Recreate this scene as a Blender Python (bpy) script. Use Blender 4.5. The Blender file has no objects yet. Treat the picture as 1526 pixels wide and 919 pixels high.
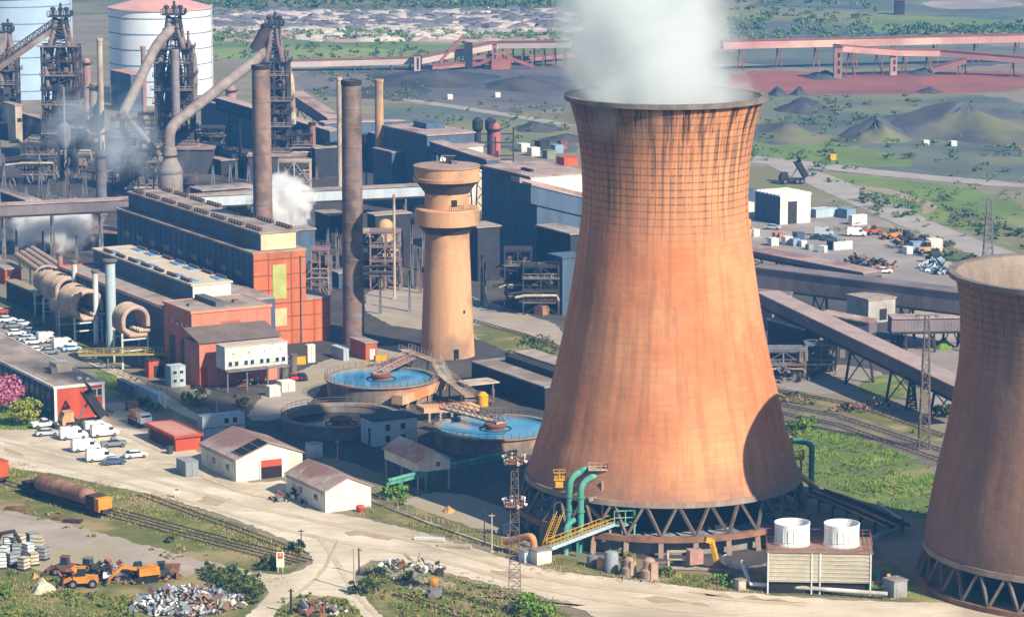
import bpy, math, random
from mathutils import Vector as V
rnd = random.Random(11)
SC = bpy.context.scene
COL = SC.collection
R = math.radians
# ---------------- camera model (pixel of the photograph -> point of the place)
F = 4500.0; TH = math.atan(789.5 / F); CH = 120.0
ct, st = math.cos(TH), math.sin(TH)
def P(px, py, z=0.0):
    u = (px - 763) / F; w = (py - 459.5) / F
    r = V((u, ct - st * w, -st - ct * w)); t = (z - CH) / r.z
    return V((r.x * t, r.y * t, z))
def PD(px, py, Y):
    u = (px - 763) / F; w = (py - 459.5) / F
    r = V((u, ct - st * w, -st - ct * w)); t = Y / r.y
    return V((r.x * t, Y, CH + r.z * t))
def HZ(g, py):
    w = (py - 459.5) / F
    return CH - g.y * (st + w * ct) / (ct - w * st)
def W2P(p):
    d = ct * p.y - st * (p.z - CH)
    return 763 + F * p.x / d, 459.5 + F * (-st * p.y - ct * (p.z - CH)) / d
def PPM(p):
    return F / (ct * p.y - st * (p.z - CH))
GA = R(29)
U = V((math.cos(GA), math.sin(GA), 0)); W = V((-math.sin(GA), math.cos(GA), 0)); Z = V((0, 0, 1))
def uv(p): return p.x * U.x + p.y * U.y, p.x * W.x + p.y * W.y
def fr(a, b, z=0.0):
    q = U * a + W * b; q.z = z; return q
def along(A, d, px):
    lo, hi = 0.0, 400.0
    s = 1 if W2P(A + d * 5)[0] > W2P(A)[0] else -1
    for _ in range(50):
        m = (lo + hi) / 2
        if s * (W2P(A + d * m)[0] - px) < 0: lo = m
        else: hi = m
    return lo
# ---------------- materials
MATS = {}
def lin(h):
    if isinstance(h, str):
        c = [int(h[i:i + 2], 16) / 255 for i in (0, 2, 4)]
        return tuple((x / 12.92 if x <= .04045 else ((x + .055) / 1.055) ** 2.4) for x in c)
    return tuple(h)
def mat(name, c1, c2=None, sc=.35, rough=.85, metal=0., streak=0., bump=0., c3=None, fine=.25, spec=.3, corr=0.):
    """procedural paint, rust, soil ...: two colours mixed by noise, optional vertical streaks, third colour blotches"""
    if name in MATS: return MATS[name]
    m = bpy.data.materials.new(name); m.use_nodes = True; nt = m.node_tree; N = nt.nodes; L = nt.links
    b = N['Principled BSDF']; b.inputs['Roughness'].default_value = rough; b.inputs['Metallic'].default_value = metal
    b.inputs['Specular IOR Level'].default_value = spec
    c1 = lin(c1); c2 = lin(c2) if c2 else tuple(x * .72 for x in c1)
    tc = N.new('ShaderNodeTexCoord'); mp = N.new('ShaderNodeMapping'); L.new(tc.outputs['Object'], mp.inputs[0])
    if streak: mp.inputs['Scale'].default_value = (1, 1, .12)
    n1 = N.new('ShaderNodeTexNoise'); n1.inputs['Scale'].default_value = sc; n1.inputs['Detail'].default_value = 6; n1.inputs['Roughness'].default_value = .65
    L.new(mp.outputs[0], n1.inputs['Vector'])
    rp = N.new('ShaderNodeValToRGB'); L.new(n1.outputs[0], rp.inputs[0])
    e = rp.color_ramp.elements; e[0].position = .36; e[1].position = .66
    e[0].color = (*c2, 1); e[1].color = (*c1, 1)
    col = rp.outputs[0]
    def mix(a, bcol, fac):
        x = N.new('ShaderNodeMix'); x.data_type = 'RGBA'; L.new(fac, x.inputs[0]); L.new(a, x.inputs[6])
        if isinstance(bcol, tuple): x.inputs[7].default_value = (*bcol, 1)
        else: L.new(bcol, x.inputs[7])
        return x.outputs[2]
    if c3:
        n3 = N.new('ShaderNodeTexNoise'); n3.inputs['Scale'].default_value = sc * .37; n3.inputs['Detail'].default_value = 4
        L.new(tc.outputs['Object'], n3.inputs['Vector'])
        r3 = N.new('ShaderNodeValToRGB'); L.new(n3.outputs[0], r3.inputs[0]); q = r3.color_ramp.elements
        q[0].position = .5; q[1].position = .62; q[0].color = (0, 0, 0, 1); q[1].color = (1, 1, 1, 1)
        col = mix(col, lin(c3), r3.outputs[0])
    if fine:
        n2 = N.new('ShaderNodeTexNoise'); n2.inputs['Scale'].default_value = max(sc * 9, 2.2); n2.inputs['Detail'].default_value = 3
        L.new(tc.outputs['Object'], n2.inputs['Vector'])
        h = N.new('ShaderNodeMath'); h.operation = 'MULTIPLY_ADD'; L.new(n2.outputs[0], h.inputs[0]); h.inputs[1].default_value = fine * 2; h.inputs[2].default_value = 1 - fine
        x = N.new('ShaderNodeMix'); x.data_type = 'RGBA'; x.blend_type = 'MULTIPLY'; x.inputs[0].default_value = 1
        L.new(col, x.inputs[6]); L.new(h.outputs[0], x.inputs[7]); col = x.outputs[2]
    L.new(col, b.inputs['Base Color'])
    if bump or corr:
        bp = N.new('ShaderNodeBump'); bp.inputs['Strength'].default_value = bump or corr; bp.inputs['Distance'].default_value = .3 if bump else .08
        if corr:
            wv = N.new('ShaderNodeTexWave'); wv.inputs['Scale'].default_value = .8; wv.bands_direction = 'DIAGONAL'
            m2 = N.new('ShaderNodeMapping'); m2.inputs['Scale'].default_value = (1, 1, 0); L.new(tc.outputs['Object'], m2.inputs[0]); L.new(m2.outputs[0], wv.inputs[0]); L.new(wv.outputs[1], bp.inputs['Height'])
        else: L.new(n1.outputs[0], bp.inputs['Height'])
        L.new(bp.outputs[0], b.inputs['Normal'])
    MATS[name] = m
    return m
# ---------------- mesh builder
class MB:
    def __init__(s): s.v = []; s.f = []
    def add(s, vs, fs):
        o = len(s.v); s.v += [tuple(q) for q in vs]; s.f += [tuple(o + i for i in f) for f in fs]; return s
    def obox(s, o, a, b, c):
        o, a, b, c = V(o), V(a), V(b), V(c)
        if a.cross(b).dot(c) < 0: a, b = b, a
        return s.add([o, o + a, o + a + b, o + b, o + c, o + a + c, o + a + b + c, o + b + c],
                     [(3, 2, 1, 0), (4, 5, 6, 7), (0, 1, 5, 4), (1, 2, 6, 5), (2, 3, 7, 6), (3, 0, 4, 7)])
    def box(s, c, sz, rz=0.0):
        x = V((math.cos(rz), math.sin(rz), 0)) * sz[0]; y = V((-math.sin(rz), math.cos(rz), 0)) * sz[1]; z = Z * sz[2]
        return s.obox(V(c) - x / 2 - y / 2 - z / 2, x, y, z)
    def gbox(s, a0, a1, b0, b1, z0, z1):
        return s.obox(fr(a0, b0, z0), U * (a1 - a0), W * (b1 - b0), Z * (z1 - z0))
    def bar(s, p, q, w, h=None):
        p, q = V(p), V(q); d = q - p
        if d.length < 1e-4: return s
        h = h or w; n = d.normalized()
        x = n.cross(Z) if abs(n.z) < .99 else V((1, 0, 0)); x.normalize(); y = x.cross(n)
        return s.obox(p - x * w / 2 - y * h / 2, x * w, y * h, d)
    def tube(s, path, r, n=8, cap=True):
        path = [V(p) for p in path]; k = len(path); o = len(s.v)
        rr = r if isinstance(r, (list, tuple)) else [r] * k
        px = None
        for i, p in enumerate(path):
            d = (path[min(i + 1, k - 1)] - path[max(i - 1, 0)]).normalized()
            x = (px - d * px.dot(d)) if px else (d.cross(Z) if abs(d.z) < .99 else V((1, 0, 0)))
            x.normalize(); y = d.cross(x); px = x
            f = 1.0
            if 0 < i < k - 1:
                c = (path[i] - path[i - 1]).normalized().dot((path[i + 1] - path[i]).normalized()); f = 1 / max(.6, math.sqrt((1 + c) / 2))
            for j in range(n):
                a = 2 * math.pi * j / n; s.v.append(tuple(p + (x * math.cos(a) + y * math.sin(a)) * rr[i] * (f if k < 4 else 1)))
        for i in range(k - 1):
            for j in range(n):
                a = o + i * n + j; b = o + i * n + (j + 1) % n; s.f.append((a, b, b + n, a + n))
        if cap: s.f.append(tuple(o + j for j in reversed(range(n)))); s.f.append(tuple(o + (k - 1) * n + j for j in range(n)))
        return s
    def lathe(s, c, prof, n=24, cap=True, a0=0.0):
        c = V(c); o = len(s.v); k = len(prof)
        for r, z in prof:
            for j in range(n):
                a = a0 + 2 * math.pi * j / n; s.v.append((c.x + r * math.cos(a), c.y + r * math.sin(a), c.z + z))
        for i in range(k - 1):
            for j in range(n):
                a = o + i * n + j; b = o + i * n + (j + 1) % n; s.f.append((a, b, b + n, a + n))
        if cap: s.f.append(tuple(o + j for j in reversed(range(n)))); s.f.append(tuple(o + (k - 1) * n + j for j in range(n)))
        return s
    def prism(s, pts, z0, z1):
        n = len(pts); pts = [V(p) for p in pts]
        if sum(pts[i].x * pts[(i + 1) % n].y - pts[(i + 1) % n].x * pts[i].y for i in range(n)) < 0: pts.reverse()
        return s.add([(p.x, p.y, z0) for p in pts] + [(p.x, p.y, z1) for p in pts],
                     [tuple(range(n - 1, -1, -1)), tuple(range(n, 2 * n))] + [(i, (i + 1) % n, n + (i + 1) % n, n + i) for i in range(n)])
    def ext(s, pts, d):
        n = len(pts); pts = [V(p) for p in pts]; d = V(d)
        nn = sum(((pts[i] - pts[0]).cross(pts[i + 1] - pts[0]) for i in range(1, n - 1)), V((0, 0, 0)))
        if nn.dot(d) < 0: pts.reverse()
        return s.add(pts + [p + d for p in pts], [tuple(range(n - 1, -1, -1)), tuple(range(n, 2 * n))] + [(i, (i + 1) % n, n + (i + 1) % n, n + i) for i in range(n)])
    def quad(s, *p): return s.add(p, [tuple(range(len(p)))])
    def blob(s, c, r, n=10, m=6, jit=.15, flat=0.0):
        c = V(c); rx, ry, rz = r if isinstance(r, (tuple, list)) else (r, r, r); o = len(s.v)
        for i in range(m + 1):
            t = math.pi * i / m
            for j in range(n):
                a = 2 * math.pi * j / n; k = 1 + rnd.uniform(-jit, jit)
                z = math.cos(t) * rz * k
                if flat: z = max(z, -rz * (1 - flat))
                s.v.append((c.x + math.sin(t) * math.cos(a) * rx * k, c.y + math.sin(t) * math.sin(a) * ry * k, c.z + z))
        for i in range(m):
            for j in range(n):
                a = o + i * n + j; b = o + i * n + (j + 1) % n; s.f.append((a, a + n, b + n, b))
        return s
    def lattice(s, a, b, w0, w1, t, nseg):
        """four-legged lattice between base centre a and top centre b (vertical)"""
        a, b = V(a), V(b)
        def cor(i, k):
            f = k / nseg; w = (w0 + (w1 - w0) * f) / 2; c = a.lerp(b, f)
            return c + V((w * (1, -1, -1, 1)[i], w * (1, 1, -1, -1)[i], 0))
        for i in range(4):
            s.bar(cor(i, 0), cor(i, nseg), t)
            j = (i + 1) % 4
            for k in range(nseg):
                s.bar(cor(i, k), cor(j, k + 1), t * .6) if k % 2 else s.bar(cor(j, k), cor(i, k + 1), t * .6)
                s.bar(cor(i, k + 1), cor(j, k + 1), t * .6)
        return s
    def build(s, name, m, parent=None, smooth=True, ang=35):
        me = bpy.data.meshes.new(name)
        if parent is not None: off = OFF[parent.name]
        else:
            xs = [q[0] for q in s.v]; ys = [q[1] for q in s.v]; off = V(((min(xs) + max(xs)) / 2, (min(ys) + max(ys)) / 2, min(q[2] for q in s.v)))
        me.from_pydata([(q[0] - off.x, q[1] - off.y, q[2] - off.z) for q in s.v], [], s.f)
        if smooth:
            me.polygons.foreach_set('use_smooth', [True] * len(me.polygons)); me.set_sharp_from_angle(angle=R(ang))
        me.update()
        o = bpy.data.objects.new(name, me); COL.objects.link(o); me.materials.append(m)
        if parent is not None: o.parent = parent
        else: o.location = off
        OFF[o.name] = off
        return o
OFF = {}
def tag(o, label=None, cat=None, group=None, kind=None):
    if label: o['label'] = label
    if cat: o['category'] = cat
    if group: o['group'] = group
    if kind: o['kind'] = kind
    return o
def thing(name, label, cat, loc=(0, 0, 0), group=None):
    o = bpy.data.objects.new(name, None); COL.objects.link(o); o.location = V(loc); o.empty_display_size = 1
    OFF[o.name] = V(loc); return tag(o, label, cat, group)
def solo(name, mb, m, label, cat, group=None, smooth=True):
    return tag(mb.build(name, m, None, smooth), label, cat, group)
def dup(root, loc, rz=0., label=None, group=None, sc=None, swap=None):
    def cp(o, par):
        c = o.copy(); COL.objects.link(c)
        if par is not None: c.parent = par
        if swap and o.type == 'MESH' and o.data.materials and o.data.materials[0].name in swap:
            c.material_slots[0].link = 'OBJECT'; c.material_slots[0].material = swap[o.data.materials[0].name]
        for ch in KIDS(o): cp(ch, c)
        return c
    r = cp(root, None); r.location = V(loc); r.rotation_euler = (0, 0, rz)
    if sc: r.scale = (sc, sc, sc) if not isinstance(sc, tuple) else sc
    if label: r['label'] = label
    if group: r['group'] = group
    return r
def KIDS(o): return list(o.children)
# ---------------- world, sun, camera
SUN_EL, SUN_AZ = R(36), R(45)
sd = V((math.sin(SUN_AZ) * math.cos(SUN_EL), -math.cos(SUN_AZ) * math.cos(SUN_EL), math.sin(SUN_EL)))
w = bpy.data.worlds.new('World'); SC.world = w; w.use_nodes = True
nt = w.node_tree; bg = nt.nodes['Background']; sky = nt.nodes.new('ShaderNodeTexSky'); sky.sky_type = 'NISHITA'; sky.sun_disc = False
sky.sun_elevation = SUN_EL; sky.sun_rotation = math.atan2(sd.x, sd.y); sky.dust_density = .3; sky.ozone_density = 3.0; sky.air_density = 1.3
nt.links.new(sky.outputs[0], bg.inputs[0]); bg.inputs[1].default_value = .1
sl = bpy.data.lights.new('sun', 'SUN'); sl.energy = 5.0; sl.angle = R(.5); sl.color = (1, .88, .70)
so = bpy.data.objects.new('sun', sl); COL.objects.link(so); so.rotation_euler = sd.to_track_quat('Z', 'Y').to_euler(); so.location = (200, 0, 300)
cam = bpy.data.cameras.new('camera'); co = bpy.data.objects.new('camera', cam); COL.objects.link(co)
co.location = (0, 0, CH); co.rotation_euler = (math.pi / 2 - TH, 0, 0); cam.sensor_width = 36; cam.lens = 36 * F / 1526; cam.clip_end = 20000; cam.clip_start = 1
SC.camera = co
SC.view_settings.view_transform = 'Standard'; SC.view_settings.look = 'None'; SC.view_settings.gamma = 1; SC.view_settings.use_curve_mapping = False
SC.view_settings.exposure = .94
SC.cycles.volume_bounces = 5
bg.inputs[1].default_value = .06
# ================= ground
M_ground = mat('works ground', '857b6a', '6d6556', sc=.05, c3='6f6c4a', fine=.2)
M_road = mat('pale dirt', 'cfc4b1', 'b5a996', sc=.09, c3='a89c88', fine=.16)
M_apron = mat('pale apron', 'c9bda8', 'afa28c', sc=.12, c3='a69a85', fine=.14)
M_grass = mat('rough grass', '6d6a3a', '4f5a28', sc=.25, c3='8a7d58', fine=.35)
M_lush = mat('green grass', '63703a', '4f5f2e', sc=.3, c3='7c7c46', fine=.35)
M_gravel = mat('grey gravel', 'a3968a', '8b8077', sc=.12, c3='948a72', fine=.18)
M_dark = mat('dark yard', '4a4644', '3a3737', sc=.1, c3='57504a', fine=.2)  # dark partly because shade over the works is put into the colour
M_tar = mat('car park asphalt', '8d8682', '7d7773', sc=.2, fine=.14)
M_coal = mat('coal ground', '5d5a5e', '48474c', sc=.03, c3='6b655f', fine=.2)
M_red = mat('red ore', '925848', '7d4c42', sc=.04, c3='684640', fine=.2)
M_mott = mat('mottled moor', '626a5a', '474e52', sc=.02, c3='76754f', fine=.35)
M_field = mat('far field', '6c7d40', '586a38', sc=.03, c3='7f8050', fine=.2)
M_yard = mat('scrap yard ground', '8f8680', '7c746f', sc=.08, c3='9a9087', fine=.16)
M_lane = mat('pale lane', '9b958e', '8a847e', sc=.1, fine=.12)
M_ballast = mat('rail ballast', '6d655c', '5b544d', sc=.3, c3='77705c', fine=.3)
M_scrub = mat('scrub', '62683f', '4e5638', sc=.03, c3='7a7358', fine=.3)
_lv = [0]
def zone(name, px, m, jit=.7, smooth=2, z=None):
    jit *= .45
    pts = [P(x, y) for x, y in px]
    for _ in range(smooth):
        q = []
        for i, p in enumerate(pts):
            n = pts[(i + 1) % len(pts)]; q += [p.lerp(n, .25), p.lerp(n, .75)]
        pts = q
    out = []
    for i, p in enumerate(pts):
        n = pts[(i + 1) % len(pts)]; k = max(1, min(24, int((n - p).length / (2.5 * max(jit, .4)))))
        for j in range(k):
            q = p.lerp(n, j / k); out.append((q.x + rnd.uniform(-jit, jit), q.y + rnd.uniform(-jit, jit) * 2))
    _lv[0] += 1; z = .0025 * _lv[0] if z is None else z
    me = bpy.data.meshes.new(name); me.from_pydata([(x, y, z) for x, y in out], [], [tuple(range(len(out)))])
    if me.polygons[0].normal.z < 0: me.flip_normals()
    o = bpy.data.objects.new(name, me); COL.objects.link(o); me.materials.append(m); o['kind'] = 'structure'
    return o
g = MB(); g.quad((-4000, -300, 0), (4000, -300, 0), (4000, 7000, 0), (-4000, 7000, 0))
tag(g.build('ground', M_ground), kind='structure')
for m_ in (M_road, M_apron):
    nt_ = m_.node_tree; L_ = nt_.links; bs = nt_.nodes['Principled BSDF']; src = bs.inputs['Base Color'].links[0].from_socket
    tc_ = nt_.nodes.new('ShaderNodeTexCoord'); mp_ = nt_.nodes.new('ShaderNodeMapping'); mp_.inputs['Rotation'].default_value = (0, 0, R(32)); mp_.inputs['Scale'].default_value = (.05, .6, 1)
    L_.new(tc_.outputs['Object'], mp_.inputs[0]); ns = nt_.nodes.new('ShaderNodeTexNoise'); ns.inputs['Scale'].default_value = 1; ns.inputs['Detail'].default_value = 5; ns.inputs['Distortion'].default_value = 1.6; L_.new(mp_.outputs[0], ns.inputs[0])
    mr_ = nt_.nodes.new('ShaderNodeMapRange'); L_.new(ns.outputs[0], mr_.inputs[0]); mr_.inputs[1].default_value = .35; mr_.inputs[2].default_value = .65; mr_.inputs[3].default_value = .86; mr_.inputs[4].default_value = 1.05
    mx = nt_.nodes.new('ShaderNodeMix'); mx.data_type = 'RGBA'; mx.blend_type = 'MULTIPLY'; mx.inputs[0].default_value = 1; L_.new(src, mx.inputs[6]); L_.new(mr_.outputs[0], mx.inputs[7]); L_.new(mx.outputs[2], bs.inputs['Base Color'])
# far country
zone('field', [(-300, 0), (860, -4), (860, 16), (300, 22), (-300, 22)], M_scrub, 4)
zone('field', [(300, 46), (860, 44), (860, 92), (600, 88), (300, 96)], M_field, 3)
zone('field', [(300, 70), (560, 72), (700, 82), (600, 86), (300, 92)], mat('pale field', '7e8a4d', '6c7a42', sc=.02, fine=.2), 3)
zone('scrap_ground', [(310, 20), (850, 14), (850, 46), (310, 50)], mat('stockyard ground', 'a1968c', '857c7a', sc=.03, c3='aea398'), 2)
zone('coal_ground', [(440, 100), (640, 98), (860, 88), (860, 178), (600, 150), (440, 140)], M_coal, 3)
zone('field', [(560, 152), (700, 160), (860, 186), (860, 240), (700, 215), (560, 180)], M_mott, 3)
zone('field', [(1085, -4), (1540, -4), (1540, 64), (1300, 62), (1085, 66)], M_mott, 4)
zone('field', [(1300, 22), (1540, 30), (1540, 58), (1320, 56), (1290, 40)], M_field, 3)
zone('pale_ground', [(1360, 2), (1500, -2), (1540, 10), (1400, 16)], M_yard, 3)
zone('field', [(1085, 66), (1540, 64), (1540, 102), (1085, 102)], M_mott, 3)
zone('ore_field', [(1085, 104), (1250, 108), (1400, 106), (1540, 106), (1540, 138), (1300, 141), (1085, 141)], M_red, 2)
zone('coal_ground', [(1085, 141), (1300, 141), (1540, 142), (1540, 214), (1300, 204), (1085, 196)], M_mott, 3)
zone('field', [(1085, 194), (1300, 202), (1540, 214), (1540, 282), (1300, 262), (1085, 236)], M_mott, 2)
zone('field', [(1100, 200), (1200, 205), (1320, 226), (1380, 250), (1250, 248), (1100, 226)], M_field, 2)
zone('field', [(1200, 252), (1540, 290), (1540, 380), (1440, 345), (1330, 310), (1240, 275)], M_field, 2)
zone('field', [(1390, 300), (1540, 340), (1540, 376), (1450, 345)], M_scrub, 2)
zone('lane', [(1085, 228), (1200, 240), (1350, 258), (1540, 274), (1540, 282), (1350, 266), (1200, 250), (1085, 240)], M_lane, .6, 1)
zone('lane', [(1130, 240), (1180, 242), (1240, 262), (1330, 300), (1420, 345), (1540, 385), (1540, 410), (1420, 370), (1300, 318), (1190, 268)], M_lane, .8, 1)
zone('lane', [(600, 146), (700, 160), (860, 186), (860, 191), (700, 165), (600, 151)], M_lane, .6, 1)
zone('lane', [(1270, 275), (1330, 282), (1392, 302), (1398, 312), (1370, 322), (1380, 308), (1330, 290), (1275, 280)], mat('sandy track', '9d8d78', sc=.1), .5, 2)
_lv[0] = 6
zone('scrap_yard', [(1085, 318), (1210, 316), (1290, 318), (1400, 362), (1440, 385), (1440, 440), (1300, 420), (1085, 372)], M_yard, .6, 1)
zone('green_verge', [(1290, 332), (1400, 358), (1500, 392), (1430, 400), (1330, 352)], M_scrub, .8)
zone('dark_yard', [(1100, 400), (1440, 440), (1450, 600), (1300, 560), (1140, 540)], M_dark, .8, 1)
zone('gravel_yard', [(1130, 548), (1240, 540), (1330, 556), (1290, 575), (1230, 590), (1150, 575)], M_yard, .6)
zone('gravel_yard', [(1320, 470), (1440, 450), (1450, 620), (1400, 620), (1370, 560)], M_yard, .6)
zone('green_verge', [(1270, 570), (1340, 552), (1360, 590), (1300, 600)], M_lush, .5)
zone('green_verge', [(1150, 575), (1260, 598), (1400, 640), (1410, 665), (1280, 630), (1150, 600)], M_grass, .6)
zone('rail_bed', [(1140, 590), (1250, 612), (1420, 668), (1420, 705), (1300, 668), (1140, 618)], M_ballast, .5, 1)
zone('grass_bank', [(1160, 624), (1250, 640), (1410, 700), (1400, 780), (1310, 760), (1200, 715), (1150, 660)], M_lush, .6, 2)
# middle works
zone('works_yard', [(-40, 200), (480, 200), (870, 262), (870, 600), (700, 545), (560, 560), (440, 520), (250, 560), (90, 420), (-40, 360)], M_dark, 1.2, 1)
zone('gravel_yard', [(545, 425), (640, 430), (700, 440), (760, 460), (850, 490), (850, 560), (780, 530), (700, 500), (545, 480)], M_gravel, .6, 1)
zone('green_verge', [(700, 480), (790, 498), (850, 520), (840, 560), (770, 530), (700, 500)], M_grass, .6)
zone('tank_yard', [(290, 590), (420, 530), (560, 510), (860, 600), (1210, 740), (1200, 860), (780, 812), (640, 735), (560, 700), (420, 660), (330, 625)], M_dark, .7, 1)
zone('works_road', [(385, 598), (400, 575), (460, 545), (560, 512), (640, 520), (560, 540), (480, 570), (470, 592), (430, 625), (360, 628)], M_gravel, .6)
zone('gravel_yard', [(585, 748), (668, 728), (775, 765), (800, 812), (740, 800), (640, 772)], M_gravel, .4, 1)
_lv[0] = 12  # left: car park, lawns, apron, road
zone('car_park', [(-60, 452), (20, 462), (70, 500), (130, 530), (90, 560), (-60, 545)], M_tar, .3, 1)
zone('grass_strip', [(-10, 446), (40, 458), (150, 528), (260, 600), (330, 640), (300, 640), (210, 590), (120, 535), (50, 490), (-20, 462)], M_grass, .4, 1)
zone('lane', [(118, 520), (170, 545), (300, 618), (300, 634), (160, 555), (112, 530)], M_apron, .3, 1)
zone('grass_strip', [(140, 548), (178, 560), (205, 600), (180, 598), (150, 572)], M_lush, .4, 1)
zone('dirt_apron', [(156, 600), (200, 600), (240, 640), (300, 672), (350, 720), (440, 715), (560, 745), (540, 765), (300, 745), (-60, 690), (-60, 636), (60, 632)], M_apron, .6, 1)
zone('lawn', [(-60, 585), (20, 585), (78, 628), (70, 640), (-60, 640)], M_lush, .4, 1)
zone('grass_strip', [(-60, 688), (60, 700), (180, 728), (300, 760), (420, 805), (465, 832), (440, 850), (400, 866), (300, 842), (160, 804), (30, 772), (-60, 760)], M_grass, .7, 1)
zone('gravel_yard', [(-60, 752), (30, 764), (160, 796), (300, 835), (430, 862), (440, 878), (300, 880), (260, 850), (80, 850), (-60, 880)], M_gravel, .9, 1)
zone('rough_grass', [(-60, 830), (60, 846), (130, 870), (260, 862), (330, 846), (400, 870), (390, 900), (330, 940), (-60, 940)], M_grass, .9, 1)
zone('grass_strip', [(545, 755), (580, 742), (700, 785), (810, 822), (900, 846), (1080, 858), (1140, 866), (1340, 880), (1540, 890), (1540, 916), (1320, 892), (1110, 882), (960, 866), (830, 848), (700, 806), (540, 770)], M_grass, .6, 1)
zone('dirt_road', [(-60, 640), (60, 664), (180, 686), (270, 712), (400, 748), (520, 768), (620, 790), (720, 820), (800, 848), (960, 866), (1110, 884), (1300, 897), (1420, 897), (1540, 908), (1540, 950), (940, 950), (880, 912), (800, 886), (700, 862), (620, 842), (560, 832), (530, 846), (530, 876), (600, 950), (330, 950), (400, 890), (398, 872), (360, 864), (360, 850), (420, 858), (462, 845), (468, 828), (420, 800), (340, 770), (250, 742), (150, 720), (50, 700), (-60, 690)], M_road, .5, 1)
zone('rough_grass', [(545, 838), (600, 842), (700, 866), (800, 890), (900, 950), (600, 950), (535, 880)], M_grass, .6, 1)
zone('rough_grass', [(415, 895), (450, 884), (520, 892), (570, 950), (400, 950)], M_grass, .6, 1)
zone('gravel_patch', [(570, 848), (600, 840), (650, 858), (690, 874), (640, 886), (590, 870)], M_gravel, .4, 1)
zone('grass_strip', [(1090, 855), (1130, 845), (1150, 872), (1340, 872), (1420, 862), (1540, 885), (1540, 900), (1330, 890), (1120, 882)], M_lush, .4, 1)
zone('green_verge', [(1290, 790), (1330, 850), (1440, 880), (1350, 884), (1290, 860)], M_lush, .4, 1)
for q in ([(700, 886), (790, 900), (880, 902), (800, 893)], [(930, 891), (1000, 890), (1062, 902), (980, 899)], [(725, 851), (800, 856), (808, 862), (730, 859)]):  # last outline paints the lamp heads' shadow as darker dirt
    zone('damp_shadow_patch', q, mat('damp and shadow dirt', 'a8977d', '95856e', sc=.3), 1.6, 0)
for q in ([(0, 668), (22, 672), (44, 684), (20, 681)], [(300, 738), (345, 745), (330, 752), (296, 746)], [(520, 790), (620, 800), (610, 805), (520, 798)], [(1030, 884), (1120, 890), (1200, 896), (1100, 896)]):
    zone('damp_shadow_patch', q, mat('damp and shadow dirt', 'a8977d'), 1.6, 0)
M_rut = mat('tyre worn dirt', 'bcae97', 'a99b84', sc=.15, fine=.2)
for q in ([(0, 655), (150, 690), (330, 742), (480, 776), (640, 806), (800, 860), (960, 880), (1200, 900), (1200, 904), (960, 885), (800, 866), (640, 811), (480, 781), (330, 747), (150, 695), (0, 659)],
          [(0, 672), (160, 708), (330, 760), (470, 800), (640, 826), (790, 872), (940, 900), (1100, 915), (1100, 919), (940, 905), (790, 877), (640, 831), (470, 805), (330, 764), (160, 712), (0, 676)],
          [(470, 800), (500, 840), (520, 880), (570, 930), (577, 930), (528, 880), (508, 840), (480, 800)], [(500, 806), (480, 850), (440, 885), (380, 925), (388, 925), (448, 886), (488, 850), (506, 806)],
          [(200, 700), (260, 680), (330, 722), (420, 745), (420, 749), (330, 727), (258, 686), (205, 703)], [(40, 660), (110, 640), (180, 640), (240, 670), (236, 674), (180, 645), (112, 645), (46, 663)]):
    zone('tyre_track', q, M_rut, .3, 2)
# haze
hz = MB(); hz.obox((-4020, -320, -1), (8040, 0, 0), (0, 7340, 0), (0, 0, 124))
mh = bpy.data.materials.new('haze'); mh.use_nodes = True; n_ = mh.node_tree.nodes; n_.remove(n_['Principled BSDF'])
pv = n_.new('ShaderNodeVolumePrincipled'); pv.inputs['Color'].default_value = (.10, .42, 1, 1); pv.inputs['Density'].default_value = .00018; pv.inputs['Anisotropy'].default_value = .1
mh.node_tree.links.new(pv.outputs[0], n_['Material Output'].inputs['Volume'])
tag(hz.build('haze', mh, smooth=False), kind='stuff')
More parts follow.
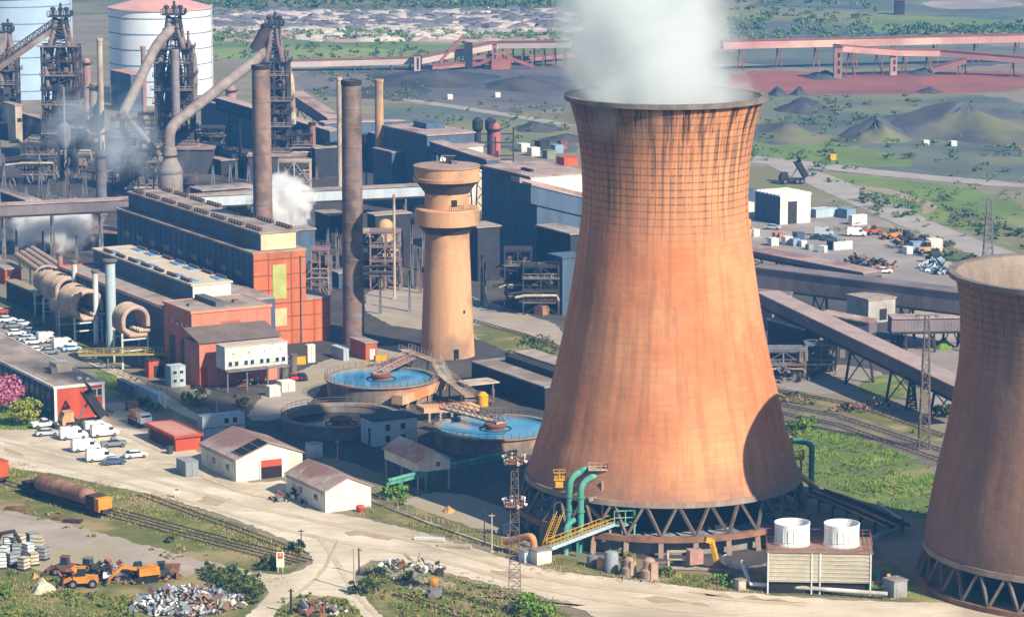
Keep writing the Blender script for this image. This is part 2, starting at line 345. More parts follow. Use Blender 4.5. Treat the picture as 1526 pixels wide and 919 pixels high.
# ================= cooling towers
def shell_mat(name, base, pale, dark, ztop, rib0, n=72, streak=1.0):
    m = bpy.data.materials.new(name); m.use_nodes = True; nt = m.node_tree; N = nt.nodes; L = nt.links; b = N['Principled BSDF']
    b.inputs['Roughness'].default_value = .9; b.inputs['Specular IOR Level'].default_value = .15
    def mt(op, a, c=None, e=None):
        x = N.new('ShaderNodeMath'); x.operation = op
        for i, q in enumerate((a, c, e)):
            if q is None: continue
            if isinstance(q, (int, float)): x.inputs[i].default_value = q
            else: L.new(q, x.inputs[i])
        return x.outputs[0]
    def sm(v, a, c):
        x = N.new('ShaderNodeMapRange'); x.interpolation_type = 'SMOOTHSTEP'; L.new(v, x.inputs[0]); x.inputs[1].default_value = a; x.inputs[2].default_value = c; return x.outputs[0]
    def mix(a, c, f):
        x = N.new('ShaderNodeMix'); x.data_type = 'RGBA'
        L.new(f, x.inputs[0])
        for i, q in ((6, a), (7, c)):
            if isinstance(q, tuple): x.inputs[i].default_value = (*q, 1)
            else: L.new(q, x.inputs[i])
        return x.outputs[2]
    def noise(v, s, d=5):
        x = N.new('ShaderNodeTexNoise'); x.inputs['Scale'].default_value = s; x.inputs['Detail'].default_value = d; x.inputs['Roughness'].default_value = .6; L.new(v, x.inputs['Vector']); return x.outputs[0]
    tc = N.new('ShaderNodeTexCoord'); sp = N.new('ShaderNodeSeparateXYZ'); L.new(tc.outputs['Object'], sp.inputs[0])
    ang = mt('ARCTAN2', sp.outputs[1], sp.outputs[0]); z = sp.outputs[2]
    cv = N.new('ShaderNodeCombineXYZ'); L.new(mt('MULTIPLY', ang, 16.0), cv.inputs[0]); L.new(mt('MULTIPLY', z, .07), cv.inputs[1])
    col = mix(lin(base), lin(pale), sm(noise(tc.outputs['Object'], .06), .35, .7))
    # shuttering lifts
    ring = mt('FRACT', mt('DIVIDE', z, 1.15)); ringm = mt('LESS_THAN', ring, .2)
    rn = sm(noise(tc.outputs['Object'], .35), .35, .6)
    col = mix(col, tuple(x * .62 for x in lin(base)), mt('MULTIPLY', mt('MULTIPLY', ringm, rn), .22))
    top = sm(mt('ADD', z, mt('MULTIPLY', noise(cv.outputs[0], .35), 14.0)), rib0 + 3, rib0 + 13)
    mer = mt('FRACT', mt('MULTIPLY', ang, n / 6.28318)); merm = mt('MULTIPLY', mt('LESS_THAN', mer, .18), mt('MULTIPLY_ADD', noise(cv.outputs[0], 3.0, 2), 1.4, .1))
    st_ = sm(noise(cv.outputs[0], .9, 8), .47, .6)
    grid = mt('MAXIMUM', ringm, merm)
    col = mix(col, lin(pale), mt('MULTIPLY', top, .5))
    col = mix(col, lin(dark), mt('MULTIPLY', mt('MULTIPLY', grid, top), mt('MULTIPLY_ADD', st_, .4, .42)))
    st2 = sm(noise(cv.outputs[0], 2.2, 4), .52, .62)
    col = mix(col, lin('6a5444'), mt('MULTIPLY', st_, .3))
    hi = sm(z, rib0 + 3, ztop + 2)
    band = sm(mt('ABSOLUTE', mt('SUBTRACT', ang, -2.35)), .95, .1)  # left front stain band, deepened to put missing shade into the colour
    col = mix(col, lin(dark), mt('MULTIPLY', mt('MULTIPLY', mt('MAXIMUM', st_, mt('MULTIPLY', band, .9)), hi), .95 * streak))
    col = mix(col, tuple(x * .35 for x in lin(dark)), mt('MULTIPLY', mt('MULTIPLY', st2, sm(z, ztop - 14, ztop + 1)), streak))
    low = sm(mt('ADD', z, mt('MULTIPLY', noise(tc.outputs['Object'], .12), 10.0)), 20.0, 12.0)
    col = mix(col, lin('7a665c'), mt('MULTIPLY', low, .55))
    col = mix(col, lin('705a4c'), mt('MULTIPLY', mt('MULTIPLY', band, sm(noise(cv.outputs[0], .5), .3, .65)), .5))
    cf = N.new('ShaderNodeCombineXYZ'); L.new(mt('FLOOR', mt('DIVIDE', z, 1.15)), cf.inputs[0]); L.new(mt('FLOOR', mt('MULTIPLY', ang, n / 6.28318)), cf.inputs[1])
    wn_ = N.new('ShaderNodeTexWhiteNoise'); wn_.noise_dimensions = '2D'; L.new(cf.outputs[0], wn_.inputs[0])
    cx = N.new('ShaderNodeMix'); cx.data_type = 'RGBA'; cx.blend_type = 'MULTIPLY'; cx.inputs[0].default_value = 1; L.new(col, cx.inputs[6]); L.new(mt('MULTIPLY_ADD', wn_.outputs[0], .09, .94), cx.inputs[7]); col = cx.outputs[2]
    L.new(col, b.inputs['Base Color'])
    bp = N.new('ShaderNodeBump'); bp.inputs['Strength'].default_value = .15; bp.inputs['Distance'].default_value = .2; L.new(mt('ADD', mt('MULTIPLY', grid, top), rn), bp.inputs['Height']); L.new(bp.outputs[0], b.inputs['Normal'])
    return m
M_conc = mat('concrete', '9b8878', '7d6c60', sc=.4, streak=1)
M_rust_beam = mat('stained concrete beam', '8f6850', '6f5342', sc=.5)
M_grey = mat('grey concrete', '8a837d', '6f6963', sc=.4, streak=1)
M_black = mat('dark steel', '2b2a2e', '201f22', sc=.5, c3='3a302b', spec=.4)
M_steel = mat('grey steel', '77787c', '5c5d62', sc=.5, c3='6b5547')
M_inner = mat('wet packing', '2a2522', '1c1a18', sc=.3)
M_foam = mat('falling water', 'aab8c0', '3d4a55', sc=.25, fine=.4)
def tower(name, label, g, prof, zl, rl, zb, rb, npair, sm_, rim_mat):
    t = thing(name, label, 'cooling tower', g)
    th = .45; ztop = prof[-1][1]
    pr = []
    for i in range(len(prof) - 1):
        for k in range(4):
            f = k / 4; pr.append((prof[i][0] * (1 - f) + prof[i + 1][0] * f, prof[i][1] * (1 - f) + prof[i + 1][1] * f))
    pr.append(prof[-1])
    for _ in range(3):
        pr = [pr[0]] + [((pr[i - 1][0] + 2 * pr[i][0] + pr[i + 1][0]) / 4, pr[i][1]) for i in range(1, len(pr) - 1)] + [pr[-1]]
    full = pr + [(r - th, z) for r, z in reversed(pr)]; full.append(pr[0])
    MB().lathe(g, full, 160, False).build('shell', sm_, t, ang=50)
    rt = prof[-1][0]
    MB().lathe(g, [(r - th - .04, z) for r, z in pr[:-1]] + [(rt - th - .04, ztop - .02)], 120, False).build('inner_lining', mat('damp grey lining', '8a7c70', '6a5f57', sc=.15, streak=1), t)
    MB().lathe(g, [(rt - .5, ztop - .5), (rt + .55, ztop - .5), (rt + .6, ztop + .25), (rt - .5, ztop + .25), (rt - .5, ztop - .5)], 120, False).build('rim', rim_mat, t)
    MB().lathe(g, [(rl - .6, zl - .5), (rl + .25, zl - .5), (rl + .2, zl + .4), (rl - .6, zl + .4), (rl - .6, zl - .5)], 120, False).build('lintel', M_conc, t)
    MB().lathe(g, [(rb - .7, zb - .55), (rb + .4, zb - .55), (rb + .4, zb + .35), (rb - .7, zb + .35), (rb - .7, zb - .55)], 120, False).build('ring_beam', M_rust_beam, t)
    MB().lathe(g, [(rb - 1.6, -.5), (rb - 1.6, zb - .7), (rb - 2.1, zb - .7), (rb - 2.1, -.5)], 96, False).build('basin_wall', M_grey, t)
    MB().lathe(g, [(.1, zb - .75), (rb - 2.2, zb - .75)], 64, False).build('basin_water', M_foam, t)
    MB().lathe(g, [(rl - 6, zb - .8), (rl - 6, zl + 3)], 64, True).build('packing', M_inner, t)
    def at(r, a, z): return V((g.x + r * math.cos(a), g.y + r * math.sin(a), z))
    da = 2 * math.pi / npair
    for i in range(npair):
        a = i * da
        for s_ in (-1, 1):
            MB().bar(at(rb - .1, a, zb + .2), at(rl - .15, a + s_ * da * .46, zl - .3), .44).build('column', mat('sooty concrete', '6f6258', '544a43', sc=.4), t)
        if zb > 1.5: MB().bar(at(rb + .25, a, -.3), at(rb - .15, a, zb - .45), .8).build('pier', M_conc, t)
    return t
g1 = P(987, 776)
def prof_from(g, rows):
    out = []
    for y, hw in rows:
        z = HZ(g, y); out.append((hw / PPM(V((g.x, g.y, z))), z))
    return out
pf = prof_from(g1, [(704, 204), (680, 196.5), (635, 183), (558, 164), (482, 147.3), (406, 135.5), (340, 126), (300, 123.2), (262, 124.3), (225, 127), (185, 133.5), (160, 141), (143, 146.5)])
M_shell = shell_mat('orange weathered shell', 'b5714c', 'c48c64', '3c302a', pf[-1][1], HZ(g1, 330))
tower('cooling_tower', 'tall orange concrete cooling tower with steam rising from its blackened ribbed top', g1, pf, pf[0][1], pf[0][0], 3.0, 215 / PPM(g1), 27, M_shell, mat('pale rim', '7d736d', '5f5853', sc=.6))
g2 = P(1600, 866)
pf2 = []
for y_, xl in ((812, 1379), (773, 1382.5), (700, 1398.5), (640, 1413), (581, 1424.5), (542, 1430.5), (500, 1433), (450, 1431.5), (424, 1427.5), (408, 1421)):
    z_ = HZ(g2, y_); q_ = V((g2.x, g2.y, z_)); pf2.append(((W2P(q_)[0] - xl) / PPM(q_), z_))
M_shell2 = shell_mat('brown weathered shell', '8a6654', '977866', '43362f', pf2[-1][1], HZ(g2, 520), 80, .6)
tower('cooling_tower', 'shorter brown cooling tower cut by the right edge, no steam', g2, pf2, pf2[0][1], pf2[0][0], .5, pf2[0][0] + .9, 30, M_shell2, mat('pale rim', '7d736d'))
# ================= steam
def steam(name, label, c, r, h, dens, sc=.08, col=(1, 1, 1), thr=.42, lean=(0, 0), rtop=None, puff=True, edge=.75):
    rtop = rtop or r
    m = bpy.data.materials.new(name); m.use_nodes = True; nt = m.node_tree; N = nt.nodes; L = nt.links; N.remove(N['Principled BSDF'])
    v = N.new('ShaderNodeVolumePrincipled'); v.inputs['Color'].default_value = (*col, 1); v.inputs['Anisotropy'].default_value = .2
    tc = N.new('ShaderNodeTexCoord'); n = N.new('ShaderNodeTexNoise'); n.inputs['Scale'].default_value = sc; n.inputs['Detail'].default_value = 5; n.inputs['Roughness'].default_value = .6; n.inputs['Distortion'].default_value = .6
    L.new(tc.outputs['Object'], n.inputs['Vector'])
    sp = N.new('ShaderNodeSeparateXYZ'); L.new(tc.outputs['Generated'], sp.inputs[0])
    def mt(op, a, b=None, c_=None):
        x = N.new('ShaderNodeMath'); x.operation = op
        for i, q in enumerate((a, b, c_)):
            if q is None: continue
            if isinstance(q, (int, float)): x.inputs[i].default_value = q
            else: L.new(q, x.inputs[i])
        return x.outputs[0]
    def mrg(v_, a0, a1, b0=0., b1=1.):
        x = N.new('ShaderNodeMapRange'); x.interpolation_type = 'SMOOTHSTEP'; L.new(v_, x.inputs[0])
        for i, q in enumerate((a0, a1, b0, b1)): x.inputs[i + 1].default_value = q
        return x.outputs[0]
    def sq(o_): return mt('POWER', mt('ABSOLUTE', mt('MULTIPLY', mt('SUBTRACT', o_, .5), 2)), 2)
    rr = mt('ADD', sq(sp.outputs[0]), sq(sp.outputs[1]))
    if puff: d_ = mt('SQRT', mt('ADD', rr, sq(sp.outputs[2])))
    else: d_ = mt('SQRT', rr)
    # the noise is eaten away towards the edge, so the cloud ends in lobes
    e_ = mt('ADD', n.outputs[0], mt('MULTIPLY', mt('SUBTRACT', .72 if puff else .8, d_), edge if puff else .5))
    den = mt('MULTIPLY', mrg(e_, thr, thr + .22, 0, dens), mrg(d_, 1.0, .9))
    if not puff: den = mt('MULTIPLY', mt('MULTIPLY', den, mrg(sp.outputs[2], 1, .7)), mrg(sp.outputs[2], 0, .1))
    L.new(den, v.inputs['Density'])
    L.new(v.outputs[0], N['Material Output'].inputs['Volume'])
    b = MB(); b.lathe(c, [(r, 0), (r + (rtop - r) * .5, h * .5), (rtop, h)], 24)
    b.v = [(x + lean[0] * (zz - c[2]) / h, y + lean[1] * (zz - c[2]) / h, zz) for x, y, zz in b.v]
    o = b.build(name, m, None, False); return tag(o, kind='stuff')
zt = pf[-1][1]; rt = pf[-1][0]
steam('steam', '', (g1.x - .6, g1.y, zt - 7), rt * .99, 56, .12, .08, (.95, .99, 1), .45, (-3, 0), rt * 1.2, False)
s1 = P(85, 372); steam('steam', '', (s1.x, s1.y, -4), 16, 20, 1.0, .17, (1, 1, 1), .5)
s2 = P(420, 372); s2 = V((s2.x, s2.y, 0)); steam('steam', '', (s2.x, s2.y, -1), 12, 24, 1.2, .17, (1, 1, 1), .5)
s3 = P(120, 340); steam('smoke', '', (s3.x + 2, s3.y + 20, 6), 24, 34, .05, .075, (.85, .93, 1), .5, (6, 0), None, True, .3)
# ================= chimneys
def chimney(name, label, g, z, r0, r1, m, bands=0, lip=.25, n=28):
    t = thing(name, label, 'chimney', g)
    pr = [(r0 * 1.08, 0), (r0 * 1.02, 1.5)]
    for i in range(1, 9): pr.append((r0 + (r1 - r0) * i / 8, z * i / 8))
    MB().lathe(g, pr, n).build('stack', m, t)
    MB().lathe(g, [(r1, z - .9), (r1 + lip, z - .7), (r1 + lip, z + .15), (r1 * .75, z + .15), (r1 * .75, z - .6)], n).build('cap', M_black if bands else m, t)
    for i in range(bands):
        f = (i + .6) / bands; r = r0 + (r1 - r0) * f
        MB().lathe(g, [(r, z * f - .15), (r + .06, z * f - .15), (r + .06, z * f + .15), (r, z * f + .15), (r, z * f - .15)], n, False).build('band', M_steel, t)
    return t
M_brick = mat('sooty brick', '7e6a62', '63544f', sc=.5, c3='524846', streak=0)
M_brick2 = mat('brown brick', '8d7365', '725e56', sc=.5, c3='665650')
M_pale = mat('pale pipe paint', 'b8ab98', '998d7d', sc=.4, c3='8b7361', streak=1)
M_tan = mat('tan stack', 'c0976b', '9c7c5c', sc=.3, c3='86705c', streak=1)
def chim(label, x, yg, yt, hw, m, bands=0, hw1=None, n=28):
    g = P(x, yg); z = HZ(g, yt); return chimney('chimney', label, g, z, hw / PPM(g), (hw1 or hw) / PPM(g), m, bands, .15, n)
chim('tall dark brown brick chimney between the orange hall and the water tower', 527, 512, 121, 16, M_brick, 14, 14.5)
chim('brown brick chimney with a blackened top rising beside the white steam', 393, 402, 98, 14.8, M_brick2, 8, 13.4)
chim('slim tan chimney behind the water tower', 566, 300, 119, 6.8, M_tan, 0, 6.2)
chim('thin pale chimney just left of the tall brick chimney', 507, 300, 116, 4, M_pale, 0, 3.8, 16)
chim('slim white stack right of the leftmost big blast furnace', 153, 260, 58, 4.6, M_pale, 0, 4.2, 16)
chim('short pinkish stack standing before the white gasholder', 216, 205, 70, 4, mat('pink stack', '9c7a74', '7f6560', sc=.4), 0, 3.6, 16)
chim('short rusty stack right of the third blast furnace', 466, 262, 183, 5.5, mat('rust stack', '96664f', '7a5646', sc=.4), 3, 5, 16)
# ================= water tower
M_buff = mat('buff render', 'c49670', 'ab8160', sc=.25, c3='8c7058', streak=1, fine=.15)
g = P(667, 529); k = PPM(g); t = thing('water_tower', 'buff concrete water tower with two wide drums on its tapering shaft', 'water tower', g)
def hz(y): return HZ(g, y)
z0, z1, z2 = hz(352), hz(333), hz(309)
MB().lathe(g, [(40.5 / k, 0), (38 / k, hz(480)), (35 / k, hz(410)), (33 / k, z0 - .4), (33 / k, z0 + 1)], 48).build('shaft', M_buff, t)
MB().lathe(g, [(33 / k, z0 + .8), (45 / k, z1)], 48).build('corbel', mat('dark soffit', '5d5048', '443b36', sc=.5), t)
MB().lathe(g, [(48 / k, z1), (48 / k, z2 - .2), (47 / k, z2), (34 / k, z2)], 48).build('lower_drum', M_buff, t)
z3, z4, z5 = hz(286), hz(266), hz(246)
MB().lathe(g, [(33 / k, z2), (33 / k, z3)], 48).build('upper_shaft', M_buff, t)
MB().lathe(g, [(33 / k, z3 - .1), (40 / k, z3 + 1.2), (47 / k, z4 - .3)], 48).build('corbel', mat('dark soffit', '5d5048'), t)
MB().lathe(g, [(50 / k, z4 - .3), (50.5 / k, z4 + .4), (48 / k, z4 + .5), (48 / k, z5 - .3)], 48).build('upper_drum', M_buff, t)
MB().lathe(g, [(49.5 / k, z5 - .3), (49.5 / k, z5), (3, z5 + .45)], 48).build('roof', mat('pinkish roof felt', '9b8478', '86736a', sc=.3), t)
rb = MB().box((g.x + .6, g.y - .6, z5 + 1.1), (1.6, 1.2, 1.5)).build('roof_box', M_black, t)
MB().box((g.x + 1.6, g.y - 2, z5 + .75), (1.2, .9, .8)).build('vent', M_steel, t)
MB().box((g.x + .3, g.y - .2, z5 + 2), (3, .25, .15)).build('beam', M_grey, t)
def onface(a, r, z): return V((g.x + r * math.sin(a), g.y - r * math.cos(a), z))
wn = mat('dark window', '22262c', '15181c', sc=.6, rough=.2, spec=.6)
def fwin(a, r, z, w_, h_, nm='window'):
    c = onface(a, r, z); x = V((math.cos(a), math.sin(a), 0)); n = V((math.sin(a), -math.cos(a), 0))
    MB().obox(c - x * w_ / 2 - Z * h_ / 2 - n * .3, x * w_, Z * h_, n * .38).build(nm, wn, t)
fwin(.35, 33 / k, hz(299), 1.2, 1.4, 'door'); fwin(.15, 33 / k, hz(284), .6, .8); fwin(.3, 34.5 / k, hz(448), .45, .8); fwin(.75, 37 / k, hz(460), .5, .7); fwin(.35, 39.8 / k, hz(522), 1.1, 2.4, 'door')
bl = MB()
for i in range(8): bl.bar(onface(.1 + .07 * i, 45 / k, z2), onface(.1 + .07 * i, 45 / k, z2 + 1.1), .09)
bl.bar(onface(.1, 45 / k, z2 + 1.1), onface(.59, 45 / k, z2 + 1.1), .1); bl.bar(onface(.1, 45 / k, z2 + .6), onface(.59, 45 / k, z2 + .6), .07)
bl.build('railing', M_black, t)
# ================= buildings
M_navy = mat('blue grey cladding', '4f6278', '3f5063', sc=.25, streak=1, c3='4a4f58', corr=.5)
M_orange = mat('orange cladding', 'bd6a42', 'a85c3a', sc=.35, streak=1, c3='98563c', fine=.2)
M_pink = mat('faded red render', 'bf7a60', 'ac6a54', sc=.35, streak=1, c3='9c6450', fine=.2)
M_roof = mat('grey felt roof', 'a0938a', '867a73', sc=.3, c3='756a63')
M_roof2 = mat('pinkish sheet roof', 'a99690', '8f7c76', sc=.25, c3='7f645c', streak=0, corr=.8)
M_white = mat('white paint', 'd8d3c8', 'c3beb3', sc=.3, c3='b5aa98', streak=1, fine=.1)
M_cream = mat('cream cladding', 'dcd6ca', 'c9c2b3', sc=.3, streak=1, c3='bba78e', corr=.9)
M_red = mat('red paint', 'b44c30', '9c4029', sc=.3, streak=1, fine=.12)
M_redbrick = mat('red brick wall', 'b35a3c', '9a4a34', sc=.4, fine=.2)
M_glass = mat('window glass', '2c3a48', '1d2833', sc=.5, rough=.1, spec=.7, fine=.05)
M_blueglass = mat('blue skylight', '6d9ac4', '4f7eaa', sc=.4, rough=.25, fine=.1)
M_green = mat('green glazed panel', 'a8ac6a', '94985c', sc=.3, fine=.1)
M_mauve = mat('grey conveyor cladding', '7a6f72', '686065', sc=.2, c3='5f585d', streak=1, corr=.3)
M_pblue = mat('pale blue cladding', 'a8b8c0', '93a4ae', sc=.25, streak=1, c3='8a949a', corr=.2)
M_yellow = mat('yellow paint', 'c89a20', 'ac8420', sc=.6, fine=.15)
M_teal = mat('green pipe paint', '4f8f80', '3f776a', sc=.5, c3='78a08c', streak=1, fine=.12)
M_rust = mat('rusty iron', '7d5240', '5f4034', sc=.6, c3='8d6448')
M_dk = mat('dark timber', '3a3330', '2b2624', sc=.6)
def win(mb_parent, A, d, n, s0, z0, w_, h_, nm='window', m=None, fr_=None, deep=.08):
    """a framed pane on a wall: A wall corner, d wall direction, n outward normal"""
    o = A + d * s0 + Z * z0
    f = MB().obox(o + n * .002 - n * .1, d * w_, Z * h_, n * (deep + .1)).build(nm, fr_ or M_white, mb_parent)
    MB().obox(o + d * .1 + Z * .1 + n * (deep - .05), d * (w_ - .2), Z * (h_ - .2), n * .08).build('pane', m or M_glass, f)
    return f
OFFP = OFF
def keep(f, root): OFF[f.name] = OFF[root.name]
class Bld:
    """rectangular building on the works grid; A = ground corner seen in front, u to the right, w to the back left"""
    def __init__(s, name, label, px, xu=None, xv=None, yt=None, lu=None, lv=None, h=None, cat='building', group=None, A=None, z0=0.):
        s.A = A or P(*px); s.lu = lu or along(s.A, U, xu); s.lv = lv or along(s.A, W, xv)
        s.h = h or HZ(s.A, yt); s.z0 = z0
        s.t = thing(name, label, cat, s.A, group); s.a, s.b = uv(s.A)
    def p(s, du, dv, z): return s.A + U * du + W * dv + Z * z
    def walls(s, m, h=None, m2=None):
        MB().gbox(s.a, s.a + s.lu, s.b, s.b + s.lv, s.z0 - (.3 if s.z0 == 0 else 0), h or s.h).build('wall', m, s.t, False)
    def flat(s, m, over=.25, th=.35, z=None, edge=None):
        z = z or s.h
        MB().gbox(s.a - over, s.a + s.lu + over, s.b - over, s.b + s.lv + over, z + .003, z + th).build('roof', m, s.t, False)
        if edge:
            e = MB(); o = over + .06; t = th + .12
            e.gbox(s.a - o, s.a + s.lu + o, s.b - o, s.b - o + .3, z - .1, z + t); e.gbox(s.a - o, s.a + s.lu + o, s.b + s.lv + o - .3, s.b + s.lv + o, z - .1, z + t)
            e.gbox(s.a - o, s.a - o + .3, s.b - o + .302, s.b + s.lv + o - .302, z - .1, z + t); e.gbox(s.a + s.lu + o - .3, s.a + s.lu + o, s.b - o + .302, s.b + s.lv + o - .302, z - .1, z + t)
            e.build('roof_trim', edge, s.t, False)
    def gable(s, m, mw, zr, over=.3, axis='w', th=.15, hole=None):
        """ridge along w (gable ends on the u faces) or along u"""
        if axis == 'w':
            for q in (0, s.lv - .25):
                MB().ext([s.p(0, q, s.h), s.p(s.lu, q, s.h), s.p(s.lu / 2, q, zr)], W * .25).build('gable_wall', mw, s.t, False)
            e = over; sl = (zr - s.h) / (s.lu / 2)
            for a, b_ in ((0, 1), (1, 0)):
                x0 = -e if a == 0 else s.lu + e
                c0 = s.p(x0, -e, s.h - e * sl + .02); c1 = s.p(s.lu / 2, -e, zr + .02); L_ = W * (s.lv + 2 * e)
                MB().ext([c0, c1, c1 + Z * th, c0 + Z * th], L_).build('roof', m, s.t, False)
        else:
            for q in (0, s.lu - .25):
                MB().ext([s.p(q, 0, s.h), s.p(q, s.lv, s.h), s.p(q, s.lv / 2, zr)], U * .25).build('gable_wall', mw, s.t, False)
            e = over; sl = (zr - s.h) / (s.lv / 2)
            for y0 in (-e, s.lv + e):
                c0 = s.p(-e, y0, s.h - e * sl + .02); c1 = s.p(-e, s.lv / 2, zr + .02)
                MB().ext([c0, c1, c1 + Z * th, c0 + Z * th], U * (s.lu + 2 * e)).build('roof', m, s.t, False)
    def fwin(s, su, z, w_, h_, nm='window', m=None, f=None): return win(s.t, s.A, U, -W, su, z, w_, h_, nm, m, f)
    def lwin(s, sv, z, w_, h_, nm='window', m=None, f=None): return win(s.t, s.A, W, -U, sv, z, w_, h_, nm, m, f)
# fix: sub-parts of parts share the root's offset
_ob = MB.build
def _build(s, name, m, parent=None, smooth=True, ang=35):
    if parent is not None and parent.type == 'MESH' and parent.parent is not None: OFF[parent.name] = OFF[parent.parent.name]
    return _ob(s, name, m, parent, smooth, ang)
MB.build = _build
# --- long high hall with orange end
H = Bld('turbine_hall', 'long dark blue clad hall with bright orange end wall and roof lantern', (379, 517), 456, None, 379, lv=78)
H.walls(M_navy); 
MB().gbox(H.a + .0, H.a + H.lu, H.b - .25, H.b - .004, 0, H.h + .5).build('orange_wall', M_orange, H.t, False)
an = along(H.A, U, 492)
MB().gbox(H.a + H.lu + .004, H.a + an, H.b - .25, H.b + 9, 0, HZ(H.A + U * H.lu, 446)).build('annexe', M_orange, H.t, False)
MB().gbox(H.a + H.lu, H.a + an + .2, H.b - .3, H.b + 9.2, HZ(H.A + U * H.lu, 446) + .003, HZ(H.A + U * H.lu, 446) + .3).build('annexe_roof', M_roof, H.t, False)
H.flat(M_roof, .3, .4)
gr = MB()
for z in (H.h * f for f in (.15, .3, .45, .6, .76, .93)): gr.gbox(H.a, H.a + H.lu, H.b - .3, H.b - .252, z - .1, z + .1)
for f in (.28, .72): gr.gbox(H.a + H.lu * f - .09, H.a + H.lu * f + .09, H.b - .31, H.b - .254, 0, H.h)
for z in (2.8, 6, 9): gr.gbox(H.a + H.lu + .1, H.a + an, H.b - .3, H.b - .252, z - .08, z + .08)
for x in (.33, .66): gr.gbox(H.a + H.lu + (an - H.lu) * x - .08, H.a + H.lu + (an - H.lu) * x + .08, H.b - .31, H.b - .254, 0, 9.6)
gr.build('cladding_rail', mat('brown trim', '7d4a32', '693f2c', sc=.5), H.t, False)
win(H.t, H.A - W * .25, U, -W, H.lu * .36, H.h * .5, H.lu * .26, H.h * .37, 'glazed_panel', M_green, M_green)
win(H.t, H.A - W * .25, U, -W, H.lu * .36, H.h * .2, H.lu * .27, H.h * .2, 'lower_panel', mat('pale panel', 'd0b088', 'bd9c78'), M_pink)
q = MB()
for i in range(25): q.gbox(H.a - .12, H.a + .02, H.b + 1.5 + i * 3.1, H.b + 1.8 + i * 3.1, 0, H.h)
q.gbox(H.a - .1, H.a + .02, H.b, H.b + 78, H.h - 3.2, H.h - 2.9); q.build('pilaster', mat('blue grey pilaster', '465870', '3b4a60'), H.t, False)
b0 = H.b + 1.0
ln = MB().gbox(H.a + 2.2, H.a + H.lu - 1.6, b0, H.b + 76, H.h + .4, H.h + 4.0).build('lantern', M_navy, H.t, False)
MB().gbox(H.a + 1.9, H.a + H.lu - 1.3, b0 - .3, H.b + 76.3, H.h + 4.003, H.h + 4.4).build('lantern_roof', M_roof, ln, False)
MB().gbox(H.a + 2.3, H.a + H.lu - 1.7, b0 - .15, b0 - .004, H.h + .5, H.h + 3.9).build('lantern_end', mat('cream end', 'cdbd9c', 'b8a888', sc=.3), ln, False)
vm = mat('brown vent', '574a46', '463c39', sc=.8)
for side in (0, 1):
    for i in range(46):
        if i % 6 == 5: continue
        b_ = b0 + 1.5 + i * 1.58; a_ = H.a + (2.7 if side == 0 else H.lu - 2.4)
        MB().gbox(a_, a_ + .7, b_, b_ + .7, H.h + 4.4, H.h + 5.2).build('roof_vent', vm, H.t, False)
# --- red block and low nave
RB = Bld('red_block', 'faded red block with flat grey roof at the end of the low nave', (287, 566), 405, 246, 467)
RB.walls(M_pink); RB.flat(M_roof, .15, .3, edge=mat('pink coping', 'c98a70', 'b87a62'))
MB().gbox(RB.a + RB.lu * .38, RB.a + RB.lu * .5, RB.b + 3, RB.b + 14, RB.h + .33, RB.h + 1.3).build('roof_light', mat('dark roof light', '5a5f66', '494e55'), RB.t, False)
RB.fwin(RB.lu * .36, RB.h - 3.4, RB.lu * .26, 1.3, 'louvre', mat('louvre', '9a6248', '855240'), M_pink)
for s_ in (2.5, 8.5): RB.lwin(s_, .3, 3.2, RB.h * .55, 'shutter', mat('grey shutter', '5a5f6c', '4b505c'), M_pink)
B2 = Bld('red_annexe', 'lower red annexe with sloping grey roof in front of the red block', (298, 577), 417, None, 512, A=P(298, 577), lv=1)
B2.lv = max(2.0, uv(RB.A)[1] - B2.b - .05); B2.walls(M_pink)
MB().ext([B2.p(-.3, -.4, B2.h + .02), B2.p(-.3, B2.lv, B2.h + 1.8), B2.p(-.3, B2.lv, B2.h + 2.05), B2.p(-.3, -.4, B2.h + .27)], U * (B2.lu + .6)).build('roof', mat('dark felt', '6d635f', '5b524f', sc=.3), B2.t, False)
MB().gbox(B2.a - .04, B2.a + 1.6, B2.b - .06, B2.b + .1, 0, B2.h * .45).build('red_panel', M_red, B2.t, False)
for i in range(2): MB().lathe(B2.p(B2.lu + .8 + i * 2, -.5, 0), [(.75, 0), (.75, 4.6), (.9, 4.7), (.9, 5)], 14).build('silo', mat('grey silo', '6a6460', '57514d'), B2.t)
# nave
na0 = RB.a; na1 = uv(H.A)[0] - .6; nb0 = RB.b + RB.lv + .02; nz = RB.h - 1.2
t = thing('nave', 'long low hall with white roof lantern and blue skylights beside the dark high hall', 'building', fr(na0, nb0, 0))
lenb = 70
for l_ in range(30, 120):
    if W2P(fr(na0, nb0 + l_, nz))[0] < 93: lenb = l_; break
MB().gbox(na0, na1, nb0, nb0 + lenb, -.3, nz).build('wall', M_navy, t, False)
MB().gbox(na0 - .3, na1, nb0, nb0 + lenb + .3, nz + .003, nz + .4).build('roof', M_roof, t, False)
MB().gbox(na0 - .36, na0 - .1, nb0, nb0 + lenb + .4, nz - .1, nz + .55).build('roof_edge', mat('pale edge', 'c5a08c', 'b08c7a'), t, False)
MB().gbox(na0 - .3, na1, nb0 + lenb + .3, nb0 + lenb + .6, nz - .2, nz + .7).build('red_edge', M_red, t, False)
aw = (na1 - na0); la0 = na0 + aw * .27; la1 = na0 + aw * .62
ln = MB().gbox(la0, la1, nb0 + 1, nb0 + lenb - 2, nz + .4, nz + 4.0).build('lantern', M_navy, t, False)
MB().gbox(la0 - .3, la1 + .3, nb0 + .7, nb0 + lenb - 1.7, nz + 4.003, nz + 4.4).build('lantern_roof', mat('pale lantern roof', 'c2b6a2', 'ada08d', sc=.3), ln, False)
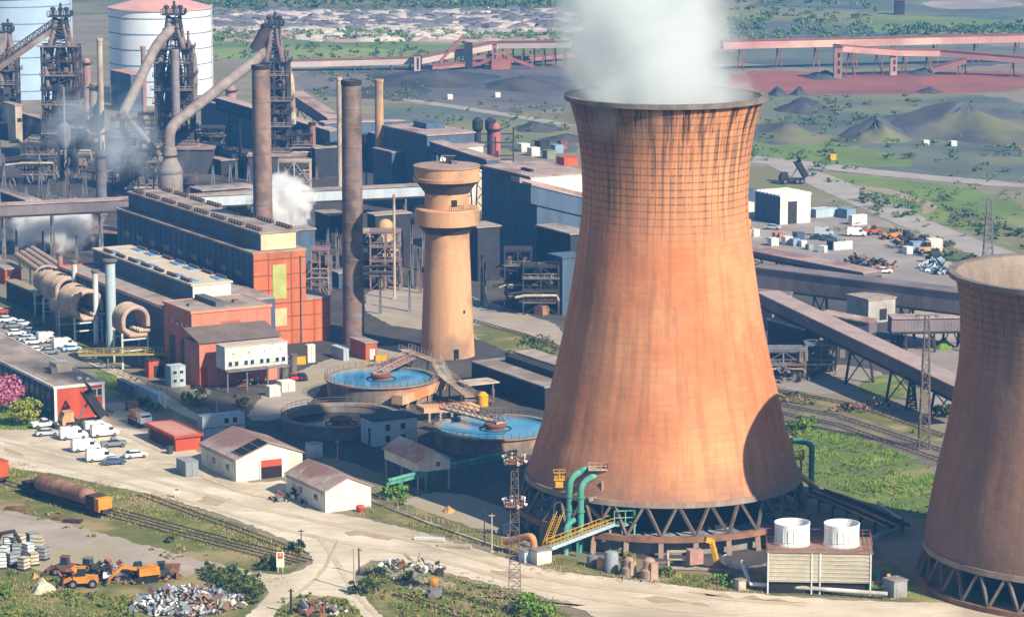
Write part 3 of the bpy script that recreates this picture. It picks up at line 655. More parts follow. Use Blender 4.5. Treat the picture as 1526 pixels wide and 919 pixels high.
MB().gbox(la0 + .1, la1 - .1, nb0 + .85, nb0 + .996, nz + .5, nz + 3.9).build('lantern_end', M_white, ln, False)
nsk = 7; stp = (lenb - 8) / nsk
for i in range(nsk):
    b_ = nb0 + 3 + i * stp
    for k_, a_ in enumerate((la0 + .6, la1 - 2.4)):
        if (i + k_) % 3 != 2: MB().gbox(a_ + .3, a_ + 1.9, b_, b_ + stp * .62, nz + 4.404, nz + 4.62).build('skylight', M_blueglass, t, False)
        for j in range(5): MB().gbox(a_ - .3 + k_ * 2.2, a_ + .15 + k_ * 2.2, b_ + j * stp * .15, b_ + j * stp * .15 + .6, nz + 4.404, nz + 5.1).build('roof_vent', vm, t, False)
# white office container block on stilts in front of annexe
t = None
A = P(336, 585); lu = along(A, U, 429); z0 = HZ(A, 552); z1 = HZ(A, 519); lv = along(A, W, 323)
t = thing('office_block', 'white two storey office cabins raised on stilts in front of red annexe', 'cabin block', A)
a, b = uv(A)
for i in range(4):
    c_ = MB().gbox(a + lu * i / 4 + .02, a + lu * (i + 1) / 4 - .02, b, b + lv, z0, z1).build('cabin', M_white, t, False)
    for j in range(2):
        win(c_, A, U, -W, lu * (i + .2 + j * .4) / 4, z0 + (z1 - z0) * .14, .9, 1.1, 'window', M_glass, mat('pale blue frame', 'a8bcc8', '98acb8'))
    win(c_, A, U, -W, lu * (i + .45) / 4, z0 + (z1 - z0) * .68, .5, .4, 'vent', M_glass, M_white)
MB().gbox(a - .1, a + lu + .1, b - .08, b + lv + .1, z1 + .003, z1 + .25).build('roof', mat('pale roof', 'b8aca0', 'a59a8e', sc=.3), t, False)
dk = MB().gbox(a, a + lu, b - 1.2, b - .05, z0 - .25, z0 - .1)
for i in range(9): dk.bar(fr(a + lu * i / 8, b - 1.15, z0 - .2), fr(a + lu * i / 8, b - 1.15, z0 + 1), .07)
dk.bar(fr(a, b - 1.15, z0 + 1), fr(a + lu, b - 1.15, z0 + 1), .08); dk.build('walkway', M_steel, t, False)
for x in (.02, .33, .66, .98):
    for y in (.2, lv - .2): MB().bar(fr(a + lu * x, b + y - .8 * (y < 1), 0), fr(a + lu * x, b + y - .8 * (y < 1), z0), .28).build('stilt', M_steel, t, False)
# --- office with red end
O = Bld('office', 'two storey office with flat grey roof and white framed red end wall', (82, 629), 156, None, 579, lv=62)
O.walls(mat('blue window wall', '5a6570', '454f5a', sc=.8, streak=0)); O.flat(M_roof, .1, .3, edge=M_white)
MB().gbox(O.a + .3, O.a + O.lu - .3, O.b - .12, O.b - .004, .1, O.h - .25).build('red_end_wall', M_red, O.t, False)
for x in (0, O.lu - .4): MB().gbox(O.a + x - .08, O.a + x + .44, O.b - .2, O.b - .003, -.2, O.h).build('corner_post', M_white, O.t, False)
for i in range(3): win(O.t, O.A - W * .12, U, -W, O.lu * .62 + i * 1.15, O.h * .66, 1.05, 1.5)
win(O.t, O.A - W * .12, U, -W, O.lu * .8, .15, 1.1, 2.4, 'door', mat('white door', 'c8d0d0', 'b5bebe'), M_white)
win(O.t, O.A - W * .12, U, -W, O.lu * .18, O.h * .45, .35, .35, 'lamp', M_white, M_white)
for i in range(20):
    for zz in (.6, 3.5): win(O.t, O.A, W, -U, 2.0 + i * 3.0, zz, 2.3, 1.7, 'window', M_glass, mat('grey blue frame', '7c8a94', '6c7a84'))
    MB().gbox(O.a - .2, O.a - .003, O.b + 1.2 + i * 3, O.b + 1.5 + i * 3, 0, O.h - .2).build('pilaster', mat('blue grey pilaster', '545e68'), O.t, False)
for (du, dv, su, sv, h_, m_) in ((5.4, 13, 3.2, 4, 1.7, M_white), (4.0, 12, 1.2, 2, 1.2, M_steel), (6.5, 4.5, .8, .8, .5, M_white), (7.8, 3.5, .7, .7, .4, M_white), (8, 17, 1.5, 1.5, .9, M_grey)):
    MB().gbox(O.a + du, O.a + du + su, O.b + dv, O.b + dv + sv, O.h + .303, O.h + .3 + h_).build('roof_plant', m_, O.t, False)
# --- white sheds
S1 = Bld('shed', 'larger cream gabled shed with dark gap in the roof and orange doorway', (352, 718), 451, 300, 685)
S1.walls(M_cream); zr = S1.h + 2.3
S1.gable(M_roof2, M_cream, zr)
sl = (zr - S1.h) / (S1.lu / 2)
MB().ext([S1.p(1.0, -.2, S1.h + sl * 1.0 + .2), S1.p(S1.lu / 2 - .4, -.2, zr - sl * .4 + .2), S1.p(S1.lu / 2 - .4, -.2, zr - sl * .4 + .26), S1.p(1.0, -.2, S1.h + sl * 1.0 + .26)], W * 4.2).build('roof_gap', mat('dark opening', '17171b', '101014'), S1.t, False)
rf_ = MB()
for f in (0, .33, .66, 1): rf_.bar(S1.p(1 + (S1.lu / 2 - 1.4) * f, -.2, S1.h + sl * (1 + (S1.lu / 2 - 1.4) * f) + .3), S1.p(1 + (S1.lu / 2 - 1.4) * f, 4, S1.h + sl * (1 + (S1.lu / 2 - 1.4) * f) + .3), .14)
rf_.build('rafter', M_steel, S1.t, False)
dr = MB().gbox(S1.a + S1.lu * .36, S1.a + S1.lu * .68, S1.b - .07, S1.b + .02, 0, 3.1).build('doorway', mat('dark interior', '2c1a16', '1d1210'), S1.t, False)
MB().gbox(S1.a + S1.lu * .36, S1.a + S1.lu * .68, S1.b - .2, S1.b - .075, 2.1, 3.3).build('shutter', M_red, dr, False)
for x in (.345, .68): MB().gbox(S1.a + S1.lu * x, S1.a + S1.lu * x + .25, S1.b - .22, S1.b - .072, 0, 3.3).build('jamb', M_white, dr, False)
S2 = Bld('shed', 'plain cream gabled shed nearest the dirt road, pinkish roof', (485, 764), 553, 427, 732)
S2.walls(M_cream); S2.gable(M_roof2, M_cream, S2.h + 1.9)
# --- long red low shed
S3 = Bld('garage', 'long low red shed with open bays and red edged sloping roof', (262, 673), 299, 221, 652)
S3.walls(M_red); S3.flat(mat('pink felt', 'b98474', 'a67466', sc=.3), .35, .25, edge=M_red)
for i in range(6): MB().gbox(S3.a - .12, S3.a - .003, S3.b + 1.2 + i * (S3.lv - 2) / 6, S3.b + 1.2 + (i + .75) * (S3.lv - 2) / 6, .05, S3.h - .5).build('bay_door', M_dk, S3.t, False)
# --- container-like blocks
def cont(label, px, xu, xv, yt, m, name='container', doors=True, group=None, cat=None):
    b = Bld(name, label, px, xu, xv, yt, cat=cat or name.replace('_', ' '), group=group)
    b.walls(m); b.flat(m, .04, .1)
    r = MB(); n = max(3, int(b.lv / .9))
    for i in range(n): r.gbox(b.a - .06, b.a - .003, b.b + b.lv * (i + .3) / n, b.b + b.lv * (i + .6) / n, .15, b.h - .15)
    r.build('corrugation', m, b.t, False)
    if doors:
        d = MB().gbox(b.a + .12, b.a + b.lu - .12, b.b - .06, b.b - .003, .15, b.h - .15).build('door', m, b.t, False)
        MB().gbox(b.a + b.lu / 2 - .04, b.a + b.lu / 2 + .04, b.b - .1, b.b - .063, .2, b.h - .2).build('handle', M_steel, d, False)
    return b
M_contw = mat('white container paint', 'cdd0d0', 'b4b9bb', sc=.4, c3='a89f92', streak=1)
M_contg = mat('grey container paint', '8d9298', '757a81', sc=.4, c3='7d756d', streak=1)
M_contb = mat('blue container paint', '7f98b0', '6a829a', sc=.4, c3='7c858c', streak=1)
cont('long white container on the grass strip, white end facing the road', (236, 610), 248, 205, 588, M_contw)
cont('weathered grey container standing right behind the long white one', (200, 592), 208, 175, 576, M_contg)
cont('small grey container beside the red low shed near the road', (277, 711), 296, 263, 689, M_contg)
b = cont('two storey shade-blue cabin stack behind the cream shed', (302, 656), 365, 294, 622, M_pblue, 'cabin_stack', False, cat='cabin stack')  # pale blue is the front's shade put into the cladding colour
MB().gbox(b.a - .1, b.a + b.lu + .1, b.b - .1, b.b - .004, b.h * .48, b.h * .52).build('joint', M_steel, b.t, False)
for i in range(2): b.fwin(b.lu * (.62 + .2 * i) - 1, b.h * .62, 1.1, 1.2)
b.fwin(b.lu * .3, .1, 1, 2.1, 'door', M_pblue)
b = cont('small white cabin stack with windows at the foot of the red annexe', (255, 577), 277, 247, 547, M_pblue, 'cabin_stack', False, cat='cabin stack')
for i in range(2):
    for z in (.2, .62): b.fwin(b.lu * (.12 + .45 * i), b.h * z, b.lu * .3, b.h * .2)
b = Bld('hut', 'dark red hut with black open front beside the small white cabin stack', (222, 563), 247, 216, 538); b.walls(M_redbrick); b.flat(M_dk, .2, .2)
b.fwin(b.lu * .3, .1, b.lu * .55, 2.3, 'opening', M_black, M_black)
cont('white store cabin beneath the raised office cabins', (402, 592), 418, 396, 577, M_white, 'store_cabin', cat='cabin')
cont('cream store cabin right of the one beneath the raised office cabins', (420, 585), 440, 412, 570, M_cream, 'store_cabin', cat='cabin')
cont('rusty square box beside the white container', (191, 613), 207, 187, 600, mat('rust box', 'a07060', '8a5f50', sc=.5), 'box_store', cat='store')
cont('pale grey cabin at the foot of the tall brick chimney', (512, 538), 520, 494, 521, M_pblue, 'site_cabin', cat='cabin')
b = Bld('pump_house', 'small brick pump house against the base of the tall brick chimney', (545, 537), 562, 522, 512); b.walls(M_redbrick); b.flat(M_roof, .2, .25); b.fwin(b.lu * .35, .1, 1.2, 2.2, 'door', M_white)
cont('white kiosk in front of the orange hall annexe', (459, 541), 470, 455, 515, M_white, 'kiosk')
cont('yellow skip beside the far rim of the front left settling tank', (560, 540), 579, 557, 531, M_yellow, 'skip', False)
cont('low yellow bin by the white kiosk', (443, 544), 456, 441, 533, M_yellow, 'bin', False)
# --- blue grey pump building between tanks
b = Bld('pump_building', 'pale blue pump building with dark lean-to roof between the settling tanks', (557, 666), 622, 538, 628)
b.walls(M_pblue); b.flat(mat('dark blue roof', '3d4650', '323a44', sc=.4), .25, .3)
for i in range(2):
    for z in (.12, .56): b.fwin(b.lu * (.25 + .35 * i), b.h * z, 1.2, b.h * .3)
b.lwin(1.0, .1, 1.1, b.h * .7, 'door', M_glass)
# --- long dark shed with pale roof strips behind the tower
b = Bld('filter_house', 'long dark shed with two pale roof strips half hidden by the cooling tower', (812, 612), None, 703, 578, lu=13)
b.walls(mat('near black cladding', '34353c', '292a30', sc=.3)); b.flat(M_roof, .2, .3)
MB().gbox(b.a + 5.5, b.a + 8.5, b.b - .1, b.b + b.lv - 4, b.h + .303, b.h + 1.6).build('roof_valley', mat('near black cladding', '34353c'), b.t, False)
MB().gbox(b.a + 8.3, b.a + 13.2, b.b - .1, b.b + b.lv - 2, b.h + 1.603, b.h + 1.9).build('upper_roof', M_roof, b.t, False)
# --- hut on stilts by green pipe
A = P(622, 735); z0 = HZ(A, 704); a, b_ = uv(A)
t = thing('stilt_hut', 'cream hut with rust streaked roof raised on posts behind the green pipe', 'hut', A)
lu = along(A + Z * z0, U, 671); lv = 12.5; h = HZ(A, 690)
MB().gbox(a, a + lu, b_, b_ + lv, z0, h).build('wall', M_cream, t, False)
MB().ext([fr(a - .3, b_ - .3, h + .02), fr(a + lu * .5, b_ - .3, h + 1.9), fr(a + lu * .5, b_ - .3, h + 2.05), fr(a - .3, b_ - .3, h + .17)], W * (lv + .6)).build('roof', mat('rusty cream roof', 'c99a80', 'b0765c', sc=.35, streak=0, c3='bfae9c'), t, False)
MB().ext([fr(a + lu + .3, b_ - .3, h + .02), fr(a + lu * .5, b_ - .3, h + 1.9), fr(a + lu * .5, b_ - .3, h + 2.05), fr(a + lu + .3, b_ - .3, h + .17)], W * (lv + .6)).build('roof', M_pblue, t, False)
MB().ext([fr(a, b_ + .01, h), fr(a + lu, b_ + .01, h), fr(a + lu / 2, b_ + .01, h + 1.85)], W * .2).build('gable_wall', M_cream, t, False)
for x in (.2, lu - .2):
    for y in (.2, lv / 2, lv - .2): MB().bar(fr(a + x, b_ + y, 0), fr(a + x, b_ + y, z0), .3).build('post', M_pale, t, False)
win(t, A, U, -W, lu * .55, z0 + .6, 1, 1, 'window', mat('rust window', '8a5a4a', '7a4a3c'), M_cream)
# --- grey transfer building with white end and mid works buildings
b = Bld('stock_house', 'big grey block with sunlit white end behind the water tower', (790, 398), 880, 718, 265)
b.walls(M_navy); b.flat(M_roof2, .3, .4); MB().gbox(b.a + .1, b.a + b.lu, b.b - .2, b.b - .004, 0, b.h).build('white_end_wall', mat('white cladding end', 'c9cac0', 'b4b6ae', sc=.2, streak=1), b.t, False)
MB().gbox(b.a + 4, b.a + 5, b.b + 7, b.b + 12, b.h + .404, b.h + 1).build('roof_vent', M_dk, b.t, False)
b.lwin(5, b.h * .72, 2, 4, 'window', M_dk, M_dk)
b = Bld('screen_house', 'dark stepped block with pale roof beyond the slim tan chimney', (637, 318), None, 590, 203, lu=15)
b.lv = 27; b.walls(M_navy); b.flat(M_roof2, .3, .4)
MB().gbox(b.a + 6, b.a + 12, b.b + 12, b.b + 20, b.h + .404, b.h + 2).build('roof_house', M_navy, b.t, False)
MB().gbox(b.a + .3, b.a + 15, b.b - 5, b.b - .004, 0, b.h - 3).build('lower_block', M_navy, b.t, False)
MB().gbox(b.a, b.a + 15.3, b.b - 5.3, b.b - .01, b.h - 2.997, b.h - 2.6).build('lower_roof', M_roof2, b.t, False)
MB().gbox(b.a + 1, b.a + 15, b.b - 5.2, b.b - 5.004, 0, b.h - 3.2).build('pale_end', M_cream, b.t, False)
MB().gbox(b.a - 4, b.a - .004, b.b + 14, b.b + 26, 0, b.h - 6).build('side_block', M_navy, b.t, False)
MB().gbox(b.a - 4.2, b.a - .01, b.b + 13.8, b.b + 26.2, b.h - 5.997, b.h - 5.7).build('side_roof', M_roof2, b.t, False)
# ================= conveyor galleries and pipes
def gallery(label, p, q, wdt, hgt, m, mr, trest, name='conveyor_gallery', n=5, side=None, skip=(), cat='conveyor', roof_over=.3):
    """enclosed conveyor from p to q (points on the underside centre line)"""
    p, q = V(p), V(q); d = q - p; dn = V((d.x, d.y, 0)).normalized(); x = V((-dn.y, dn.x, 0))
    t = thing(name, label, cat, V((p.x, p.y, 0)))
    MB().obox(p - x * wdt / 2, d, x * wdt, Z * hgt).build('casing', m, t, False)
    MB().obox(p - x * (wdt / 2 + roof_over) + Z * (hgt + .003), d, x * (wdt + 2 * roof_over), Z * .3).build('roof', mr, t, False)
    MB().obox(p - x * (wdt / 2 + .1) - Z * .5, d, x * (wdt + .2), Z * .497).build('truss', M_black, t, False)
    for i in range(n):
        if i in skip: continue
        f = (i + .5) / n; c = p + d * f - Z * .5
        if c.z < 1: continue
        s = MB(); hw = wdt * .45
        for sx in (-1, 1):
            s.bar(V((c.x, c.y, 0)) + x * sx * hw * 1.5, c + x * sx * hw, .4)
        k = max(1, int(c.z / 4))
        for j in range(k):
            z0, z1 = c.z * j / k, c.z * (j + 1) / k
            w0, w1 = hw * (1.5 - .5 * j / k), hw * (1.5 - .5 * (j + 1) / k)
            s.bar(V((c.x, c.y, z0)) - x * w0, V((c.x, c.y, z1)) + x * w1, .2); s.bar(V((c.x, c.y, z0)) + x * w0, V((c.x, c.y, z1)) - x * w1, .2)
        s.build('trestle', trest, t, False)
    return t
def zpt(px, py, yg): g = P(px, yg); return V((g.x, g.y, HZ(g, py)))
M_palegal = mat('pale blue gallery side', 'b4bcc2', '9fa8b0', sc=.2, streak=1, corr=.2)
M_pinkgal = mat('dusty pink gallery', 'b58a80', '9f766e', sc=.1, c3='c0a090', corr=.2)
p, q = zpt(-30, 322, 392), zpt(640, 290, 362); mid_ = p.lerp(q, .42)
gallery('long gallery with pale side running from the dark gallery to the water tower', mid_, q, 4, 2.6, M_palegal, M_roof, M_steel, n=5)
gallery('dark sided gallery at left over white steam, joining the pale one', p, mid_ - (q - p).normalized() * .05, 4, 2.6, M_mauve, M_roof2, M_steel, n=4)  # shade on the gallery's left length is painted as darker cladding
gallery('broad grey gallery running right from behind the main tower to the brown tower', zpt(1128, 424, 480), zpt(1450, 466, 520), 5.5, 4.2, M_mauve, M_mauve, M_black, n=5)
gallery('steep grey gallery sloping down right in front of the transfer house', zpt(1142, 452, 512), zpt(1440, 596, 640), 4.6, 2.4, M_mauve, mat('pinkish gallery roof', 'a28f8a', '8d7c78', sc=.2), M_black, n=5)
gallery('low grey gallery entering the right side of the transfer house', zpt(1325, 492, 522), zpt(1452, 490, 520), 4.2, 2.8, M_mauve, M_roof2, M_black, n=3)
gallery('short low gallery entering the left side of the transfer house', zpt(1225, 482, 520), zpt(1300, 496, 528), 4, 2.4, M_mauve, M_roof2, M_black, n=2)
gallery('thin dark edged gallery along the near side of scrap yard', zpt(1095, 372, 392), zpt(1300, 412, 428), 6, 1.0, M_mauve, M_roof2, M_black, n=4)
b = Bld('transfer_house', 'grey conveyor transfer house with a black ragged hole in its front', (1293, 516), 1333, None, 448, lu=None, lv=8, z0=5)
b.walls(mat('white grey cladding', 'aaa8a4', '969490', sc=.3, streak=1, c3='857f78')); b.flat(M_roof, .2, .3)
win(b.t, b.A, U, -W, b.lu * .42, b.h * .55, b.lu * .26, 2.4, 'hole', M_black, M_black)
for x in (.3, b.lu - .3):
    for y in (.3, 7.5): MB().bar(fr(b.a + x, b.b + y, 0), fr(b.a + x, b.b + y, 5), .4).build('leg', M_black, b.t, False)
b = Bld('tail_house', 'grey drive house behind the right edge of main tower where galleries meet', (1150, 494), 1180, 1085, 440, lv=9); b.walls(M_mauve); b.flat(M_mauve, .2, .3)
for i in range(2): win(b.t, b.A, U, -W, .6 + i * 3, b.h * .78, 1.5, 1.2, 'window', M_white, M_white)
b = Bld('ore_shed', 'dark open shed under the steep gallery right of main tower', (1200, 544), 1265, 1130, 492, lv=14); b.walls(mat('near black cladding', '34353c')); b.flat(M_roof2, .3, .3)
for i in range(4): b.fwin(1 + i * b.lu / 4.4, .6, b.lu / 7, 2.0, 'opening', mat('dull opening', '7d7570', '5d5652'), M_black)
MB().gbox(b.a + b.lu * .3, b.a + b.lu * .55, b.b - .3, b.b - .004, b.h * .4, b.h).build('pale_panel', M_grey, b.t, False)
# galleries far away
def far_gal(label, pts, wd=4, hg=3.2, m=None, n=6, mr=None, trest=None):
    t = None
    P3 = [zpt(*q) for q in pts]
    t = thing('far_conveyor', label, 'conveyor', V((P3[0].x, P3[0].y, 0)))
    for a, b in zip(P3, P3[1:]):
        d = b - a; x = V((-d.y, d.x, 0)).normalized()
        MB().obox(a - x * wd / 2, d, x * wd, Z * hg).build('casing', m or M_pinkgal, t, False)
        MB().obox(a - x * (wd / 2 + .3) + Z * (hg + .003), d, x * (wd + .6), Z * .35).build('roof', mr or mat('ore red roof', '8a5a55', '764c48', sc=.1), t, False)
        for i in range(n):
            c = a + d * ((i + .5) / n)
            if c.z > 2:
                s = MB()
                for sx in (-1, 1): s.bar(V((c.x, c.y, 0)) + x * sx * wd * .7, c + x * sx * wd * .4, .4)
                s.bar(V((c.x, c.y, 0)) - x * wd * .7, c + x * wd * .4, .3); s.build('trestle', trest or M_rust, t, False)
    return t
far_gal('far pale conveyor rising over the coal yard toward the steam', [(430, 100, 106), (625, 95, 104), (740, 72, 98), (850, 71, 100)], 5, 2.6, mat('pale dusty gallery', 'b8a8a0', 'a5968f', sc=.1), 7)
far_gal('far pink conveyor crossing the ore field behind the steam at right', [(1075, 73, 106), (1300, 68, 100), (1545, 62, 94)], 5, 3.2, None, 4)
far_gal('lower pink conveyor dropping right from the ore field tower', [(1246, 77, 118), (1330, 83, 112), (1400, 84, 110), (1545, 96, 116)], 4, 2.6, None, 2)
far_gal('short red inclined conveyor in the middle of the ore field', [(1390, 109, 111), (1440, 95, 112)], 4, 2.4, mat('red gallery', '99706a', '84605a', sc=.1), 2)
far_gal('low far conveyor behind the coal yard beneath the rising one', [(640, 104, 107), (850, 84, 90)], 4, 1.6, mat('red gallery', 'a5625a'), 4)
def far_tower(label, px, yt, xw, m):
    g = P(*px); k = PPM(g); t = thing('junction_tower', label, 'tower', g); h = HZ(g, yt); w_ = xw / k
    MB().box((g.x, g.y, h / 2), (w_, w_, h)).build('wall', m, t, False); MB().box((g.x, g.y, h + .3), (w_ + .8, w_ + .8, .5)).build('roof', M_rust, t, False)
    for i in range(3): MB().box((g.x + w_ * .1, g.y - w_ / 2, h * (.25 + .25 * i)), (w_ * .3, .2, 1.8)).build('window', M_dk, t, False)
far_tower('tall dusty tower carrying the pink conveyor over red ore', (1248, 118), 70, 12, mat('dusty tower', '96736c', '80605a', sc=.1))
far_tower('smaller pale junction house on the lower pink conveyor', (1331, 112), 73, 10, M_pinkgal)
far_tower('pale junction house where the far conveyor starts to rise', (622, 106), 83, 9, mat('pale dusty gallery', 'b8a8a0'))
far_tower('dark trestle tower under the crest of far conveyor', (737, 103), 66, 7, mat('dusty tower', '96736c'))
far_tower('dark tower block on the far green ridge at top right', (1340, 22), 1, 14, M_black)
g = P(705, 103); t = thing('ore_reclaimer', 'dark ore reclaimer with red boom in the far coal yard', 'reclaimer', g)
MB().box((g.x - 2, g.y, 5.5), (3.6, 3.6, 11)).build('mast', M_black, t, False); MB().bar((g.x - 2, g.y, 4), (g.x + 16, g.y + 5, 7), 1.2).build('boom', mat('red boom', '99605a', '80504a', sc=.2), t, False)
MB().bar((g.x - 4, g.y, 14), (g.x - 14, g.y - 2, 3), 1.0).build('counter_boom', mat('red boom', 'b04a40'), t, False)
g = P(745, 103); solo('ore_heap_screen', MB().box((g.x, g.y, 2), (8, 4, 4), .2).bar((g.x - 14, g.y, .6), (g.x, g.y, 5), 1.2).bar((g.x + 3, g.y, 5), (g.x + 14, g.y, 1), 1.2), mat('red boom', 'b04a40'), 'red ore screen right of the far reclaimer', 'screen')
# stockpiles
from mathutils import noise as mnoise
def heap(label, px, wx, hy, m, name='stockpile', el=1.5):
    g = P(*px); k = PPM(g); r = wx / k / 2; h = HZ(g, px[1] - hy); n = 40; mb = MB(); mb.v.append((g.x, g.y, h))
    for j in range(1, 9):
        f = j / 8
        for i in range(n):
            a = 2 * math.pi * i / n; nz = mnoise.noise(V((math.cos(a) * f * 2.2 + px[0], math.sin(a) * f * 2.2, 1))); jj = 1 + .3 * mnoise.noise(V((math.cos(a) * 1.3 + px[0], math.sin(a) * 1.3, 5))) + rnd.uniform(-.04, .04)
            mb.v.append((g.x + r * f * jj * math.cos(a), g.y + r * el * f * jj * math.sin(a), max(h * (1 - f) ** 1.05 * (1 + rnd.uniform(-.1, .1)) + h * .42 * nz * (1 - f * f), 0) - .05))
    for i in range(n): mb.f.append((0, 1 + i, 1 + (i + 1) % n))
    for j in range(7):
        for i in range(n):
            a = 1 + j * n + i; b = 1 + j * n + (i + 1) % n; mb.f.append((a, a + n, b + n, b))
    return solo(name, mb, m, label, 'stockpile')
M_coalp = mat('coal heap', '3f4046', '33343a', sc=.08, c3='4d4a48')
for a in (('broad dark coal heap in the coal yard left of the steam', (640, 118), 190, 14), ('second coal heap nearest the steam, long and low', (775, 128), 120, 15), ('low grey heap below the far conveyor at centre', (580, 138), 130, 10), ('small peaked black heap on the ore field edge just right of main tower', (1160, 142), 34, 12), ('second small black peak right of the first on ore field edge', (1190, 141), 28, 11),
          ('grey cone beneath the tall dusty ore tower', (1228, 116), 60, 11), ('long dark heap beneath the lower pink conveyor', (1375, 110), 50, 8), ('low dark heap in the middle of red ore field', (1384, 137), 40, 7), ('bluish heap beyond the rail lane right of main tower rim', (1200, 163), 90, 18), ('rocky peaked spoil heap with grassy flank at right', (1305, 205), 110, 28), ('long dark spoil bank along the right edge', (1440, 190), 300, 38),
          ('dark spoil bank right of main tower shoulder', (1170, 200), 160, 20), ('dark coal heap beyond the twin ore pots', (800, 192), 80, 10), ('small dark heap right of the twin ore pots', (845, 208), 70, 9)):
    heap(*a, M_coalp if 'spoil' not in a[0] else mat('spoil bank', '5a5a58', '43464a', sc=.06, c3='6a6a4c'))
heap('low green topped spoil mound beyond the grey gallery', (1405, 518), 34, 16, mat('grassy mound', '66802c', '587026', sc=.3), 'grass_mound')
# ================= settling tanks
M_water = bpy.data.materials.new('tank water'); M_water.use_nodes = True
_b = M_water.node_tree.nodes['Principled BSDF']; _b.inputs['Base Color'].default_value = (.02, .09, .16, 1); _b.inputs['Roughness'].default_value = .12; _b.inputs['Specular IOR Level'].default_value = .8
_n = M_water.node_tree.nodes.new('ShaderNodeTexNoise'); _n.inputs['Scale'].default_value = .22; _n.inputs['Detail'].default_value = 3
_r = M_water.node_tree.nodes.new('ShaderNodeValToRGB'); _r.color_ramp.elements[0].color = (.035, .2, .4, 1); _r.color_ramp.elements[1].color = (.06, .27, .42, 1); _r.color_ramp.elements[0].position = .4; _r.color_ramp.elements[1].position = .6  # bright blue base colour carries the sky's reflection
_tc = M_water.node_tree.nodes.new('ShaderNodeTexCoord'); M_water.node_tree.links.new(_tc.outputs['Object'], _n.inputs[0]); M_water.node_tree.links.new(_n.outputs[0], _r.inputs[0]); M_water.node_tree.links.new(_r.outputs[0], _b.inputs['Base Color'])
M_tankwall = mat('tank concrete', '766b63', '5f5650', sc=.5, c3='8d755f', streak=1)
M_tankrim = mat('tank rim', '8b8480', '6c6764', sc=.6, c3='96705a')
def railing(mb, pts, h=1.1, step=2.0, t=.08):
    for a, b in zip(pts, pts[1:]):
        a, b = V(a), V(b); n = max(1, int((b - a).length / step))
        for i in range(n + 1): q = a.lerp(b, i / n); mb.bar(q, q + Z * h, t)
        mb.bar(a + Z * h, b + Z * h, t); mb.bar(a + Z * h * .5, b + Z * h * .5, t * .8)
M_shadewater = mat('shade toned still water', '10202c', '0c161f', sc=.2, rough=.15, spec=.4, fine=.05)  # tank water again, with the shade over it put into the colour
def tank(label, px, hw, zr, zw, bridge=None, m=M_tankwall):
    c = P(px[0], px[1], zr); g = V((c.x, c.y, 0)); r = hw / PPM(c); t = thing('settling_tank', label, 'settling tank', g)
    MB().lathe(g, [(r, -.2), (r, zr), (r - .5, zr), (r - .5, zw - .6)], 72, False).build('tank_wall', m, t)
    MB().lathe(g, [(r - .1, zr + .004), (r + .5, zr + .004), (r + .5, zr + .25), (r - .6, zr + .25), (r - .6, zr - .3)], 72, False).build('walkway_rim', M_tankrim, t)
    MB().lathe(g, [(.05, zw), (r - .5, zw)], 72, False).build('water', M_water if bridge else M_shadewater, t)
    rl = MB(); railing(rl, [(g.x + (r + .4) * math.cos(a * .1309), g.y + (r + .4) * math.sin(a * .1309), zr + .25) for a in range(49)], 1.0, 3, .06); rl.build('railing', M_steel, t)
    MB().lathe(V((g.x, g.y, zw - 1)), [(1.8, 0), (1.8, 1.7), (2.1, 1.7), (2.1, 2.1), (.3, 2.6)], 24).build('centre_drum', M_rust, t)
    MB().lathe(V((g.x, g.y, zw)), [(2.8, -.3), (2.8, .12), (3.0, .12), (3.0, -.3)], 24, False).build('baffle_ring', M_black, t)
    if bridge is not None:
        e = g + V((math.cos(bridge), math.sin(bridge), 0)) * (r + 2.5); b = MB(); d = (e - g).normalized(); x = V((-d.y, d.x, 0))
        lo, hi = V((g.x, g.y, zr + 1.2)) - d * 1.5, V((e.x, e.y, zr + 1.8))
        MB().obox(lo - x * 1.1 - Z * .2, hi - lo, x * 2.2, Z * .18).build('bridge_deck', M_pale, t, False)
        for s_ in (-1, 1):
            b.bar(lo + x * s_ * 1.1, hi + x * s_ * 1.1, .22); b.bar(lo + x * s_ * 1.1 + Z * 1.3, hi + x * s_ * 1.1 + Z * 1.3, .14)
            n = 9
            for i in range(n + 1):
                q = (lo + x * s_ * 1.1).lerp(hi + x * s_ * 1.1, i / n); b.bar(q, q + Z * 1.3, .1)
                if i < n: b.bar(q, (lo + x * s_ * 1.1).lerp(hi + x * s_ * 1.1, (i + 1) / n) + Z * 1.3, .08)
        b.build('bridge_truss', mat('dusty pink steel', '9c8078', '7d655e', sc=.4), t, False)
    return t, g, r
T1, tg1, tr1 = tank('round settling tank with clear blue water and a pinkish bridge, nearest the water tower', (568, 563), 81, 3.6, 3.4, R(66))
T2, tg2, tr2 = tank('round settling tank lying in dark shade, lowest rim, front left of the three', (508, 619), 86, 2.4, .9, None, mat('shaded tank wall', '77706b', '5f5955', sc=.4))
T3, tg3, tr3 = tank('round settling tank with a diagonal truss bridge, partly hidden by the main tower', (738, 637), 90, 3.0, 2.8, R(135))
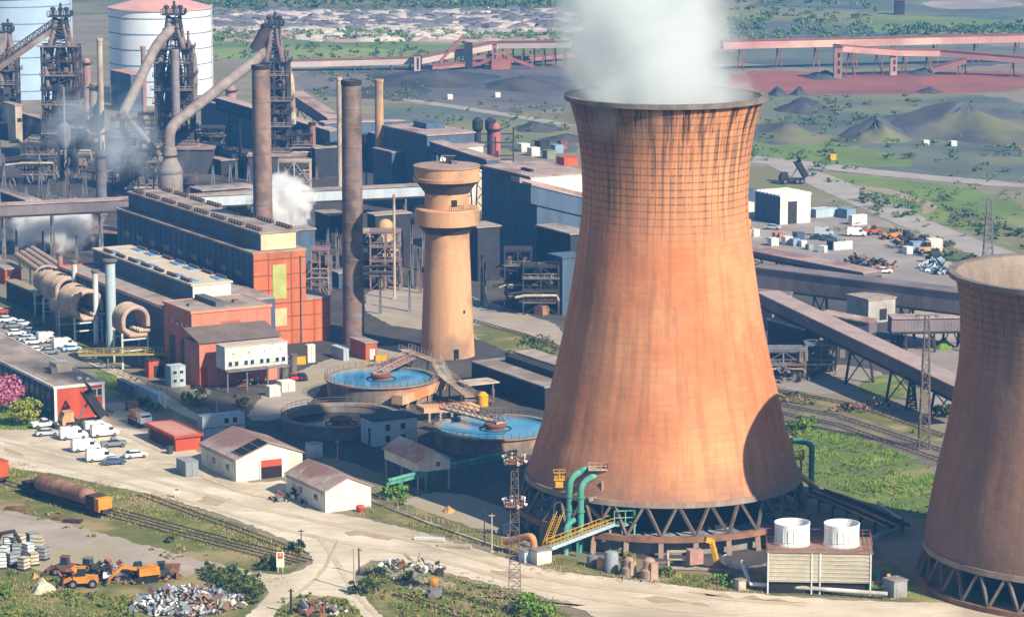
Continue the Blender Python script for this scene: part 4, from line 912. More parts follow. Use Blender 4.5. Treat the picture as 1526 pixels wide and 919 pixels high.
# lit launder ramp between tanks
A, B = zpt(600, 590, 612), zpt(664, 566, 590)
d = B - A; x = V((-d.y, d.x, 0)).normalized()
t = thing('launder', 'rust stained concrete trough between the blue settling tanks', 'trough', V((A.x, A.y, 0)))
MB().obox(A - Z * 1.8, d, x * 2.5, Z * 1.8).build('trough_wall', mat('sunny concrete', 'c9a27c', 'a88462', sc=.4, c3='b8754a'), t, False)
for i in range(4): MB().bar(V((A.lerp(B, (i + .5) / 4).x, A.lerp(B, (i + .5) / 4).y, 0)), A.lerp(B, (i + .5) / 4) - Z * 1.8, .6).build('pier', M_conc, t, False)
A, B = zpt(632, 608, 630), zpt(715, 604, 622); d = B - A; x = V((-d.y, d.x, 0)).normalized()
t = thing('launder', 'lower stained trough feeding the tank behind the main tower', 'trough', V((A.x, A.y, 0)))
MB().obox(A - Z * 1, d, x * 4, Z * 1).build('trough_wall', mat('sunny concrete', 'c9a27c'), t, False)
for i in range(5): MB().bar(V((A.lerp(B, (i + .5) / 5).x, A.lerp(B, (i + .5) / 5).y, 0)), A.lerp(B, (i + .5) / 5) - Z * 1, .4).build('pier', M_pale, t, False)
# walkway from tank 1 bridge to the tower, and trestle walkway to tank 3
def walkway(label, pts, wd, m, legs=True, name='walkway', rail=True, mleg=None, cat='walkway', mr=None):
    P3 = [zpt(*q) for q in pts]; t = thing(name, label, cat, V((P3[0].x, P3[0].y, 0)))
    for a, b in zip(P3, P3[1:]):
        d = b - a; x = V((-d.y, d.x, 0)).normalized()
        MB().obox(a - x * wd / 2, d, x * wd, Z * .3).build('deck', m, t, False)
        if rail:
            r = MB(); railing(r, [a - x * wd / 2 + Z * .3, b - x * wd / 2 + Z * .3], 1.1, 1.6, .08); r.build('railing', mr or m, t)
            r = MB(); railing(r, [a + x * wd / 2 + Z * .3, b + x * wd / 2 + Z * .3], 1.1, 1.6, .08); r.build('railing', mr or m, t)
    if legs:
        for a, b in zip(P3, P3[1:]):
            n = max(1, int((b - a).length / 8))
            for i in range(n):
                c = a.lerp(b, (i + .5) / n)
                if c.z > .8: MB().bar(V((c.x, c.y, 0)), c, .3).build('leg', mleg or M_steel, t)
    return t
walkway('long sloping launder walkway bending round the back of the clear blue tank', [(602, 522, 540), (650, 540, 562), (664, 568, 590)], 2.2, M_pale)
walkway('grey truss walkway descending from the water tower foot to the hidden tank', [(660, 560, 588), (700, 592, 615)], 2.0, M_pale)
walkway('yellowish pipe bridge walkway from the office roof to the red block', [(118, 530, 553), (292, 527, 552)], 1.6, mat('dull yellow steel', 'a89a5a', '8c8048', sc=.4), True, 'pipe_bridge')
# equipment hut between tanks
g = P(712, 600); t = thing('pump_skid', 'yellow pump under a flat canopy between the tanks', 'pump', g)
MB().box((g.x, g.y, 4.2), (7, 5, .25), GA).build('canopy', M_pale, t, False)
for i in range(4): MB().bar((g.x + (-3, 3, 3, -3)[i], g.y + (-2, -2, 2, 2)[i], 0), (g.x + (-3, 3, 3, -3)[i], g.y + (-2, -2, 2, 2)[i], 4.1), .25).build('post', M_steel, t)
MB().lathe((g.x + 1, g.y - 3, 0), [(1.1, 0), (1.1, 2.2), (.5, 2.8)], 16).build('pump_body', M_yellow, t); MB().tube([(g.x - 2.5, g.y - 3, 1), (g.x + 3, g.y - 3, 1), (g.x + 3, g.y - 3, 3.4)], .35, 8).build('pipe', M_steel, t)
# open tank by sheds
g = P(468, 679); k = PPM(g); t = thing('storage_tank', 'small pale blue open topped tank behind the two cream sheds', 'tank', g); h = HZ(g, 660)
MB().lathe(g, [(13 / k, 0), (13 / k, h), (12.2 / k, h), (12.2 / k, h - .8)], 28, False).build('tank_shell', M_pblue, t); MB().lathe(g, [(.05, h - .8), (12.2 / k, h - .8)], 28, False).build('scum', mat('yellow scum', 'b8a87a', 'a08f62', sc=.6), t)
# ================= green pipe on posts near stilt hut
gp = [zpt(578, 716, 745), zpt(680, 690, 722), zpt(770, 672, 712)]
t = thing('green_pipe_bridge', 'green pipe bridge on posts in front of the hut on stilts', 'pipe bridge', V((gp[0].x, gp[0].y, 0)))
MB().tube(gp, .35, 10).build('pipe', M_teal, t)
gd = MB(); gd.bar(gp[0] - Z * .55, gp[1] - Z * .55, .3, .5); gd.bar(gp[1] - Z * .55, gp[2] - Z * .55, .3, .5); gd.build('girder', M_teal, t, False)
for f in (0.0, .2, .55, .9): MB().bar(V((gp[0].lerp(gp[1], f).x, gp[0].lerp(gp[1], f).y, 0)), gp[0].lerp(gp[1], f) - Z * .3, .42).build('post', M_teal, t, False)
for f in (.15, .5, .85): MB().bar(V((gp[1].lerp(gp[2], f).x, gp[1].lerp(gp[2], f).y, 0)), gp[1].lerp(gp[2], f) - Z * .3, .35).build('post', M_teal, t, False)
# ================= riser pipes at the main tower
def elbow(p, c, q, n=5):
    p, c, q = V(p), V(c), V(q); return [p.lerp(c, i / n).lerp(c.lerp(q, i / n), i / n) for i in range(n + 1)]
ga = P(858, 822); za = HZ(ga, 714)
t = thing('riser_pipes', 'pair of tall green riser pipes bending into the left front of main tower', 'riser pipe', ga)
for i, (dx, dy) in enumerate(((-1.0, 1.0), (.75, 0))):
    b = V((ga.x + dx, ga.y + dy, 0)); tp = b + Z * (za - i * .6)
    MB().tube([b, tp - Z * 1.6] + elbow(tp - Z * 1.6, tp, tp + V((1.2, 1.2, .4)))[1:] + [tp + V((2.7, 3.0, .8))], .52, 14).build('pipe', M_teal, t)
    for z in (2.5, 6.5, za - 3): MB().lathe(b + Z * z, [(.53, 0), (.7, 0), (.7, .22), (.53, .22)], 14, False).build('flange', M_teal, t)
MB().tube([(ga.x - 1.6, ga.y - 1.5, 0), (ga.x - 1.6, ga.y - 1.5, 3.6)] + elbow((ga.x - 1.6, ga.y - 1.5, 3.6), (ga.x - 1.6, ga.y - 1.5, 5), (ga.x - .2, ga.y + .4, 5.1))[1:], .45, 12).build('branch_pipe', M_teal, t)
MB().bar((ga.x + 4.2, ga.y + 1, 0), (ga.x + 4.2, ga.y + 1, za - .5), .3).build('post', M_conc, t)
MB().bar((ga.x + 2, ga.y + 1, za - 3.5), (ga.x + 7.5, ga.y + 2, za - 2.2), .6).build('strut', M_conc, t); MB().bar((ga.x + 2, ga.y + 3, za - 5), (ga.x + 6.5, ga.y + 2.5, za - 9.5), 1.0, .5).build('chute', M_tan, t)
pl = MB().box((ga.x + 3.5, ga.y + 2.5, za + 1.2), (3, 2.5, .2)); railing(pl, [(ga.x + 2, ga.y + 1.3, za + 1.3), (ga.x + 5, ga.y + 1.3, za + 1.3), (ga.x + 5, ga.y + 3.7, za + 1.3)], 1.1, .8, .09); pl.build('top_platform', M_pale, t)
y_ = MB().box((ga.x - 2.6, ga.y + 1.5, za - .2), (1.8, 2, .2)); railing(y_, [(ga.x - 3.5, ga.y + .5, za - .1), (ga.x - 1.7, ga.y + .5, za - .1), (ga.x - 1.7, ga.y + 2.5, za - .1), (ga.x - 3.5, ga.y + 2.5, za - .1), (ga.x - 3.5, ga.y + .5, za - .1)], 1.1, .7, .1); y_.box((ga.x - 2.6, ga.y + 1.2, za - .9), (1.2, 1, 1.2)); y_.build('yellow_platform', M_yellow, t)
# stair gangway
A, B = zpt(818, 818, 832), zpt(912, 782, 824); d = B - A; x = V((-d.y, d.x, 0)).normalized()
t = thing('gangway', 'pale green sloping gangway with yellow handrails in front of riser pipes', 'gangway', V((A.x, A.y, 0)))
MB().obox(A - x * 1.0, d, x * 2.0, Z * .35).build('deck', mat('pale green deck', '8fb6a8', '7aa092', sc=.5), t, False)
MB().obox(A - x * 1.06 + Z * .1, d, x * -.2, Z * .55).build('edge_beam', M_pblue, t, False)
for s_ in (-1, 1):
    r = MB(); railing(r, [A + x * s_ + Z * .3, B + x * s_ + Z * .3], 1.1, 1.2, .1); r.build('railing', M_yellow, t)
for f in (.45, .7, .97): MB().bar(V((A.lerp(B, f).x, A.lerp(B, f).y, 0)), A.lerp(B, f), .35).build('leg', M_teal if f != .7 else M_tan, t)
r = MB(); e = B + V((3.5, .5, 0)); r.obox(B - x, e - B, x * 2, Z * .3); railing(r, [B - x + Z * .3, e - x + Z * .3, e + x + Z * .3], 2.2, 1.2, .16); r.build('landing', M_teal, t)
for f in (0, 1): MB().bar(V((e.x - f * 2, e.y - 1, 0)), V((e.x - f * 2, e.y - 1, B.z + (3 if f == 0 else 0))), .26).build('post', M_teal, t)
# bent orange pipe, yellow ladder, kiosks
A = zpt(752, 807, 822); B = zpt(793, 797, 832); t = solo('bent_pipe', MB().tube([A, B - (B - A).normalized() * 1.2] + elbow(B - (B - A).normalized() * 1.2, B + (B - A).normalized() * .3, B + Z * -1.3 + (B - A).normalized() * .35)[1:] + [V((B.x + .5, B.y, 0))], .55, 12), mat('orange buff pipe', 'c08a5c', 'a87448', sc=.6), 'thick buff pipe bending down into the ground beside lamp mast', 'pipe')
A, B = zpt(812, 812, 826), zpt(830, 766, 822); l = MB(); x = V((.5, -.3, 0))
for s_ in (-1, 1): l.bar(A + x * s_, B + x * s_, .16); l.bar(A + x * s_ + V((.5, -.6, .6)), B + x * s_ + V((.5, -.6, .6)), .1)
for i in range(12): l.bar(A.lerp(B, i / 12) - x, A.lerp(B, i / 12) + x, .12)
solo('ladder', l, M_yellow, 'steep yellow ladder leaning left of the green riser pipes', 'ladder')
g = P(826, 815); solo('vent_pipe', MB().tube([(g.x, g.y, 0), (g.x, g.y, 6.5)] + elbow((g.x, g.y, 6.5), (g.x, g.y, 7.4), (g.x + 1, g.y, 7.4))[1:], .18, 8), M_pale, 'thin white vent pipe with a bent top left of green risers', 'vent pipe')
def kiosk(label, px, sx, sy, sz, m, name='electrical_kiosk', cat='kiosk', rz=GA):
    g = P(*px); t = thing(name, label, cat, g); x = V((math.cos(rz), math.sin(rz), 0)); y = V((-x.y, x.x, 0))
    MB().box((g.x, g.y, sz / 2), (sx, sy, sz), rz).build('body', m, t, False); MB().box((g.x, g.y, sz + .083), (sx + .25, sy + .25, .16), rz).build('roof', M_grey, t, False)
    MB().obox(g - x * sx * .3 - y * (sy / 2 + .05) + Z * .15, x * sx * .6, y * .047, Z * (sz - .4)).build('door', m, t, False)
    return t
kiosk('small white kiosk next to the lamp mast and buff pipe', (806, 838), 2.6, 2.2, 2.1, M_white); kiosk('pale blue kiosk left of the small white one by buff pipe', (786, 835), 2.2, 2, 1.7, M_pblue)
# ================= right side pipe of the main tower
ga = P(1200, 735); za = HZ(ga, 660)
t = thing('riser_pipes', 'green pipe with yellow platform at right flank of main tower', 'riser pipe', ga)
MB().tube([(ga.x + 1.0, ga.y, 0), (ga.x + 1.0, ga.y, za - 1.2)] + elbow((ga.x + 1.0, ga.y, za - 1.2), (ga.x + 1.0, ga.y, za + .2), (ga.x - .5, ga.y, za + .2))[1:] + [(ga.x - 3, ga.y + 1, za + .4)], .5, 12).build('pipe', M_teal, t)
y_ = MB().box((ga.x - 2.2, ga.y - 1, za - 2.4), (3.4, 2, .2)); railing(y_, [(ga.x - 3.9, ga.y - 2, za - 2.3), (ga.x - .5, ga.y - 2, za - 2.3), (ga.x - .5, ga.y, za - 2.3)], 1.3, .8, .13); y_.box((ga.x - 3, ga.y - .5, za - .3), (1.4, 1, 3)); y_.build('yellow_platform', M_yellow, t)
MB().bar((ga.x - .8, ga.y, 0), (ga.x - .8, ga.y, za - 2), .35).build('post', M_tan, t); MB().bar((ga.x - 3, ga.y - 1, 5), (ga.x + 2, ga.y - 2, 1.2), 1.6, .6).build('chute', M_tan, t)
# pipe bank across the grass to the right tower
A, B = P(1215, 752), P(1340, 800); t = thing('pipe_rack', 'bank of dark pipes on low frames running from main tower to right tower', 'pipe rack', A); d = B - A; x = V((-d.y, d.x, 0)).normalized()
for i, (o, m_) in enumerate(((-2.2, M_tan), (-1.2, M_black), (-.2, M_tan), (.8, M_black), (1.8, M_black))): MB().tube([A + x * o + Z * 2.4, A.lerp(B, .55) + x * o + Z * 2.2, B + x * o + Z * 1.8], .28, 8).build('pipe', m_, t)
for i in range(6):
    c = A.lerp(B, (i + .3) / 6); s = MB(); s.bar(c - x * 2.8, c - x * 2.8 + Z * 2.2, .3); s.bar(c + x * 2.6, c + x * 2.6 + Z * 2.2, .3); s.bar(c - x * 2.8 + Z * 1.9, c + x * 2.6 + Z * 1.9, .3); s.build('frame', M_black, t)
A, B = P(1296, 808), P(1345, 780); solo('concrete_kerb', MB().bar(A + Z * .3, B + Z * .3, .5, .8).bar(B + Z * .3, P(1310, 757) + Z * .3, .5, .8), M_pblue, 'low pale concrete kerb bending round the pipe rack corner', 'kerb wall')
# ================= fan cooling unit
A = P(1143, 884); a, b = uv(A)
dx = V((math.cos(R(-4)), math.sin(R(-4)), 0)); dy = V((-dx.y, dx.x, 0))
Lx = along(A, dx, 1298); zb_, zt_ = HZ(A, 866), HZ(A, 822); D_ = 9
t = thing('fan_cooling_unit', 'grey slatted fan cooling unit carrying two white fan stacks', 'cooling unit', A)
MB().obox(A + Z * zb_, dx * Lx, dy * D_, Z * (zt_ - zb_)).build('casing', mat('grey slatted cladding', 'b0aa98', '9c9686', sc=.25, c3='8f897a', streak=0), t, False)
for i in range(7): MB().obox(A - dy * .08 + dx * .2 + Z * (zb_ + .25 + i * (zt_ - zb_) / 7.2), dx * (Lx - .4), dy * .077, Z * .16).build('slat', mat('pale slat', 'bdb7a6', 'a8a292', sc=.3), t, False)
for f in (.0, .42, .5, .985): MB().obox(A + dx * Lx * f - dy * .14 + Z * 0, dx * .22, dy * .13, Z * zt_).build('post', M_contw, t, False)
MB().obox(A + dy * .4 - Z * .2, dx * Lx, dy * (D_ - .8), Z * (zb_ + .195)).build('plenum', M_inner, t, False)
MB().obox(A - dx * .2 - dy * .2 + Z * (zt_ + .003), dx * (Lx + .4), dy * (D_ + .4), Z * .25).build('deck', mat('rusty deck', '8f7468', '745c52', sc=.4), t, False)
r = MB(); q0, q1, q2, q3 = (A - dx * .1 - dy * .1, A + dx * (Lx + .1) - dy * .1, A + dx * (Lx + .1) + dy * D_, A - dx * .1 + dy * D_)
railing(r, [q + Z * (zt_ + .25) for q in (q0, q1, q2, q3, q0)], 1.15, 1.0, .06); r.build('railing', mat('rust railing', '8c5c50', '744a40'), t)
for f in (.24, .72):
    c = A + dx * Lx * f + dy * D_ * .5; fz = zt_ + .25
    fs = MB().lathe(c + Z * fz, [(2.75, 0), (2.6, .8), (2.55, 2.0), (2.7, 3.3), (2.58, 3.3), (2.42, 2.0), (2.5, .1)], 40, False).build('fan_stack', mat('bright white fibreglass', 'e4e6e4', 'd2d5d5', sc=.3, fine=.06), t)
    rb_ = MB()
    for i in range(20):
        a_ = i * math.pi / 10; rb_.bar(c + V((math.cos(a_), math.sin(a_), 0)) * 2.66 + Z * fz, c + V((math.cos(a_), math.sin(a_), 0)) * 2.6 + Z * (fz + 3.2), .06)
    rb_.build('stiffener', M_contw, fs)
    MB().lathe(c + Z * fz, [(.02, .6), (2.4, .6)], 30, False).build('fan_floor', M_steel, fs)
    hb = MB().lathe(c + Z * (fz + .8), [(.4, 0), (.4, .5), (.1, .7)], 12)
    for i in range(5): a_ = i * 1.2566 + .3; hb.obox(c + Z * (fz + 1.0) - V((-math.sin(a_), math.cos(a_), 0)) * .25, V((math.cos(a_), math.sin(a_), 0)) * 2.3, V((-math.sin(a_), math.cos(a_), .25)) * .5, Z * .06)
    hb.build('fan', M_steel, fs)
A2, B2_ = P(1118, 878), P(1322, 893)
t = thing('ground_pipe', 'long white pipe on short posts along the front of fan cooling unit', 'pipe', A2)
MB().tube([A2 + V((-1.0, 4.5, 3.2)), A2 + V((-.2, .8, 1.2)), A2 + Z * .9, B2_ + Z * .9], .32, 10).build('pipe', M_contw, t)
for i in range(14): c = A2.lerp(B2_, (i + .5) / 14); MB().bar(c, c + Z * .7, .22).build('post', M_black, t)
kiosk('grey generator cabinet right of the fan cooling unit', (1334, 888), 2.4, 2.6, 2.6, M_contg, 'generator', 'generator')
kiosk('pale concrete block left of the white ground pipe', (1103, 878), 1.3, 1.2, 1.5, M_pale, 'concrete_block', 'block')
for i, (x, y, lb) in enumerate(((1308, 862, 'small grey pump nearest the right corner of fan unit'), (1318, 872, 'greenish pump set between the fan unit and grey generator'))):
    g = P(x, y); t = thing('pump', lb, 'pump', g); MB().lathe(g, [(.6, 0), (.6, .8), (.3, 1.3)], 12).build('motor', M_steel if i else M_teal, t); MB().tube([g + V((-.8, 0, .4)), g + V((.9, 0, .4)), g + V((.9, 0, 1.5))], .22, 8).build('pipe', M_rust, t)
solo('fence_ramp', MB().bar(P(1324, 872) + Z * 1.8, P(1330, 893), .5, .15).bar(P(1322, 872) + Z * .5, P(1322, 872) + Z * 1.8, .2), M_pale, 'leaning pale plank beside the grey generator', 'plank')
# ================= burner heads / barrels row in front of main tower
def hopper(label, px, r, h, m, kind):
    g = P(*px); t = thing('hopper' if kind else 'pump_pot', label, 'hopper' if kind else 'tank', g)
    if kind:
        MB().lathe(g, [(r, 0), (r, h * .45), (r * .75, h * .55), (r * .7, h * .9), (r * .4, h)], 14).build('body', m, t); MB().box((g.x + r * .5, g.y - r * .6, h * .45), (r * .9, r * .7, h * .8), .4).build('casing', m, t, False)
        MB().box((g.x, g.y, .15), (r * 2.3, r * 2.3, .3), .2).build('base', M_grey, t, False); MB().tube([g + V((-r * 1.4, 0, h * .3)), g + V((-r * .6, 0, h * .3)), g + V((-r * .6, 0, h * .6))], .18, 8).build('pipe', M_black, t)
    else:
        MB().lathe(g, [(r, 0), (r, h * .8), (r * .9, h * .95), (r * .2, h)], 16).build('body', m, t); MB().tube([g + V((r, -r, .4)), g + V((r * 1.5, -r, .4)), g + V((r * 1.5, -r, 1.6))], .2, 8).build('pipe', M_steel, t)
    return t
hopper('dark cylindrical pot with pale lid by the road, left of two stone hoppers', (911, 851), 1.1, 3.3, M_contg, 0)
hopper('pale stone coloured hopper in the middle of the roadside row', (937, 858), 1.05, 3.0, mat('buff block', 'ab8f7d', '8f7768', sc=.5), 1)
hopper('largest buff hopper at right end of the roadside row', (967, 863), 1.3, 3.4, mat('buff block', 'ab8f7d'), 1)
hopper('small grey pump pot at the left end of roadside row', (882, 843), .8, 1.8, M_steel, 0)
hopper('small yellowish valve pot left of the dark cylindrical pot', (896, 848), .7, 1.7, M_tan, 0)
# wreck machinery
g = P(1035, 848); t = thing('scrap_machine', 'derelict pinkish winch frame with a yellow arm on the grass by main tower', 'machine', g)
MB().bar(g + V((-4, 0, .3)), g + V((5, -1.5, .3)), .35).bar(g + V((-4, 0, .3)), g + V((-4.2, .4, 2.8)), .3).bar(g + V((-4.2, .4, 2.8)), g + V((-1, 0, 2.9)), .3).bar(g + V((-4, 0, 1.6)), g + V((-.5, 0, 1.6)), .2).build('frame', M_pale, t)
MB().box((g.x, g.y, 2.1), (2.2, 1.8, 2.2), .3).build('cabinet', mat('faded pink paint', 'b58f86', '987268', sc=.5), t, False)
MB().bar(g + V((3.6, 0, .5)), g + V((2.6, .4, 4.4)), .9, .6).bar(g + V((2.6, .4, 4.4)), g + V((1.6, 0, 4.8)), .8).build('arm', M_yellow, t); MB().lathe(g + V((3.6, -.6, 0)), [(.8, 0), (.8, 1), (.3, 1.4)], 12).build('drum', M_rust, t)
MB().tube([g + V((4.5, -.5, 2.4)), g + V((5.6, -1.2, .8)), g + V((7.4, -1.4, .5))], .4, 10).build('pipe', M_contw, t)
# ================= lamp mast, poles
def lampmast(label, px, yt, zm):
    g = P(*px); h = HZ(g, yt); t = thing('lamp_mast', label, 'lamp mast', g)
    MB().lattice(g, g + Z * (h - 1.2), 1.9, .9, .12, 18).build('mast', mat('dull mast steel', '6f645e', '584f4a', sc=.5), t, False)
    for zz in (h - 1.2, zm):
        pf_ = MB().box((g.x, g.y, zz), (2.6, 2.4, .2)); railing(pf_, [(g.x - 1.3, g.y - 1.2, zz), (g.x + 1.3, g.y - 1.2, zz), (g.x + 1.3, g.y + 1.2, zz), (g.x - 1.3, g.y + 1.2, zz), (g.x - 1.3, g.y - 1.2, zz)], 1.1, .9, .1)
        pf_.build('platform', M_rust, t, False)
        for i in range(10):
            a = i * math.pi / 5; c = V((g.x + 1.5 * math.cos(a), g.y + 1.4 * math.sin(a), zz + (.9 if i % 2 else .1)))
            dn = V((math.cos(a), math.sin(a), -.5)).normalized()
            MB().tube([c - dn * .35, c + dn * .3], [.14, .28], 8).build('floodlight', M_contw, t)
    return t
lampmast('lattice lamp mast with two rings of floodlights standing at the road edge', (767, 912), 676, HZ(P(767, 912), 752))
MB_POLE = [('bare white pole beside the gravel triangle left of lamp mast', 733, 822, 765, .13, M_pale), ('thin dark pole just left of white pole by lamp mast', 722, 812, 756, .1, M_dk), ('tall thin wooden pole by the road junction below scrub', 528, 880, 816, .16, M_pale), ('second wooden pole standing right behind the junction one', 535, 856, 816, .14, M_dk),
           ('short pole at the sharp right end of rail siding', 449, 814, 788, .1, M_dk), ('leaning dark stump post at bottom edge near junction', 434, 915, 877, .22, M_dk), ('thin pole among the shadows beyond the cream sheds', 503, 685, 655, .12, M_tan), ('slim pole beside the dark shaded hollow near small trees', 323, 612, 575, .1, M_pale)]
for lb, x, y0, y1, r, m in MB_POLE:
    g = P(x, y0); h = HZ(g, y1); solo('pole', MB().tube([g, g + Z * h], [r, r * .7], 8).bar(g + V((-.5, 0, h - .3)), g + V((.5, 0, h - .3)), .12).box((g.x, g.y, .1), (.6, .6, .2)), m, lb, 'pole')
def pylon(label, px, yt, w0, m):
    g = P(*px); h = HZ(g, yt); t = thing('lattice_mast', label, 'lattice mast', g)
    MB().lattice(g, g + Z * h, w0, w0 * .35, .2, 12).build('mast', m, t, False); a = MB()
    for i in (-1, 1): a.bar(g + Z * h, g + V((i * 1.8, 0, h + .2)), .16); a.box((g.x + i * 1.8, g.y, h - .1), (.7, .5, .5))
    a.build('lamp_head', M_steel, t, False)
pylon('rusty lattice mast in front of the grey galleries, nearest brown tower', (1377, 668), 470, 2.0, mat('dull mast steel', '6f645e')); pylon('slender hazy lattice mast beyond the lane at right', (1472, 395), 295, 2.6, M_steel)
pylon('short steel lattice mast by the dark yard below transfer house', (1358, 610), 560, 2.0, M_black)
# signs
def sign(label, px, yt, w_, h_, board, draw=None):
    g = P(*px); z = HZ(g, yt); t = thing('road_sign', label, 'sign', g)
    for s_ in (-1, 1): MB().bar(g + V((s_ * w_ * .3, .06, 0)), g + V((s_ * w_ * .3, .06, z)), .1).build('post', M_contw, t)
    MB().box((g.x, g.y, z - h_ / 2), (w_, .06, h_)).build('board', board, t, False)
    if draw: draw(g, z, t)
def dr1(g, z, t):
    MB().box((g.x, g.y - .034, z - .6), (.75, .02, .9)).build('red_panel', M_red, t, False)
    MB().box((g.x, g.y - .05, z - .45), (.18, .02, .4)).build('mark', M_white, t, False); MB().box((g.x, g.y - .034, z - 1.7), (.9, .02, .8)).build('notice', M_white, t, False)
sign('red and white warning sign on two white posts beside rail siding', (418, 853), 822, 1.2, 2.4, M_white, dr1)
sign('small white and red sign on the dirt apron edge above tracks', (264, 742), 727, .9, 1.0, M_white, lambda g, z, t: MB().box((g.x, g.y - .034, z - .25), (.7, .02, .3)).build('red_panel', M_red, t, False))
sign('white notice board under the blossom tree at lawn edge', (27, 632), 621, .7, .8, M_white)
# fence along road
def fence(label, pts, h, m, step=3.0, name='fence', rails=3):
    q = [P(*p) for p in pts]; t = thing(name, label, 'fence', q[0])
    po = MB(); ra = MB()
    for a, b in zip(q, q[1:]):
        n = max(1, int((b - a).length / step))
        for i in range(n): c = a.lerp(b, i / n); po.bar(c - Z * .1, c + Z * h, .12)
        for k_ in range(rails): ra.bar(a + Z * h * (k_ + 1) / rails * .97, b + Z * h * (k_ + 1) / rails * .97, .05)
    r_ = po.build('post', m, t, False); r_['kind'] = 'stuff'; ra.build('rail', m, t, False)
fence('pale post fence along the grass between gravel yard and dirt road', [(553, 748), (620, 772), (700, 800), (764, 822)], 1.8, M_pale, 2.6)
fence('low grey fence bordering the lane left of the red block', [(150, 545), (230, 580), (300, 612), (330, 632)], 1.3, M_steel, 3)
solo('kerb_wall', MB().bar(P(548, 746) + Z * .15, P(640, 782) + Z * .15, .4, .5).bar(P(640, 782) + Z * .15, P(768, 826) + Z * .15, .4, .5), M_pale, 'low pale kerb wall at foot of the post fence', 'kerb wall')
# rails
M_railst = mat('rail steel', '6b5a50', '54463f', sc=.8, metal=.3, rough=.5)
def track(label, pts, gauge=1.45, sleepers=True, step=1.6):
    q = [P(*p) for p in pts]; t = thing('railway_track', label, 'railway track', q[0]); sl_ = MB()
    L_ = [MB(), MB()]
    for a, b in zip(q, q[1:]):
        d = (b - a).normalized(); x = V((-d.y, d.x, 0))
        for i, s_ in enumerate((-1, 1)): L_[i].bar(a + x * s_ * gauge / 2 + Z * .3, b + x * s_ * gauge / 2 + Z * .3, .12, .16)
        if sleepers:
            n = int((b - a).length / step)
            for i in range(n): c = a.lerp(b, (i + .5) / n) + Z * .17; sl_.bar(c - x * 1.2 - Z * .06, c + x * 1.2 - Z * .06, .26, .12)
    for l in L_: l.build('rail', M_railst, t, False)
    if sleepers: o = sl_.build('sleeper', mat('weathered sleeper', '74695c', '62584d', sc=.8), t, False); o['kind'] = 'stuff'
track('siding track carrying the brown tank wagon, nearest the grey gravel', [(-20, 712), (60, 736), (160, 768), (300, 806), (440, 842)])
track('siding track just beyond the wagon track', [(150, 756), (300, 796), (400, 822), (462, 838)])
track('overgrown far siding along the dirt road edge', [(210, 738), (270, 760), (360, 792), (455, 828)])
track('upper of two far rails behind grass bank', [(1140, 600), (1250, 622), (1420, 678)]); track('lower of two far rails behind grass bank', [(1140, 612), (1250, 635), (1420, 694)])
track('rusty buried track among bottom scrub', [(590, 886), (660, 908), (720, 935)])
track('track curving behind the water tower across gravel', [(700, 478), (780, 500), (850, 525)]); track('track below the galleries across green verge', [(1150, 582), (1280, 606), (1410, 652)])
# ================= vehicles
M_tyre = mat('tyre rubber', '1d1d1f', '151517', sc=2)
CARS = {}
def carpaint(n, c, rough=.35): 
    m = mat('car paint ' + n, c, tuple(x * .93 for x in lin(c)), sc=1, rough=rough, spec=.5, fine=.03); CARS[n] = m; return m
for n, c in (('white', 'd6d6d4'), ('silver', 'a3a8ae'), ('grey', '6f7479'), ('black', '25272b'), ('blue', '3c4f6b'), ('red', 'b0303a'), ('pale blue', '8fb4cf'), ('yellow', 'c99a1e')): carpaint(n, c)
def prof_body(mb, prof, hw, inset=0.0):
    """side outline (x,z) extruded across y with an inset at the top points"""
    n = len(prof); vs = []
    for s_ in (-1, 1):
        for x, z, k in prof: vs.append((x, s_ * (hw - k), z))
    mb.add(vs, [tuple(range(n)), tuple(range(2 * n - 1, n - 1, -1))] + [(i, i + n, (i + 1) % n + n, (i + 1) % n) for i in range(n)])
def wheel(t, x, y, r, w_=.24):
    o = MB().tube([(x, y - w_ / 2, r), (x, y + w_ / 2, r)], r, 14).build('wheel', M_tyre, t)
    MB().tube([(x, y - w_ / 2 - .02, r), (x, y + w_ / 2 + .02, r)], r * .55, 10).build('rim', M_steel, o); return o
def make_car():
    t = thing('parked_car', 'proto', 'car'); m = CARS['white']
    b = MB(); prof_body(b, [(-2.05, .35, 0), (2.05, .35, 0), (2.1, .62, .04), (1.95, .82, .08), (1.1, .93, .04), (-1.85, .98, .05), (-2.1, .8, .06), (-2.12, .5, .03)], .86); b.build('body', m, t, True, 30)
    c = MB(); prof_body(c, [(1.05, .9, .04), (.35, 1.36, .2), (-1.1, 1.4, .2), (-1.8, .95, .06)], .83); cb = c.build('cabin', M_glass, t, True, 30)
    r = MB(); prof_body(r, [(.42, 1.345, .18), (.3, 1.43, .22), (-1.05, 1.46, .22), (-1.2, 1.37, .18)], .82); r.build('roof', m, t, True, 30)
    for x in (-1.3, 1.32):
        for y in (-.78, .78): wheel(t, x, y, .33)
    for y in (-.6, .6): MB().box((2.06, y, .66), (.12, .36, .15)).build('headlight', M_contw, t); MB().box((-2.09, y, .74), (.08, .3, .16)).build('tail_light', M_red, t)
    return t
